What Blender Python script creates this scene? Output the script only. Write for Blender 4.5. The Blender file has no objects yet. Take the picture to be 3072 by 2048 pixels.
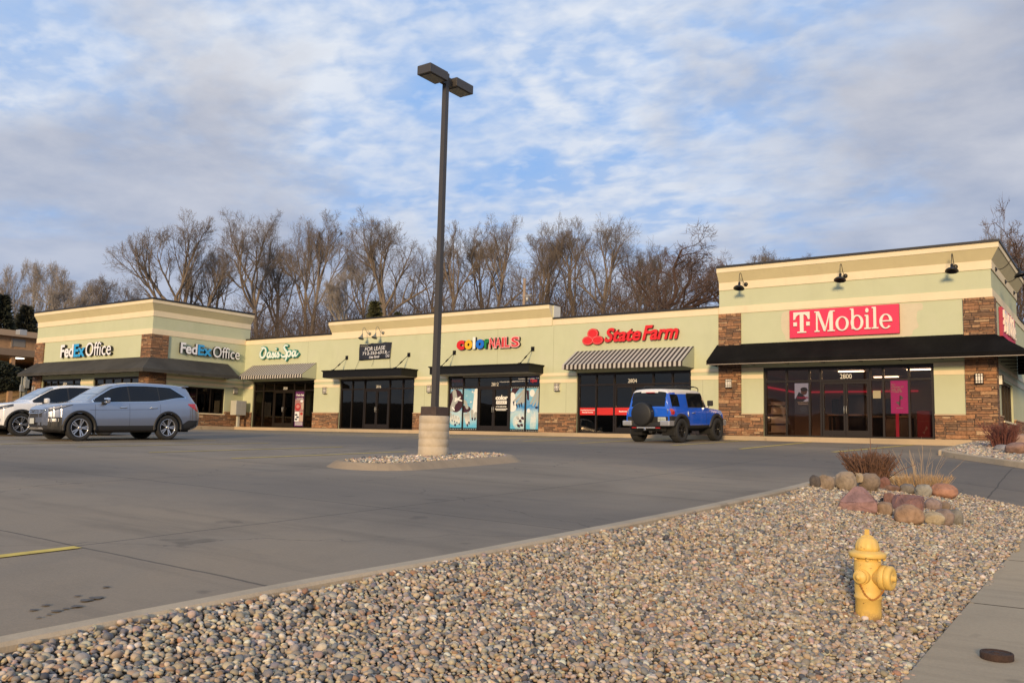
import bpy, bmesh, math, random
import numpy as np
from mathutils import Vector, Matrix
from mathutils import noise as mnoise
rnd = random.Random(7)
NR = np.random.default_rng(11)
C = bpy.context.scene.collection
R_ = math.radians

# ------------------------------------------------------------------ camera frame (metres; the lens is the origin)
CAM = [[0.8171326098927779, -0.02467804665025912, 0.5759212549154136],
       [-0.04411672373371146, 0.9934758280493121, 0.1051641277657785],
       [-0.5747590908692272, -0.11134079708382386, 0.810712781672966]]
FPX = 2648.2
def ray(px, py):
    c = ((px - 1536) / FPX, (py - 1024) / FPX, 1.0)
    d = [sum(CAM[i][j] * c[i] for i in range(3)) for j in range(3)]
    return Vector((d[0], d[2], -d[1]))
def at_y(px, py, Y):
    r = ray(px, py); return r * (Y / r.y)
def clamp(t, a=0.0, b=1.0): return max(a, min(b, t))
def smooth(t): t = clamp(t); return t * t * (3 - 2 * t)

# ------------------------------------------------------------------ ground heights
FL = 0.40; D = 33.93; XC = -43.70; XR = -3.90; YC = 27.70; XL = -56.10
def lot(X, Y):
    z = -.5 + (.036 * (Y - 14.8) if Y < 14.8 else .0415 * (min(Y, 32.4) - 14.8))
    t = clamp((Y - 15) / 17)
    k = (.022 + (.006 - .022) * t) if X > -12.5 else .014 * (1 - t)
    return z - k * (clamp(X, -40, 4) + 12.5)
KX = -4.66; WX = -1.33
def walk(Y): return -1.5 + .045 * (clamp(Y, -12, 22) - 6.34)
def bed(X, Y):
    a = lot(KX, Y) + .035; b = walk(Y) - .02
    return a + (b - a) * clamp((X - KX) / (WX - KX))
def drive(X, Y):
    t = smooth((Y - 17.0) / 6)
    return bed(min(X, WX), Y) * (1 - t) + lot(X, Y) * t - .035 * (1 - t)
def hill(X, Y):
    z = 0.2
    z += 11.0 * smooth((Y - 60) / 24) + 5 * smooth((Y - 84) / 60)
    return z

# ------------------------------------------------------------------ materials
def nt(m): m.use_nodes = True; return m.node_tree
def pbsdf(m): return m.node_tree.nodes['Principled BSDF']
_cache = {}
def mat(name, col, rough=.7, metal=0.0, var=.0, vscale=3.0, bump=0.0, bscale=60.0, spec=.5, emit=None, estr=0, coat=0, detail=6):
    if name in _cache: return _cache[name]
    m = bpy.data.materials.new(name); t = nt(m); p = pbsdf(m)
    p.inputs['Base Color'].default_value = (*col, 1); p.inputs['Roughness'].default_value = rough
    p.inputs['Metallic'].default_value = metal; p.inputs['Specular IOR Level'].default_value = spec
    if coat: p.inputs['Coat Weight'].default_value = coat; p.inputs['Coat Roughness'].default_value = .04
    if emit: p.inputs['Emission Color'].default_value = (*emit, 1); p.inputs['Emission Strength'].default_value = estr
    N, L = t.nodes, t.links
    if var or bump:
        tc = N.new('ShaderNodeTexCoord')
    if var:
        n = N.new('ShaderNodeTexNoise'); n.inputs['Scale'].default_value = vscale; n.inputs['Detail'].default_value = detail; n.inputs['Roughness'].default_value = .65
        L.new(tc.outputs['Object'], n.inputs['Vector'])
        r = N.new('ShaderNodeMapRange'); r.inputs['From Min'].default_value = .25; r.inputs['From Max'].default_value = .75
        r.inputs['To Min'].default_value = 1 - var; r.inputs['To Max'].default_value = 1 + var
        L.new(n.outputs['Fac'], r.inputs['Value'])
        mx = N.new('ShaderNodeVectorMath'); mx.operation = 'SCALE'; mx.inputs[0].default_value = col
        L.new(r.outputs['Result'], mx.inputs['Scale']); L.new(mx.outputs['Vector'], p.inputs['Base Color'])
    if bump:
        n2 = N.new('ShaderNodeTexNoise'); n2.inputs['Scale'].default_value = bscale; n2.inputs['Detail'].default_value = 4
        L.new(tc.outputs['Object'], n2.inputs['Vector'])
        b = N.new('ShaderNodeBump'); b.inputs['Strength'].default_value = bump; b.inputs['Distance'].default_value = .02
        L.new(n2.outputs['Fac'], b.inputs['Height']); L.new(b.outputs['Normal'], p.inputs['Normal'])
    _cache[name] = m; return m
def emat(name, col, s):
    return mat(name, (0.02, .02, .02), .6, emit=col, estr=s)

def math_node(t, op, a=None, b=None, c=None):
    n = t.nodes.new('ShaderNodeMath'); n.operation = op
    for i, v in enumerate((a, b, c)):
        if v is None: continue
        if isinstance(v, (int, float)): n.inputs[i].default_value = v
        else: t.links.new(v, n.inputs[i])
    return n.outputs[0]
def ramp(t, fac, stops, interp='LINEAR'):
    n = t.nodes.new('ShaderNodeValToRGB'); cr = n.color_ramp; cr.interpolation = interp
    while len(cr.elements) < len(stops): cr.elements.new(.5)
    for e, (p, c) in zip(cr.elements, stops): e.position = p; e.color = (*c, 1)
    t.links.new(fac, n.inputs['Fac']); return n.outputs['Color']
def mixc(t, fac, a, b, mode='MIX'):
    n = t.nodes.new('ShaderNodeMix'); n.data_type = 'RGBA'; n.blend_type = mode
    for i, v in ((0, fac), (6, a), (7, b)):
        if isinstance(v, (int, float)): n.inputs[i].default_value = v
        elif isinstance(v, tuple): n.inputs[i].default_value = (*v, 1)
        else: t.links.new(v, n.inputs[i])
    return n.outputs[2]
def noise_fac(t, vec, scale, detail=5, rough=.6, dist=0):
    n = t.nodes.new('ShaderNodeTexNoise'); n.inputs['Scale'].default_value = scale; n.inputs['Detail'].default_value = detail
    n.inputs['Roughness'].default_value = rough; n.inputs['Distortion'].default_value = dist
    t.links.new(vec, n.inputs['Vector']); return n.outputs['Fac']

def ramp_f(t, fac, a, b):
    n = t.nodes.new('ShaderNodeMapRange'); n.inputs['From Min'].default_value = a; n.inputs['From Max'].default_value = b; t.links.new(fac, n.inputs['Value']); return n.outputs['Result']
def stone_mat(name='ledge_stone', bright=1.0):
    m = bpy.data.materials.new(name); t = nt(m); p = pbsdf(m); N, L = t.nodes, t.links
    tc = N.new('ShaderNodeTexCoord'); s = N.new('ShaderNodeSeparateXYZ'); L.new(tc.outputs['Object'], s.inputs[0])
    wv = N.new('ShaderNodeTexNoise'); wv.inputs['Scale'].default_value = 9; wv.inputs['Detail'].default_value = 3; L.new(tc.outputs['Object'], wv.inputs['Vector'])
    wo = math_node(t, 'MULTIPLY', math_node(t, 'SUBTRACT', wv.outputs['Fac'], .5), .045)
    u = math_node(t, 'ADD', math_node(t, 'ADD', s.outputs[0], s.outputs[1]), wo); z = math_node(t, 'ADD', s.outputs[2], math_node(t, 'MULTIPLY', wo, .45))
    zn = N.new('ShaderNodeTexNoise'); zn.noise_dimensions = '1D'; zn.inputs['Scale'].default_value = 4.0; L.new(z, zn.inputs['W'])
    zw = math_node(t, 'ADD', z, math_node(t, 'MULTIPLY', zn.outputs['Fac'], .16))
    zr = math_node(t, 'DIVIDE', zw, .135); row = math_node(t, 'FLOOR', zr); fz = math_node(t, 'FRACT', zr)
    def cells(row_, sc_, off):
        wn = N.new('ShaderNodeTexWhiteNoise'); wn.noise_dimensions = '1D'; L.new(math_node(t, 'ADD', row_, off), wn.inputs['W'])
        wid = math_node(t, 'ADD', math_node(t, 'MULTIPLY', wn.outputs['Value'], .26 * sc_), .26 * sc_)
        ur = math_node(t, 'ADD', math_node(t, 'DIVIDE', u, wid), math_node(t, 'MULTIPLY', wn.outputs['Value'], 37.0))
        un = N.new('ShaderNodeTexNoise'); un.noise_dimensions = '2D'; un.inputs['Scale'].default_value = 1.3
        cv = N.new('ShaderNodeCombineXYZ'); L.new(u, cv.inputs[0]); L.new(row_, cv.inputs[1]); L.new(cv.outputs[0], un.inputs['Vector'])
        ur = math_node(t, 'ADD', ur, math_node(t, 'MULTIPLY', un.outputs['Fac'], 1.6)); return math_node(t, 'FLOOR', ur), math_node(t, 'FRACT', ur)
    def rand(cell, row_):
        cc = N.new('ShaderNodeCombineXYZ'); L.new(cell, cc.inputs[0]); L.new(row_, cc.inputs[1]); w2 = N.new('ShaderNodeTexWhiteNoise'); w2.noise_dimensions = '2D'; L.new(cc.outputs[0], w2.inputs['Vector']); return w2.outputs['Value']
    cA, fuA = cells(row, 1.7, 0.0); split = math_node(t, 'GREATER_THAN', rand(cA, row), .30)
    z2 = math_node(t, 'MULTIPLY', fz, 2.0); f2z = math_node(t, 'FRACT', z2); row2 = math_node(t, 'ADD', math_node(t, 'MULTIPLY', row, 2.0), math_node(t, 'FLOOR', z2)); cB, fuB = cells(row2, 1.0, 71.3)
    def sel(a_, b_): return math_node(t, 'ADD', a_, math_node(t, 'MULTIPLY', split, math_node(t, 'SUBTRACT', b_, a_)))
    rv = sel(rand(math_node(t, 'ADD', cA, .5), row), rand(math_node(t, 'ADD', cB, 11.5), math_node(t, 'ADD', row2, math_node(t, 'MULTIPLY', cA, 7.0))))
    col = ramp(t, rv, [(0, (.15, .098, .066)), (.14, (.27, .155, .088)), (.30, (.35, .20, .11)), (.46, (.22, .145, .095)), (.60, (.40, .265, .16)), (.74, (.30, .175, .105)), (.88, (.19, .13, .095)), (.95, (.46, .34, .22))], 'CONSTANT')
    nf = noise_fac(t, tc.outputs['Object'], 11, 7, .7)
    g = N.new('ShaderNodeMapRange'); g.inputs['From Min'].default_value = .3; g.inputs['From Max'].default_value = .7; g.inputs['To Min'].default_value = .60 * bright; g.inputs['To Max'].default_value = 1.3 * bright
    L.new(nf, g.inputs['Value'])
    sc = N.new('ShaderNodeVectorMath'); sc.operation = 'SCALE'; L.new(col, sc.inputs[0]); L.new(g.outputs['Result'], sc.inputs['Scale'])
    tn_ = N.new('ShaderNodeVectorMath'); tn_.operation = 'MULTIPLY'; tn_.inputs[1].default_value = (1.04, .92, .80); L.new(sc.outputs[0], tn_.inputs[0]); sc = tn_
    def tri(f_): return math_node(t, 'MINIMUM', f_, math_node(t, 'SUBTRACT', 1.0, f_))
    eA = math_node(t, 'MINIMUM', math_node(t, 'MULTIPLY', tri(fz), 1.8), math_node(t, 'MULTIPLY', tri(fuA), 6.0)); eB = math_node(t, 'MINIMUM', math_node(t, 'MINIMUM', tri(f2z), math_node(t, 'MULTIPLY', tri(fuB), 5.0)), math_node(t, 'MULTIPLY', tri(fuA), 6.0))
    ed = N.new('ShaderNodeMapRange'); ed.inputs['From Min'].default_value = 0.0; ed.inputs['From Max'].default_value = .13; L.new(sel(eA, eB), ed.inputs['Value'])
    out = mixc(t, ed.outputs['Result'], (.10, .066, .046), sc.outputs[0])
    L.new(out, p.inputs['Base Color']); p.inputs['Roughness'].default_value = .9
    hgt = math_node(t, 'ADD', math_node(t, 'MULTIPLY', ed.outputs['Result'], math_node(t, 'ADD', .5, rv)), math_node(t, 'MULTIPLY', nf, .5))
    b = N.new('ShaderNodeBump'); b.inputs['Strength'].default_value = 1.0; b.inputs['Distance'].default_value = .045; L.new(hgt, b.inputs['Height']); L.new(b.outputs['Normal'], p.inputs['Normal'])
    return m

def glass_mat(name, tint, ior=1.5, boost=1.0):
    m = bpy.data.materials.new(name); t = nt(m); N, L = t.nodes, t.links; N.remove(pbsdf(m))
    tr = N.new('ShaderNodeBsdfTransparent'); tr.inputs['Color'].default_value = (*tint, 1)
    gl = N.new('ShaderNodeBsdfGlossy'); gl.inputs['Roughness'].default_value = .015; gl.inputs['Color'].default_value = (.86, .74, .60, 1)
    fr = N.new('ShaderNodeFresnel'); fr.inputs['IOR'].default_value = ior
    tc = N.new('ShaderNodeTexCoord'); nz = N.new('ShaderNodeTexNoise'); nz.inputs['Scale'].default_value = .9; nz.inputs['Detail'].default_value = 1
    L.new(tc.outputs['Object'], nz.inputs['Vector']); b = N.new('ShaderNodeBump'); b.inputs['Strength'].default_value = .08; b.inputs['Distance'].default_value = .02
    L.new(nz.outputs['Fac'], b.inputs['Height']); L.new(b.outputs['Normal'], gl.inputs['Normal'])
    mx = N.new('ShaderNodeMixShader'); L.new(math_node(t, 'MULTIPLY', fr.outputs[0], boost), mx.inputs[0]); L.new(tr.outputs[0], mx.inputs[1]); L.new(gl.outputs[0], mx.inputs[2])
    L.new(mx.outputs[0], N['Material Output'].inputs['Surface']); return m

SAGE = mat('sage_stucco', (.50, .525, .35), .92, var=.05, vscale=.9, bump=.25, bscale=90, spec=.2)
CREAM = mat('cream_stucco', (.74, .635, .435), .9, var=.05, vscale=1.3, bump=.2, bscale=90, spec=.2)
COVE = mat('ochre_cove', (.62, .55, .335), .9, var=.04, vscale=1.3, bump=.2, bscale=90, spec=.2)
PATCH = mat('patched_stucco', (.585, .52, .375), .9, var=.06, vscale=4, spec=.2)
PALE = mat('pale_stucco', (.70, .68, .60), .9, var=.05, vscale=2, spec=.2)
CAPM = mat('dark_roof_edge', (.018, .017, .017), .5)
STONE = stone_mat()
STCAP = mat('stone_cap', (.42, .30, .19), .85, var=.15, vscale=6)
BRONZE = mat('dark_bronze_aluminium', (.022, .016, .012), .38, metal=.3)
BLACKM = mat('black_metal', (.009, .009, .0095), .5, spec=.2)
BLACKF = mat('black_awning_fabric', (.0065, .006, .006), .9, var=.3, vscale=1.2, bump=.3, bscale=14, spec=.1)
FADEF = mat('faded_charcoal_fabric', (.058, .056, .051), .9, var=.3, vscale=.7, bump=.35, bscale=9, spec=.1)
GLASS = glass_mat('dark_shop_glass', (.24, .225, .21), 1.5, 1.35)
GLASSC = glass_mat('clear_shop_glass', (.68, .62, .59), 1.5, .8)
WHITEP = mat('white_paint', (.78, .76, .72), .5)
GALV = mat('galvanised_grey', (.42, .42, .40), .45, metal=.5, var=.1, vscale=8)
RUST = mat('rusty_iron', (.045, .024, .016), .85, var=.4, vscale=30, bump=.5, bscale=120)

def overlay(m, col, amt, scale, lo, hi, stretch=(1, 1, 1), zmax=None):      # dirt, rain streaks, chips: patches of another colour with a shape of their own
    t = m.node_tree; p = pbsdf(m); sock = p.inputs['Base Color']; tc = t.nodes.new('ShaderNodeTexCoord'); mp = t.nodes.new('ShaderNodeMapping'); mp.inputs['Scale'].default_value = stretch; t.links.new(tc.outputs['Object'], mp.inputs['Vector'])
    f = math_node(t, 'MULTIPLY', ramp_f(t, noise_fac(t, mp.outputs['Vector'], scale, 6, .65), lo, hi), amt)
    if zmax is not None:
        sp = t.nodes.new('ShaderNodeSeparateXYZ'); t.links.new(tc.outputs['Object'], sp.inputs[0]); f = math_node(t, 'MULTIPLY', f, ramp_f(t, sp.outputs[2], zmax, zmax * .2))
    src = sock.links[0].from_socket if sock.links else tuple(sock.default_value)[:3]
    t.links.new(mixc(t, f, src, col), sock)
overlay(SAGE, (.40, .42, .29), .45, .9, .54, .80, (1.2, 1.2, .25)); overlay(SAGE, (.56, .56, .42), .5, .8, .52, .75)
overlay(CREAM, (.54, .46, .32), .5, 1.1, .54, .82, (1.0, 1.0, .5)); overlay(COVE, (.48, .41, .25), .5, 1.1, .54, .82, (1.0, 1.0, .5))
overlay(FADEF, (.075, .072, .064), .6, 1.1, .48, .75, (1, 1, .6)); overlay(BLACKF, (.017, .016, .015), .6, 1.0, .48, .78, (1, 1, .6))
# ------------------------------------------------------------------ mesh builder
class MB:
    def __init__(s): s.v = []; s.f = []; s.m = []; s.sm = []
    def add(s, vs, fs, mi=0, smooth=False):
        o = len(s.v); s.v.extend([tuple(v) for v in vs])
        for f in fs: s.f.append([o + i for i in f]); s.m.append(mi); s.sm.append(smooth)
        return s
    def box(s, a, b, mi=0, M=None):
        x0, y0, z0 = a; x1, y1, z1 = b
        vs = [(x, y, z) for z in (z0, z1) for y in (y0, y1) for x in (x0, x1)]
        if M is not None: vs = [M @ Vector(v) for v in vs]
        return s.add(vs, [(0, 2, 3, 1), (4, 5, 7, 6), (0, 1, 5, 4), (2, 6, 7, 3), (0, 4, 6, 2), (1, 3, 7, 5)], mi)
    def bbox(s, a, b, bev=.02, mi=0, M=None):                # box with chamfered edges
        bm = bmesh.new(); bmesh.ops.create_cube(bm, size=1)
        for v in bm.verts: v.co = Vector([(a[i] + b[i]) / 2 + v.co[i] * (b[i] - a[i]) for i in range(3)])
        bmesh.ops.bevel(bm, geom=list(bm.edges), offset=bev, segments=2, affect='EDGES', profile=.6)
        if M is not None: bm.transform(M)
        return s.bm(bm, mi)
    def bm(s, bm, mi=0, smooth=False):
        bm.verts.index_update(); s.add([v.co[:] for v in bm.verts], [[v.index for v in f.verts] for f in bm.faces], mi, smooth); bm.free(); return s
    def prism(s, pts, ext, mi=0, mi_side=None):               # pts: 3-D loop, ext: vector
        n = len(pts); e = Vector(ext); vs = [Vector(p) for p in pts] + [Vector(p) + e for p in pts]
        s.add(vs, [list(range(n))], mi); o = len(s.v) - 2 * n
        s.f.append([o + n + i for i in reversed(range(n))]); s.m.append(mi); s.sm.append(False)
        for i in range(n):
            j = (i + 1) % n; s.f.append([o + j, o + i, o + n + i, o + n + j]); s.m.append(mi if mi_side is None else mi_side); s.sm.append(False)
        return s
    def tube(s, path, rad, k=8, mi=0, cap=True, smooth=True):
        path = [Vector(p) for p in path]; n = len(path)
        if not hasattr(rad, '__len__'): rad = [rad] * n
        o = len(s.v); prev = None
        for i, p in enumerate(path):
            d = (path[min(i + 1, n - 1)] - path[max(i - 1, 0)]).normalized()
            if prev is None:
                a = d.cross(Vector((0, 0, 1)) if abs(d.z) < .9 else Vector((1, 0, 0))).normalized()
            else:
                a = (prev - d * prev.dot(d)).normalized()
            prev = a; b = d.cross(a)
            for j in range(k):
                w = 2 * math.pi * j / k; s.v.append(tuple(p + (a * math.cos(w) + b * math.sin(w)) * rad[i]))
        for i in range(n - 1):
            for j in range(k):
                q = (j + 1) % k
                s.f.append([o + i * k + j, o + i * k + q, o + (i + 1) * k + q, o + (i + 1) * k + j]); s.m.append(mi); s.sm.append(smooth)
        if cap:
            s.f.append([o + j for j in reversed(range(k))]); s.m.append(mi); s.sm.append(False)
            s.f.append([o + (n - 1) * k + j for j in range(k)]); s.m.append(mi); s.sm.append(False)
        return s
    def lathe(s, prof, M=None, k=32, mi=0, smooth=True, flute=None, cap=True):  # prof: (r, h) along local z
        M = M or Matrix(); o = len(s.v); n = len(prof)
        for r, h in prof:
            for j in range(k):
                w = 2 * math.pi * j / k; rr = r
                if flute: rr = r * (1 + flute(h, w))
                s.v.append(tuple(M @ Vector((rr * math.cos(w), rr * math.sin(w), h))))
        for i in range(n - 1):
            for j in range(k):
                q = (j + 1) % k
                s.f.append([o + i * k + j, o + i * k + q, o + (i + 1) * k + q, o + (i + 1) * k + j]); s.m.append(mi); s.sm.append(smooth)
        if cap and prof[0][0] > 1e-4: s.f.append([o + j for j in reversed(range(k))]); s.m.append(mi); s.sm.append(False)
        if cap and prof[-1][0] > 1e-4: s.f.append([o + (n - 1) * k + j for j in range(k)]); s.m.append(mi); s.sm.append(False)
        return s
    def grid(s, P, mi=0, smooth=True, flip=False):            # P[i][j] points
        a, b = len(P), len(P[0]); vs = [p for r in P for p in r]; fs = []
        for i in range(a - 1):
            for j in range(b - 1):
                q = [i * b + j, i * b + j + 1, (i + 1) * b + j + 1, (i + 1) * b + j]
                fs.append(q[::-1] if flip else q)
        return s.add(vs, fs, mi, smooth)
    def build(s, name, mats, parent=None, local=False, loc=None):
        me = bpy.data.meshes.new(name); off = Vector((0, 0, 0))
        if parent is not None and not local:
            p = parent
            while p: off += p.location; p = p.parent
        if loc is not None: off = Vector(loc)
        vs = s.v if local else [(v[0] - off.x, v[1] - off.y, v[2] - off.z) for v in s.v]
        me.from_pydata(vs, [], s.f)
        for m in (mats if isinstance(mats, (list, tuple)) else [mats]): me.materials.append(m)
        me.polygons.foreach_set('material_index', s.m); me.polygons.foreach_set('use_smooth', s.sm); me.update()
        o = bpy.data.objects.new(name, me); C.objects.link(o)
        if parent is not None: o.parent = parent
        elif loc is not None: o.location = loc
        return o
def tag(o, label=None, cat=None, group=None, kind=None):
    if label: o['label'] = label
    if cat: o['category'] = cat
    if group: o['group'] = group
    if kind: o['kind'] = kind
    return o
def thing(name, loc, label, cat, group=None, rz=0):
    o = bpy.data.objects.new(name, None); o.empty_display_size = .2; C.objects.link(o); o.location = loc; o.rotation_euler = (0, 0, rz)
    return tag(o, label, cat, group)
def dup(o, loc, rz=None, label=None, scale=None):
    def cp(a, par):
        c = a.copy(); C.objects.link(c); c.parent = par
        if par is not None: c.matrix_parent_inverse = a.matrix_parent_inverse
        for k in a.children: cp(k, c)
        return c
    r = cp(o, None); r.location = loc
    if rz is not None: r.rotation_euler = (0, 0, rz)
    if scale is not None: r.scale = scale
    if label: r['label'] = label
    return r
def struct(name, mb, m): return tag(mb.build(name, m), kind='structure')
def Rz(a): return Matrix.Rotation(a, 4, 'Z')
def T(v): return Matrix.Translation(v)
def axis_to(d):                                               # local z -> d
    return Vector(d).to_track_quat('Z', 'Y').to_matrix().to_4x4()

# ------------------------------------------------------------------ lettering
def glyphs(text, bold=0.0, shear=0.0, spacing=1.0, ext=.05, bevel=0):
    cu = bpy.data.curves.new('lettering', 'FONT'); cu.body = text; cu.offset = bold; cu.shear = shear; cu.space_character = spacing
    cu.extrude = ext; cu.resolution_u = 4; cu.fill_mode = 'BOTH'
    o = bpy.data.objects.new('lettering', cu); C.objects.link(o)
    me = bpy.data.meshes.new_from_object(o); bpy.data.objects.remove(o); bpy.data.curves.remove(cu)
    v = [tuple(x.co) for x in me.vertices]; f = [list(p.vertices) for p in me.polygons]; nz = [p.normal.z for p in me.polygons]
    bpy.data.meshes.remove(me); return v, f, nz
def lay(v, box=None):                                         # fit x,y into (x0,x1,y0,y1)
    xs = [p[0] for p in v]; ys = [p[1] for p in v]; a, b, c, d = min(xs), max(xs), min(ys), max(ys)
    x0, x1, y0, y1 = box
    return [(x0 + (p[0] - a) / (b - a) * (x1 - x0), y0 + (p[1] - c) / (d - c) * (y1 - y0), p[2]) for p in v]
def to_wall(p, face, W):                                      # (u, z, out) -> world
    u, z, o = p
    return (u, W - o, z) if face == 'y' else (W + o, u, z)
def letters(name, text, box, face, W, mats, parent=None, depth=.1, gap=.02, bold=0, shear=0, spacing=1):
    v, f, nz = glyphs(text, bold, shear, spacing, 1.0); v = lay(v, box)
    zs = [p[2] for p in v]; lo, hi = min(zs), max(zs)
    v = [to_wall((p[0], p[1], gap + (p[2] - lo) / (hi - lo) * depth), face, W) for p in v]
    mb = MB(); mb.v = v; mb.f = f if face != 'y' or True else f
    two = isinstance(mats, (list, tuple)) and len(mats) > 1
    mb.m = [(0 if n > .7 else 1) if two else 0 for n in nz]; mb.sm = [False] * len(f)
    if depth < .1: return mb.build(name, mats, parent)
    par = list(range(len(mb.v)))
    def find(i):
        while par[i] != i: par[i] = par[par[i]]; i = par[i]
        return i
    key = {}
    for i, p in enumerate(mb.v):                               # text meshes keep caps and sides apart: weld by position
        k = tuple(round(c, 4) for c in p)
        if k in key: par[find(i)] = find(key[k])
        else: key[k] = i
    for q in mb.f:
        for i in q[1:]: par[find(i)] = find(q[0])
    isl = {}
    for q, m_ in zip(mb.f, mb.m): isl.setdefault(find(q[0]), []).append((q, m_))
    for fs in isl.values():
        o2 = MB(); mp_ = {}
        for q, m_ in fs:
            for i in q:
                if i not in mp_: mp_[i] = len(o2.v); o2.v.append(mb.v[i])
            o2.f.append([mp_[i] for i in q]); o2.m.append(m_); o2.sm.append(False)
        r = o2.build('letter', mats, parent)
    return r
def flat_poly(mb, pts, face, W, o0, o1, mi=0, mi_side=None):
    a = [to_wall((u, z, o1), face, W) for u, z in pts]; e = Vector(to_wall((0, 0, o0), face, 0)) - Vector(to_wall((0, 0, o1), face, 0))
    mb.prism(a, e, mi, mi_side)
def ell(cx, cz, rx, rz, n=28, a0=0, a1=2 * math.pi, rot=0):
    out = []
    for i in range(n):
        w = a0 + (a1 - a0) * i / (n if abs(a1 - a0 - 2 * math.pi) < 1e-6 else n - 1)
        x, z = rx * math.cos(w), rz * math.sin(w)
        out.append((cx + x * math.cos(rot) - z * math.sin(rot), cz + x * math.sin(rot) + z * math.cos(rot)))
    return out
def stroke(pts, w):                                           # 2-D polyline -> list of quads with widths
    n = len(pts); ws = w if hasattr(w, '__len__') else [w] * n; L, Rr = [], []
    for i in range(n):
        a = Vector(pts[max(i - 1, 0)]); b = Vector(pts[min(i + 1, n - 1)]); d = (b - a).normalized(); q = Vector((-d.y, d.x)) * ws[i] / 2
        p = Vector(pts[i]); L.append(tuple(p + q)); Rr.append(tuple(p - q))
    return [[L[i], L[i + 1], Rr[i + 1], Rr[i]] for i in range(n - 1)]
def spline(pts, sub=6):
    P = [Vector(p) for p in pts]; out = []
    for i in range(len(P) - 1):
        p0, p1, p2, p3 = P[max(i - 1, 0)], P[i], P[i + 1], P[min(i + 2, len(P) - 1)]
        for k in range(sub):
            t = k / sub
            out.append(.5 * ((2 * p1) + (p2 - p0) * t + (2 * p0 - 5 * p1 + 4 * p2 - p3) * t * t + (3 * p1 - p0 - 3 * p2 + p3) * t ** 3))
    out.append(P[-1]); return [tuple(p) for p in out]

# ================================================================== THE STRIP OF SHOPS
mall = thing('strip_mall', (-25, D, FL), 'long sage green single storey strip of shops with cream cornices and stone piers', 'building')
H1 = 3.08
OPEN = {'spa': (-42.80, -37.53), 'vacant': (-35.50, -30.10), 'salon': (-27.90, -22.42), 'insurance': (-20.43, -14.96), 'phone': (-11.92, -5.79)}
FOP = {'door': (-55.03, -50.60), 'window': (-49.24, -44.64)}
w = MB(); th = .28
def wy(xa, xb, za, zb, Y=D, t=th): w.box((xa, Y, za), (xb, Y + t, zb))
edges = [XC]
for a, b in OPEN.values(): edges += [a, b]
edges.append(XR)
for i in range(0, len(edges), 2): wy(edges[i], edges[i + 1], FL - .3, H1)
for a, b in OPEN.values(): wy(a, b, FL - .3, FL - .005)
wy(XC, -36.24, H1, 5.58); wy(-36.24, -21.77, H1, 6.2, t=.55); wy(-21.77, -13.73, H1, 5.58); wy(-13.73, XR, H1, 7.1)
# copying/printing shop wing
wy(XL, FOP['door'][0], FL - .3, H1 - .08, YC); wy(FOP['door'][1], FOP['window'][0], FL - .3, H1 - .08, YC); wy(FOP['window'][1], XC, FL - .3, H1 - .08, YC)
wy(XL, XC, H1 - .08, 7.1, YC)
def wx(ya, yb, za, zb, X, t=th): w.box((X - t, ya, za), (X, yb, zb))
wx(YC + th, 29.85, FL - .3, H1, XC); wx(32.62, D, FL - .3, H1, XC); wx(29.85, 32.62, FL - .3, 1.09, XC); wx(29.85, 32.62, 2.59, H1, XC)
wx(YC + th, 34.2, H1, 7.1, XC)
w.box((XL, YC + th, FL - .3), (XL + th, 58, 5.4)); w.box((XL, YC + th, 5.4), (XL + th, 34.2, 7.1)); w.box((XL + th, 33.92, 5.4), (XC - th, 34.2, 7.1))
# right hand side wall
wx(D + th, 35.62, FL - .3, 5.58, XR); wx(39.2, 58, FL - .3, 5.58, XR); wx(35.62, 39.2, FL - .3, 1.09, XR); wx(35.62, 39.2, 2.57, 5.58, XR)
wx(D + th, 41.7, 5.58, 7.1, XR); w.box((-13.73, D + th, 5.58), (-13.45, 41.7, 7.1)); w.box((-13.45, 41.42, 5.58), (XR - th, 41.7, 7.1))
w.box((XL + th, 57.7, FL - .3), (XR - th, 58, 5.4))
w.build('wall', SAGE, mall)
r = MB(); r.box((XC, D + .6, 5.12), (XR - th - .02, 57.6, 5.22)); r.box((XL + th + .02, YC + th + .02, 5.12), (XC - .3, 57.6, 5.22))
r.box((-13.4, D + th + .02, 6.75), (XR - th - .02, 41.4, 6.85)); r.box((XL + th + .02, YC + th + .02, 6.75), (XC - th - .02, 33.9, 6.85))
r.build('roof', mat('flat_roof_membrane', (.25, .25, .25), .9), mall)

def sweep(mb, path, prof, mis, cap=True):                     # path: plan points, outward = right-hand normal of travel
    P = [Vector(p) for p in path]; n = len(P); nor = []
    for i in range(n):
        ds = []
        if i > 0: ds.append((P[i] - P[i - 1]).normalized())
        if i < n - 1: ds.append((P[i + 1] - P[i]).normalized())
        ns = [Vector((d.y, -d.x)) for d in ds]
        q = sum(ns, Vector((0, 0))); q = q / q.length_squared * len(ns) if len(ns) == 1 else q * (2 / q.length_squared) * 1.0
        nor.append(q if len(ns) == 2 else ns[0])
    rows = [[(P[i].x + nor[i].x * o, P[i].y + nor[i].y * o, z) for o, z in prof] for i in range(n)]
    for i in range(n - 1):
        for j in range(len(prof) - 1):
            mb.add([rows[i][j], rows[i + 1][j], rows[i + 1][j + 1], rows[i][j + 1]], [(0, 1, 2, 3)], mis[j])
    if cap:
        mb.add(rows[0], [list(range(len(prof)))[::-1]], mis[1]); mb.add(rows[-1], [list(range(len(prof)))], mis[1])
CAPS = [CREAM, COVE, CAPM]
TWR_F = [(XL, YC), (XC, YC), (XC, 34.2)]; TWR_T = [(-13.73, D), (XR, D), (XR, 41.7)]
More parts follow.
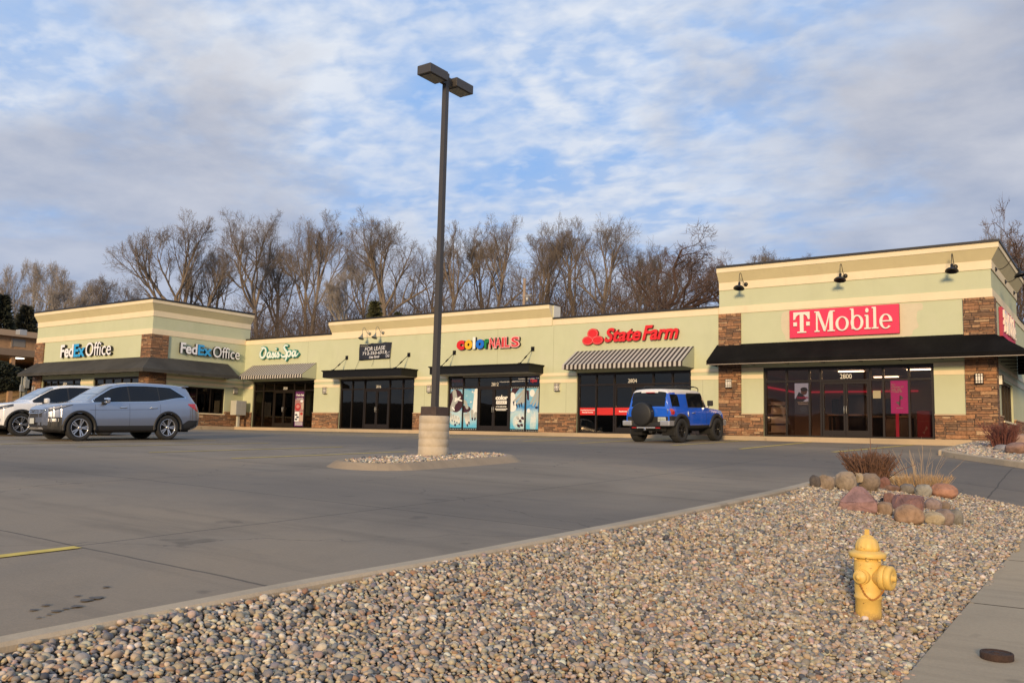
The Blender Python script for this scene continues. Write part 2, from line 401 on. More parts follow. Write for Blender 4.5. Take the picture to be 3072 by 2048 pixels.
def tower(path, dz=0.0):
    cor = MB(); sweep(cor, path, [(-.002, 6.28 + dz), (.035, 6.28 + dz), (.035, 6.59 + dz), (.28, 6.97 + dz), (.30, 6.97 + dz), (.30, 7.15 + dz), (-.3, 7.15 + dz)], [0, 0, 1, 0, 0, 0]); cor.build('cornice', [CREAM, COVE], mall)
tower(TWR_F); tower(TWR_T)
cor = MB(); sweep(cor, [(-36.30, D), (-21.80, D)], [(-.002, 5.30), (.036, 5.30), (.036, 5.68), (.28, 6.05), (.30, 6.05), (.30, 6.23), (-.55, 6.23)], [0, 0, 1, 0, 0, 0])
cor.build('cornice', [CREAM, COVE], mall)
def capo(fn):
    cpt = MB(); fn(cpt); cpt.build('roof_edge', CAPM, mall)
for p in (TWR_F, TWR_T): capo(lambda cpt: sweep(cpt, p, [(.27, 7.153), (.34, 7.153), (.34, 7.24), (-.32, 7.24)], [0] * 3))
capo(lambda cpt: sweep(cpt, [(-36.33, D), (-21.77, D)], [(.27, 6.233), (.34, 6.233), (.34, 6.31), (-.57, 6.31)], [0] * 3))
for pp in ([(XC + .05, D), (-36.27, D)], [(-21.75, D), (-13.76, D)], [(XR, 41.73), (XR, 58)]): capo(lambda cpt: sweep(cpt, pp, [(.0, 5.583), (.07, 5.583), (.07, 5.66), (-.32, 5.66)], [0] * 3))
e = MB(); e.box((-21.768, D + .02, 5.66), (-21.742, D + .58, 6.232)); e.build('parapet_end', PALE, mall)
def belt(path, z0, z1, o=.022):
    bd = MB(); sweep(bd, path, [(-.002, z0), (o, z0), (o, z1), (-.002, z1)], [0] * 3); bd.build('cream_band', CREAM, mall)
belt([(XC + .03, D), (-36.28, D)], 5.31, 5.58); belt([(-21.77, D), (-13.75, D)], 5.31, 5.58)
belt(TWR_F, 5.30, 5.60, .03); belt([(-13.73, D), (XR, D), (XR, 58)], 5.31, 5.60, .03)
PIERS = [(XC + .03, OPEN['spa'][0]), (OPEN['spa'][1], OPEN['vacant'][0]), (OPEN['vacant'][1], OPEN['salon'][0]), (OPEN['salon'][1], OPEN['insurance'][0]), (OPEN['insurance'][1], -13.75), (-12.80, OPEN['phone'][0]), (OPEN['phone'][1], -4.80)]
for a, b in PIERS:
    belt([(a, D), (b, D)], 2.66, 2.82, .02); belt([(a, D), (b, D)], 2.965, 3.10, .024)
belt([(XC, 28.7), (XC, D - .03)], 2.70, 2.85, .02); belt([(XC, 28.7), (XC, D - .03)], 2.965, 3.10, .024)
belt([(FOP['door'][1], YC), (FOP['window'][0], YC)], 2.66, 2.82, .02)
belt([(XR, 34.45), (XR, 58)], 2.66, 2.82, .02); belt([(XR, 34.45), (XR, 58)], 2.965, 3.10, .024)
# stone
class PerBox:
    def __init__(s, n, m): s.n, s.m_ = n, m
    def box(s, a, b): q = MB(); q.box(a, b); q.build(s.n, s.m_, mall)
st = PerBox('stone_wainscot', STONE)
for a, b in PIERS[:-2]: st.box((a, D - .055, FL - .28), (b, D + .01, 1.235))
st.box((-12.80, D - .055, FL - .28), (OPEN['phone'][0], D + .01, 1.235)); st.box((OPEN['phone'][1], D - .055, FL - .28), (-4.80, D + .01, 1.235))
st.box((XC - .01, 28.7, FL - .28), (XC + .055, D - .06, 1.235)) if False else None
st.box((XC - .01, 28.7, FL - .28), (XC + .055, 29.85, 1.235)); st.box((XC - .01, 29.85, FL - .28), (XC + .055, 32.62, 1.06)); st.box((XC - .01, 32.62, FL - .28), (XC + .055, D - .06, 1.235))
st.box((FOP['door'][1], YC - .055, FL - .28), (FOP['window'][0], YC + .01, 1.235))
st.box((XR - .01, 34.45, FL - .5), (XR + .055, 35.55, 1.235)); st.box((XR - .01, 35.55, FL - .5), (XR + .055, 39.27, 1.06)); st.box((XR - .01, 39.27, FL - .5), (XR + .055, 58, 1.235))
def pillar(a, b):
    p = MB(); p.box(a, b); return p.build('stone_pillar', STONE, mall)
pillar((-13.74, D - .075, FL - .28), (-12.81, D + .02, 5.305))
pillar((-4.79, D - .075, FL - .45), (XR + .075, 34.44, 5.305))
pillar((XL - .02, YC - .075, FL - .3), (-55.08, YC + .02, 5.295))
pillar((-44.58, YC - .075, FL - .28), (XC + .075, 28.69, 5.295))
sl = PerBox('stone_ledge', STCAP)
for a, b in PIERS[:-2]: sl.box((a, D - .085, 1.236), (b, D + .01, 1.285))
sl.box((-12.80, D - .085, 1.236), (OPEN['phone'][0], D + .01, 1.285)); sl.box((OPEN['phone'][1], D - .085, 1.236), (-4.80, D + .01, 1.285))
sl.box((XC - .01, 28.71, 1.236), (XC + .085, 29.80, 1.285)); sl.box((XC - .01, 32.66, 1.236), (XC + .085, D - .09, 1.285))
sl.box((XR - .01, 34.46, 1.236), (XR + .085, 35.5, 1.285)); sl.box((XR - .01, 39.33, 1.236), (XR + .085, 58, 1.285))
s2 = PerBox('window_sill', CREAM); s2.box((XC - .2, 29.80, 1.062), (XC + .10, 32.66, 1.125)); s2.box((XR - .2, 35.52, 1.062), (XR + .10, 39.31, 1.125))
# pale plaster patches round the red sign (old sign scars)
pm = MB()
pl = spline([(-10.80, 5.27), (-11.12, 5.22), (-11.19, 4.9), (-11.17, 4.55), (-11.06, 4.32), (-11.0, 4.14), (-10.80, 4.11)], 4)
flat_poly(pm, pl + [(-10.80, 4.15)], 'y', D, .0, .004)
pr = spline([(-6.85, 5.27), (-6.45, 5.26), (-6.12, 5.24), (-6.10, 5.02), (-6.26, 4.96), (-6.30, 4.66), (-6.24, 4.40), (-6.42, 4.28), (-6.50, 4.10), (-6.85, 4.08)], 3)
flat_poly(pm, pr[::-1], 'y', D, .0, .004)
flat_poly(pm, [(-10.8, 4.08), (-6.85, 4.08), (-6.85, 4.2), (-10.8, 4.2)], 'y', D, .0, .0035)
pm.build('wall_patch', PATCH, mall)
jn = PerBox('control_joint', mat('joint_groove', (.30, .31, .20), .95))
for X in (-21.72, -28.9, -38.2, -24.9): jn.box((X, D - .0035, 3.15), (X + .012, D + .01, 5.28))
for X in (-14.45, -21.0, -29.4): jn.box((X, D - .0035, 1.3), (X + .012, D + .01, 2.65))

# ------------------------------------------------------------------ shop fronts
def storefront(xa, xb, mull, door, Y=D, head=H1, trans=2.535, gl=GLASS, doorc=None, sill=FL):
    y0, y1 = Y + .07, Y + .19; f = MB()
    xs = [xa] + mull + [xb]
    f.box((xa, y0 - .02, head - .11), (xb, y1 + .02, head + .0)); f.box((xa, y0, sill), (xb, y1, sill + .07))
    for i, x in enumerate(xs):
        hw = .035 if 0 < i < len(xs) - 1 else .05
        x0 = x if i == 0 else (x - 2 * hw if i == len(xs) - 1 else x - hw)
        f.box((x0, y0 + .002, sill + .071), (x0 + 2 * hw, y1 - .002, head - .111))
    sf = None; spans = []
    for a, b in zip(xs[:-1], xs[1:]):
        a2, b2 = a + (.1 if a == xa else .036), b - (.1 if b == xb else .036)
        spans.append((a2, b2)); f.box((a2, y0 + .004, trans - .035), (b2, y1 - .004, trans + .035))
    sf = f.build('storefront_frame', BRONZE, mall)
    for (a, b), (ra, rb) in zip(spans, zip(xs[:-1], xs[1:])):
        p = MB(); p.box((a, Y + .125, trans + .036), (b, Y + .135, head - .112)); p.build('pane', gl, sf)
        if door and abs(ra - door[0]) < .01:
            mid = doorc or (a + b) / 2
            for (da, db, hs) in ((a + .01, mid - .006, 1), (mid + .006, b - .01, -1)):
                d = MB(); zt = trans - .045; zb = sill + .075
                d.box((da, y0 + .015, zb), (da + .07, y1 - .02, zt)); d.box((db - .07, y0 + .015, zb), (db, y1 - .02, zt))
                d.box((da + .07, y0 + .016, zb), (db - .07, y1 - .021, zb + .2)); d.box((da + .07, y0 + .016, zt - .09), (db - .07, y1 - .021, zt))
                do = d.build('door', BRONZE, mall)
                q = MB(); q.box((da + .071, Y + .125, zb + .2), (db - .071, Y + .135, zt - .09)); q.build('pane', gl, do)
                hx = db - .035 if hs == 1 else da + .035
                h = MB(); h.tube([(hx, y0 + .014, 1.30), (hx, y0 - .05, 1.32), (hx, y0 - .05, 1.56), (hx, y0 + .014, 1.58)], .012, 6); h.build('handle', GALV, do)
        else:
            p = MB(); p.box((a, Y + .125, sill + .071), (b, Y + .135, trans - .036)); p.build('pane', gl, sf)
    return sf
storefront(*OPEN['spa'], [-41.94, -41.0, -39.27, -38.38], (-41.0, -39.27))
storefront(*OPEN['vacant'], [-34.62, -33.70, -31.89, -30.96], (-33.70, -31.89))
storefront(*OPEN['salon'], [-26.98, -26.05, -24.17, -23.27], (-26.05, -24.17), gl=GLASS)
storefront(*OPEN['insurance'], [-19.49, -18.59, -16.72, -15.83], (-18.59, -16.72))
storefront(*OPEN['phone'], [-11.04, -10.16, -9.73, -7.95, -7.50, -6.63], (-9.73, -7.95), gl=GLASSC)
storefront(*FOP['door'], [-54.2, -53.4, -51.6], (-53.4, -51.6), Y=YC, head=3.0)
storefront(*FOP['window'], [-48.3, -47.4, -46.5, -45.6], None, Y=YC, head=3.0)
def side_window(X, ya, yb, za, zb, ms, gl):
    f = MB(); xo, xi = X - .07, X - .19
    f.box((xi, ya, za), (xo, ya + .06, zb)); f.box((xi, yb - .06, za), (xo, yb, zb)); f.box((xi, ya + .06, zb - .06), (xo, yb - .06, zb)); f.box((xi, ya + .06, za + .03), (xo, yb - .06, za + .09))
    for y in ms: f.box((xi + .003, y - .025, za + .091), (xo - .003, y + .025, zb - .061))
    fo = f.build('window_frame', BRONZE, mall); q = [ya + .035] + ms + [yb - .035]
    for a, b in zip(q[:-1], q[1:]):
        p = MB(); p.box((X - .135, a + .026, za + .091), (X - .125, b - .026, zb - .061)); p.build('pane', gl, fo)
    return fo
side_window(XC, 29.85, 32.62, 1.09, 2.585, [30.8, 31.72], GLASS)
side_window(XR, 35.62, 39.2, 1.09, 2.565, [36.5, 37.4, 38.3], GLASSC)
bl = PerBox('window_blind', WHITEP)
for i in range(4):
    y = 35.70 + i * .895
    for k in range(6): bl.box((XR - .27, y + .06 + k * .13, 1.2), (XR - .24, y + .13 + k * .13, 2.5))
# rooms behind the glass
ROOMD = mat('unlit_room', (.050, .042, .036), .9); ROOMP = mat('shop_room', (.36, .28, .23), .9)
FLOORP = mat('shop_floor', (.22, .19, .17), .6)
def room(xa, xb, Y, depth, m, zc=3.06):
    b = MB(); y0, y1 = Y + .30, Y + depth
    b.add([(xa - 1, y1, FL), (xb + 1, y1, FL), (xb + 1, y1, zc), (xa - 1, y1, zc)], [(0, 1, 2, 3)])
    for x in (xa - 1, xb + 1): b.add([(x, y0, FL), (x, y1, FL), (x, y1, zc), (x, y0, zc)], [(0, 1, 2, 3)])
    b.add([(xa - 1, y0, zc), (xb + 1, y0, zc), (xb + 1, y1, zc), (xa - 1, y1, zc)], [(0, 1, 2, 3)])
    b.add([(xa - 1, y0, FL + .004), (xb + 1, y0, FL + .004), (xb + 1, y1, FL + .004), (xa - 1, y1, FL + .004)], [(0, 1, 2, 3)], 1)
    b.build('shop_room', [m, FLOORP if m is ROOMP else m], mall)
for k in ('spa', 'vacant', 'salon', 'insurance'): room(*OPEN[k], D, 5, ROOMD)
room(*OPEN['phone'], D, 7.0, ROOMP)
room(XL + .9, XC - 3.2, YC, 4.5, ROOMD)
bk = MB(); bk.box((XC - 2.2, 29.2, FL), (XC - 2.1, 33.2, 3.2)); bk.build('inner_partition', ROOMD, mall)
# lit things in the rooms
LITW = emat('lit_ceiling_panel', (1.0, .78, .52), 11.0); PINK = emat('magenta_light_strip', (1.0, .04, .08), .55)
lt = PerBox('ceiling_light', LITW)
for x, y in ((-9.6, 2.0), (-9.0, 5.2), (-7.05, 1.9), (-6.6, 4.6)): lt.box((x, D + y, 3.015), (x + .95, D + y + .17, 3.045))
lt = PerBox('ceiling_light', emat('dim_ceiling_panel', (1, .85, .65), 9.0))
for x, y in ((-27.2, 3.4), (-26.2, 3.2), (-24.9, 1.8), (-24.8, 4.4), (-23.7, 1.6), (-23.6, 3.4), (-22.9, 1.4)): lt.box((x, D + y, 3.015), (x + .9, D + y + .14, 3.045))
ps = PerBox('light_strip', PINK)
ps.box((-12.85, D + 6.90, 2.50), (-7.6, D + 6.96, 2.57)); ps.box((-12.88, D + .6, 2.50), (-12.82, D + 6.9, 2.57)); ps.box((-6.15, D + 6.90, 2.50), (-4.8, D + 6.96, 2.57)); ps.box((-6.15, D + 6.9, 1.1), (-6.05, D + 6.96, 2.47))
q = MB(); q.tube([(-26.95, D + .02, 3.035), (-22.46, D + .02, 3.035)], .032, 10); q.build('shade_roll', mat('grey_shade_cloth', (.42, .40, .36), .8), mall)
# house numbers on the glass
NUM = mat('white_vinyl', (.80, .78, .72), .5)
for s, xc, z, Y, h in (('2820', -40.08, 2.67, D, .14), ('2816', -32.72, 2.66, D, .14), ('2812', -25.08, 2.66, D, .17), ('2804', -17.72, 2.69, D, .17), ('2800', -8.82, 2.69, D, .17), ('2824', -52.6, 2.72, YC, .17)):
    letters('house_number', s, (xc - h * 1.25, xc + h * 1.25, z - h / 2, z + h / 2), 'y', Y + .125, [NUM], mall, depth=.003, gap=.001, bold=.0)

# ------------------------------------------------------------------ awnings and canopies
def awning(name, label, xa, xb, ztop, zfr, zbot, proj, m, Y=D, endm=None, stripes=False, group=None, edge=None):
    o = thing(name, ((xa + xb) / 2, Y, zbot), label, 'awning', group)
    yf = Y - proj; b = MB()
    b.add([(xa, Y - .01, ztop), (xa, yf, zfr), (xb, yf, zfr), (xb, Y - .01, ztop)], [(0, 1, 2, 3)])
    b.add([(xa, yf, zfr), (xa, yf - .012, zbot), (xb, yf - .012, zbot), (xb, yf, zfr)], [(0, 1, 2, 3)])
    b.add([(xa, Y - .01, ztop - .03), (xa, yf + .02, zfr - .03), (xb, yf + .02, zfr - .03), (xb, Y - .01, ztop - .03)], [(3, 2, 1, 0)])
    b.build('fabric', m, o)
    for x in (xa, xb):
        e2 = MB(); e2.prism([(x - .006, Y - .01, ztop - .004), (x - .006, yf + .003, zfr - .004), (x - .006, yf - .006, zbot + .004), (x - .006, Y - .01, zbot + .004)], (.012, 0, 0)); e2.build('end_panel', endm or m, o)
    fr = MB(); fr.tube([(xa + .02, yf + .03, zbot + .02), (xb - .02, yf + .03, zbot + .02)], .018, 6)
    for i in range(6):
        x = xa + .03 + (xb - xa - .06) * i / 5; bz = MB(); bz.tube([(x, yf + .03, zbot + .02), (x, Y - .02, zbot + .06), (x, Y - .03, ztop - .06), (x, yf + .04, zfr - .05)], .014, 6); bz.build('brace', edge or GALV, o)
    for k_ in range(1): fr.build('front_rail', edge or GALV, o)
    return o
def stripe_mat(name, pitch, x0, dark=(.03, .022, .02), light=(.45, .42, .37)):
    m = bpy.data.materials.new(name); t = nt(m); p = pbsdf(m); tc = t.nodes.new('ShaderNodeTexCoord'); s = t.nodes.new('ShaderNodeSeparateXYZ'); t.links.new(tc.outputs['Object'], s.inputs[0])
    fr = math_node(t, 'FRACT', math_node(t, 'DIVIDE', math_node(t, 'ADD', s.outputs[0], x0), pitch)); g = math_node(t, 'GREATER_THAN', fr, .5)
    t.links.new(mixc(t, g, dark, light), p.inputs['Base Color']); p.inputs['Roughness'].default_value = .85; return m
SMa = stripe_mat('striped_canvas', .212, 100.05); SMb = stripe_mat('striped_canvas_narrow', .21, 100.02)
ENDF = mat('pale_sage_canvas', (.42, .44, .31), .9)
awning('striped_awning', 'black and cream striped awning below the white and teal script sign', -42.92, -37.42, 4.05, 3.36, 3.15, 1.02, SMb, endm=ENDF, group='striped awnings')
awning('striped_awning', 'black and cream striped awning below the red wordmark with three ovals', -20.51, -14.82, 4.05, 3.34, 3.14, 1.15, SMa, endm=ENDF, group='striped awnings')
def hip_awning(label, path, m, edge, group, z=(4.06, 3.32, 3.15), proj=1.12):
    o = thing('corner_awning', (path[1][0], path[1][1], z[2]), label, 'awning', group)
    b = MB(); sweep(b, path, [(.012, z[0]), (proj, z[1]), (proj + .012, z[2] + .02)], [0, 0], cap=False)
    sweep(b, path, [(proj - .03, z[1] - .03), (.012, z[0] - .04)], [0], cap=False); b.build('fabric', m, o)
    t2 = MB(); sweep(t2, path, [(proj - .02, z[2]), (proj + .02, z[2]), (proj + .02, z[2] + .022), (proj - .02, z[2] + .022), (proj - .02, z[2])], [0] * 4); t2.build('hem_rail', edge, o)
    for i in (0, -1):
        p = path[i]; q = path[1]; d = (Vector(q) - Vector(p)).normalized() * (1 if i == 0 else -1); nn = Vector((d.y, -d.x))
        e2 = MB(); pts = [(p[0] + nn.x * k, p[1] + nn.y * k, zz) for k, zz in ((.013, z[0]), (proj, z[1]), (proj + .01, z[2] + .022), (.013, z[2] + .022))]
        e2.prism(pts, (d.x * .01, d.y * .01, 0)) if i == 0 else e2.prism(pts, (-d.x * .01, -d.y * .01, 0)); e2.build('end_panel', m, o)
    fr = MB()
    for i in range(2):
        a, c = Vector(path[i]), Vector(path[i + 1]); L = (c - a).length; d = (c - a) / L; nn = Vector((d.y, -d.x)); k = int(L / 1.3)
        for j in range(k + 1):
            s = a + d * (L * (j + .15) / (k + .3)); fr = MB(); fr.tube([(s.x + nn.x * .03, s.y + nn.y * .03, z[2] + .06), (s.x + nn.x * (proj - .03), s.y + nn.y * (proj - .03), z[2] + .03)], .016, 6); fr.build('brace', BLACKM, o)
    return o
hip_awning('faded charcoal fabric awning wrapping the corner above the parked silver and white SUVs', [(-55.85, YC - .076), (XC + .0, YC - .076), (XC + .0, 32.72)] if False else [(-55.85, YC), (XC, YC), (XC, 32.70)], FADEF, mat('faded_hem', (.09, .085, .075), .8), 'corner awnings')
hip_awning('black fabric awning wrapping the corner under the magenta sign', [(-13.82, D), (XR, D), (XR, 41.2)], BLACKF, mat('tan_hem', (.36, .30, .24), .7), 'corner awnings')

def canopy(label, xa, xb):
    o = thing('flat_canopy', ((xa + xb) / 2, D, 3.05), label, 'canopy', 'flat black door canopies'); yf = D - 1.2
    b = MB(); b.box((xa, yf, 3.09), (xb, D - .005, 3.40)); b.build('fascia', BLACKM, o)
    l = MB(); l.prism([(xa, yf, 3.401), (xa - .06, yf - .06, 3.47), (xa - .06, D - .006, 3.47), (xa, D - .006, 3.401)], (xb - xa, 0, 0)) if False else None
    l.box((xa - .03, yf - .03, 3.401), (xb + .03, D - .005, 3.435)); l.box((xa - .065, yf - .065, 3.436), (xb + .065, D - .005, 3.475)); l.build('drip_edge', BLACKM, o)
    s = MB(); s.box((xa + .05, yf + .05, 3.075), (xb - .05, D - .02, 3.089)); s.build('soffit', mat('grey_soffit', (.30, .29, .26), .8), o)
    for x, dx in ((xa + .5, .05), (xb - .68, .07)):
        q = MB(); a = Vector((x, D - .95, 3.48)); c = Vector((x + dx, D - .03, 4.25)); q.tube([a, c], .016, 6)
        m_ = a.lerp(c, .45); d = (c - a).normalized(); q.tube([m_ - d * .10, m_ + d * .10], .034, 6); q.tube([a - d * .02, a + d * .1], .035, 6)
        q.box((x + dx - .09, D - .035, 4.15), (x + dx + .09, D - .004, 4.36)); q.bbox((x - .06, D - 1.01, 3.476), (x + .06, D - .89, 3.53), .012); q.build('tie_rod', BLACKM, o)
    return o
canopy('flat black metal canopy with tie rods under the lease banner', -35.6, -29.93)
canopy('flat black metal canopy with tie rods under the multicoloured nail salon lettering', -28.08, -22.24)

# ------------------------------------------------------------------ lamps on the walls
LENS = mat('frosted_lamp_glass', (.80, .76, .68), .35); 
def sconce(label, p, out):
    o = thing('wall_lamp', p, label, 'wall lamp', 'boxy wall lamps on the piers')
    M = Matrix(((1, 0, 0, 0), (0, 1, 0, 0), (0, 0, 1, 0), (0, 0, 0, 1))) if out == 'y' else Rz(R_(90))
    g = MB(); g.bbox((-.115, -.13, -.16), (.115, -.005, .16), .012, M=M); g.build('lens', LENS, o, local=True)
    c = MB()
    for x in (-.118, -.040, .040, .118): c.box((x - .011, -.142, -.175), (x + .011, -.128, .175), M=M)
    for z in (-.09, .09): c.box((-.13, -.140, z - .009), (.13, -.126, z + .009), M=M)
    c.box((-.13, -.142, .162), (.13, 0, .18), M=M); c.box((-.13, -.142, -.18), (.13, 0, -.162), M=M); c.build('cage', BRONZE, o, local=True); return o
for lab, p, out in (('boxy caged wall lamp on the green pier between doors 2820 and 2816', (-36.58, D, 2.48), 'y'),
                    ('boxy caged wall lamp on the pier behind the tall parking lot light pole', (-29.02, D, 2.47), 'y'),
                    ('boxy caged wall lamp on the pier right of the nail salon posters', (-21.43, D, 2.45), 'y'),
                    ('boxy caged wall lamp on the stone pillar right behind the blue off-roader', (-13.28, D - .076, 2.48), 'y'),
                    ('boxy caged wall lamp on the stone corner pillar right of the phone shop windows', (-4.34, D - .076, 2.50), 'y'),
                    ('boxy caged wall lamp round the corner beside the window with vertical blinds', (XR, 35.0, 2.52), 'x'),
                    ('boxy caged wall lamp above the grey mailbox cabinet', (XC, 33.32, 2.5), 'x'),
                    ('boxy caged wall lamp on the far left stone pillar behind the white SUV', (-55.75, YC - .076, 2.45), 'y')): sconce(lab, p, out)
def gooseneck(label, p, m, out='y', sc=1.0, shape='dome'):
    o = thing('gooseneck_lamp', p, label, 'lamp', 'gooseneck sign lamps', rz=0 if out == 'y' else R_(90))
    a = MB(); a.lathe([(.0, .0), (.085 * sc, .0), (.085 * sc, .03), (.03, .06), (.0, .06)], M=axis_to((0, -1, 0)), k=20); a.build('wall_plate', m, o, local=True)
    q = MB()
    if shape == 'dome':
        path = spline([(0, -.03, 0), (0, -.20, .0), (0, -.38, .13), (0, -.50, .30), (0, -.60, .36), (0, -.70, .28), (0, -.74, .05), (0, -.72, -.05)], 5)
        hd, hz, tl = -.72, -.05, R_(14)
    else:
        path = spline([(0, -.02, 0), (0, -.16, -.01), (0, -.28, .10), (0, -.38, .24), (0, -.48, .27), (0, -.56, .16), (0, -.57, .0), (0, -.57, -.08)], 5); hd, hz, tl = -.57, -.08, R_(20)
    q.tube(path, .013, 8); q.build('arm', m, o, local=True)
    M = T((0, hd, hz)) @ Matrix.Rotation(-tl, 4, 'X')
    s = MB()
    if shape == 'dome': prof = [(.0, .03), (.045, .02), (.05, -.10), (.09, -.13), (.17, -.17), (.215, -.23), (.218, -.255), (.20, -.24), (.15, -.18), (.0, -.14)]
    else: prof = [(.0, .02), (.03, .02), (.035, -.08), (.06, -.10), (.09, -.18), (.155, -.26), (.158, -.275), (.14, -.26), (.0, -.14)]
    s.lathe(prof, M=M, k=24); s.build('shade', m, o, local=True); return o
BLK = mat('black_lamp_enamel', (.010, .010, .011), .35)
GRN = mat('weathered_grey_green_enamel', (.16, .18, .16), .5)
for lab, x in (('black gooseneck lamp above the stone pillar behind the blue off-roader', -12.59), ('black gooseneck lamp high on the wall above the magenta sign', -8.73), ('black gooseneck lamp high on the wall above the stone corner pillar', -4.99)):
    gooseneck(lab, (x, D - .036, 6.45), BLK)
for lab, y in (('black gooseneck lamp round the corner, nearest of three on the side wall', 34.89), ('black gooseneck lamp on the side wall, second from the corner', 37.65), ('black gooseneck lamp on the side wall, farthest from the corner', 40.45)):
    gooseneck(lab, (XR + .036, y, 6.43), BLK, 'x')
for lab, x in (('grey green gooseneck lamp above the left half of the lease banner', -33.35), ('grey green gooseneck lamp above the right half of the lease banner', -32.38)):
    gooseneck(lab, (x, D - .037, 5.48), GRN, shape='cone')

# ================================================================== SIGNS
SGW = mat('white_sign_face', (.80, .80, .82), .4); SGB = mat('blue_sign_face', (.03, .34, .70), .4); RET = mat('black_sign_return', (.015, .015, .017), .5)
def sign_root(name, loc, label, cat='sign', group=None): return thing(name, loc, label, cat, group)
s = sign_root('wordmark_sign', (-50.1, YC, 4.25), 'white and blue copy shop lettering left of the stone corner, above the charcoal awning', group='copy shop letterings')
letters('lettering', 'Fed', (-52.82, -51.36, 4.26, 5.04), 'y', YC, [SGW, RET], s, .14, .05, bold=.028)
letters('lettering', 'Ex', (-51.32, -50.10, 4.26, 5.03), 'y', YC, [SGB, RET], s, .14, .05, bold=.03)
letters('lettering', 'Office', (-50.02, -47.35, 4.26, 5.06), 'y', YC, [SGW, RET], s, .14, .05, bold=.004)
s = sign_root('wordmark_sign', (XC, 31.3, 4.38), 'white and blue copy shop lettering on the return wall beside the green script sign', group='copy shop letterings')
letters('lettering', 'Fed', (29.38, 30.46, 4.39, 5.0), 'x', XC, [SGW, RET], s, .14, .05, bold=.028)
letters('lettering', 'Ex', (30.50, 31.44, 4.39, 4.99), 'x', XC, [SGB, RET], s, .14, .05, bold=.03)
letters('lettering', 'Office', (31.52, 33.38, 4.36, 5.0), 'x', XC, [SGW, RET], s, .14, .05, bold=.004)

# green script sign
s = sign_root('script_sign', (-40.5, D, 4.25), 'white and teal handwritten style lettering above the narrow striped awning')
TEAL = mat('teal_sign_face', (.02, .22, .18), .4)
SCR = [[(.115, .93), (.05, .80), (.01, .55), (.03, .33), (.08, .27), (.13, .38), (.16, .62), (.14, .86), (.09, .95), (.03, .93)],
       [(.285, .56), (.245, .60), (.21, .50), (.205, .34), (.235, .27), (.265, .36), (.285, .56), (.275, .34), (.295, .27), (.32, .36)],
       [(.32, .36), (.355, .60), (.35, .52), (.375, .40), (.37, .29), (.34, .27), (.325, .33)],
       [(.37, .30), (.40, .40), (.415, .58), (.405, .36), (.425, .27), (.45, .36)],
       [(.45, .36), (.485, .60), (.48, .52), (.505, .40), (.50, .29), (.47, .27), (.455, .33)],
       [(.72, .96), (.66, 1.0), (.625, .88), (.66, .70), (.70, .54), (.685, .32), (.63, .26), (.575, .32), (.565, .44)],
       [(.73, .60), (.715, .40), (.70, .18), (.675, -.02)], [(.725, .50), (.765, .61), (.80, .52), (.79, .34), (.755, .27), (.72, .36)],
       [(.925, .56), (.885, .60), (.85, .50), (.845, .34), (.87, .27), (.905, .36), (.925, .58), (.915, .34), (.94, .27), (.995, .44)]]
bx = lambda u, v: (-42.2 + u * 3.42, 4.24 + v * .88)
a = MB(); kz = 0
for grp in ((0,), (1,), (2,), (3,), (4,), (5,), (6, 7), (8,)):
    b2 = MB()
    for gi in grp:
        P = spline(SCR[gi], 5); n = len(P); Q = [bx(*p) for p in P]
        wv = [.055 + .075 * math.sin(math.pi * i / (n - 1)) ** .7 for i in range(n)]
        for q in stroke(Q, [x + .085 for x in wv]): kz += 1; flat_poly(a, q[::-1], 'y', D, .04, .13 + .00005 * kz)
        for q in stroke(Q, wv): kz += 1; flat_poly(b2, q[::-1], 'y', D, .132, .150 + .00005 * kz)
    if grp == (3,): flat_poly(b2, ell(*bx(.425, .80), .05, .05), 'y', D, .14, .166)
    b2.build('letter', mat('white_script_face', (.70, .78, .72), .4), s)
flat_poly(a, ell(*bx(.425, .80), .085, .085), 'y', D, .04, .139)
a.build('backing', TEAL, s)

# lease banner
s = sign_root('lease_banner', (-32.95, D, 4.05), 'wrinkled black vinyl lease banner with white lettering, tied above the flat canopy', 'banner')
BAN = mat('black_vinyl_banner', (.014, .015, .022), .5)
cn = {(0, 0): (-34.09, 4.07), (1, 0): (-31.82, 4.11), (0, 1): (-34.06, 4.95), (1, 1): (-31.75, 5.0)}
def banp(u, v, o=0):
    x = (1 - u) * ((1 - v) * cn[0, 0][0] + v * cn[0, 1][0]) + u * ((1 - v) * cn[1, 0][0] + v * cn[1, 1][0])
    z = (1 - u) * ((1 - v) * cn[0, 0][1] + v * cn[0, 1][1]) + u * ((1 - v) * cn[1, 0][1] + v * cn[1, 1][1])
    z -= .035 * abs(math.sin(u * math.pi * 2.5)) * v ** 4 
    return (x, D - .05 - .02 * math.sin(u * 9 + v * 3) - .012 * math.sin(u * 23 - v * 6) - o, z)
g = MB(); g.grid([[banp(i / 40, j / 16) for j in range(17)] for i in range(41)]); bo = g.build('cloth', BAN, s)
mod = bo.modifiers.new('Solidify', 'SOLIDIFY'); mod.thickness = .004
def ban_text(txt, u0, u1, v0, v1, bold=0, m=SGW):
    v, f, nz = glyphs(txt, bold, 0, 1, .001); v = lay(v, (u0, u1, v0, v1)); mb = MB(); keep = [i for i in range(len(f)) if nz[i] > .7]
    mb.v = [banp(p[0], p[1], .012) for p in v]; mb.f = [f[i] for i in keep]; mb.m = [0] * len(keep); mb.sm = [False] * len(keep); return mb.build('lettering', m, s)
ban_text('FOR LEASE', .18, .82, .55, .79, .0); ban_text('712-253-6313', .12, .87, .31, .49, .008); ban_text('Lisa Sinsel', .34, .66, .09, .24, .015)
ban_text('For more info', .04, .27, .84, .92, .01, mat('dull_yellow_print', (.35, .33, .22), .6))
lg = MB(); P = spline([(.985, .40), (.93, .38), (.885, .28), (.885, .14), (.90, .06)], 5)
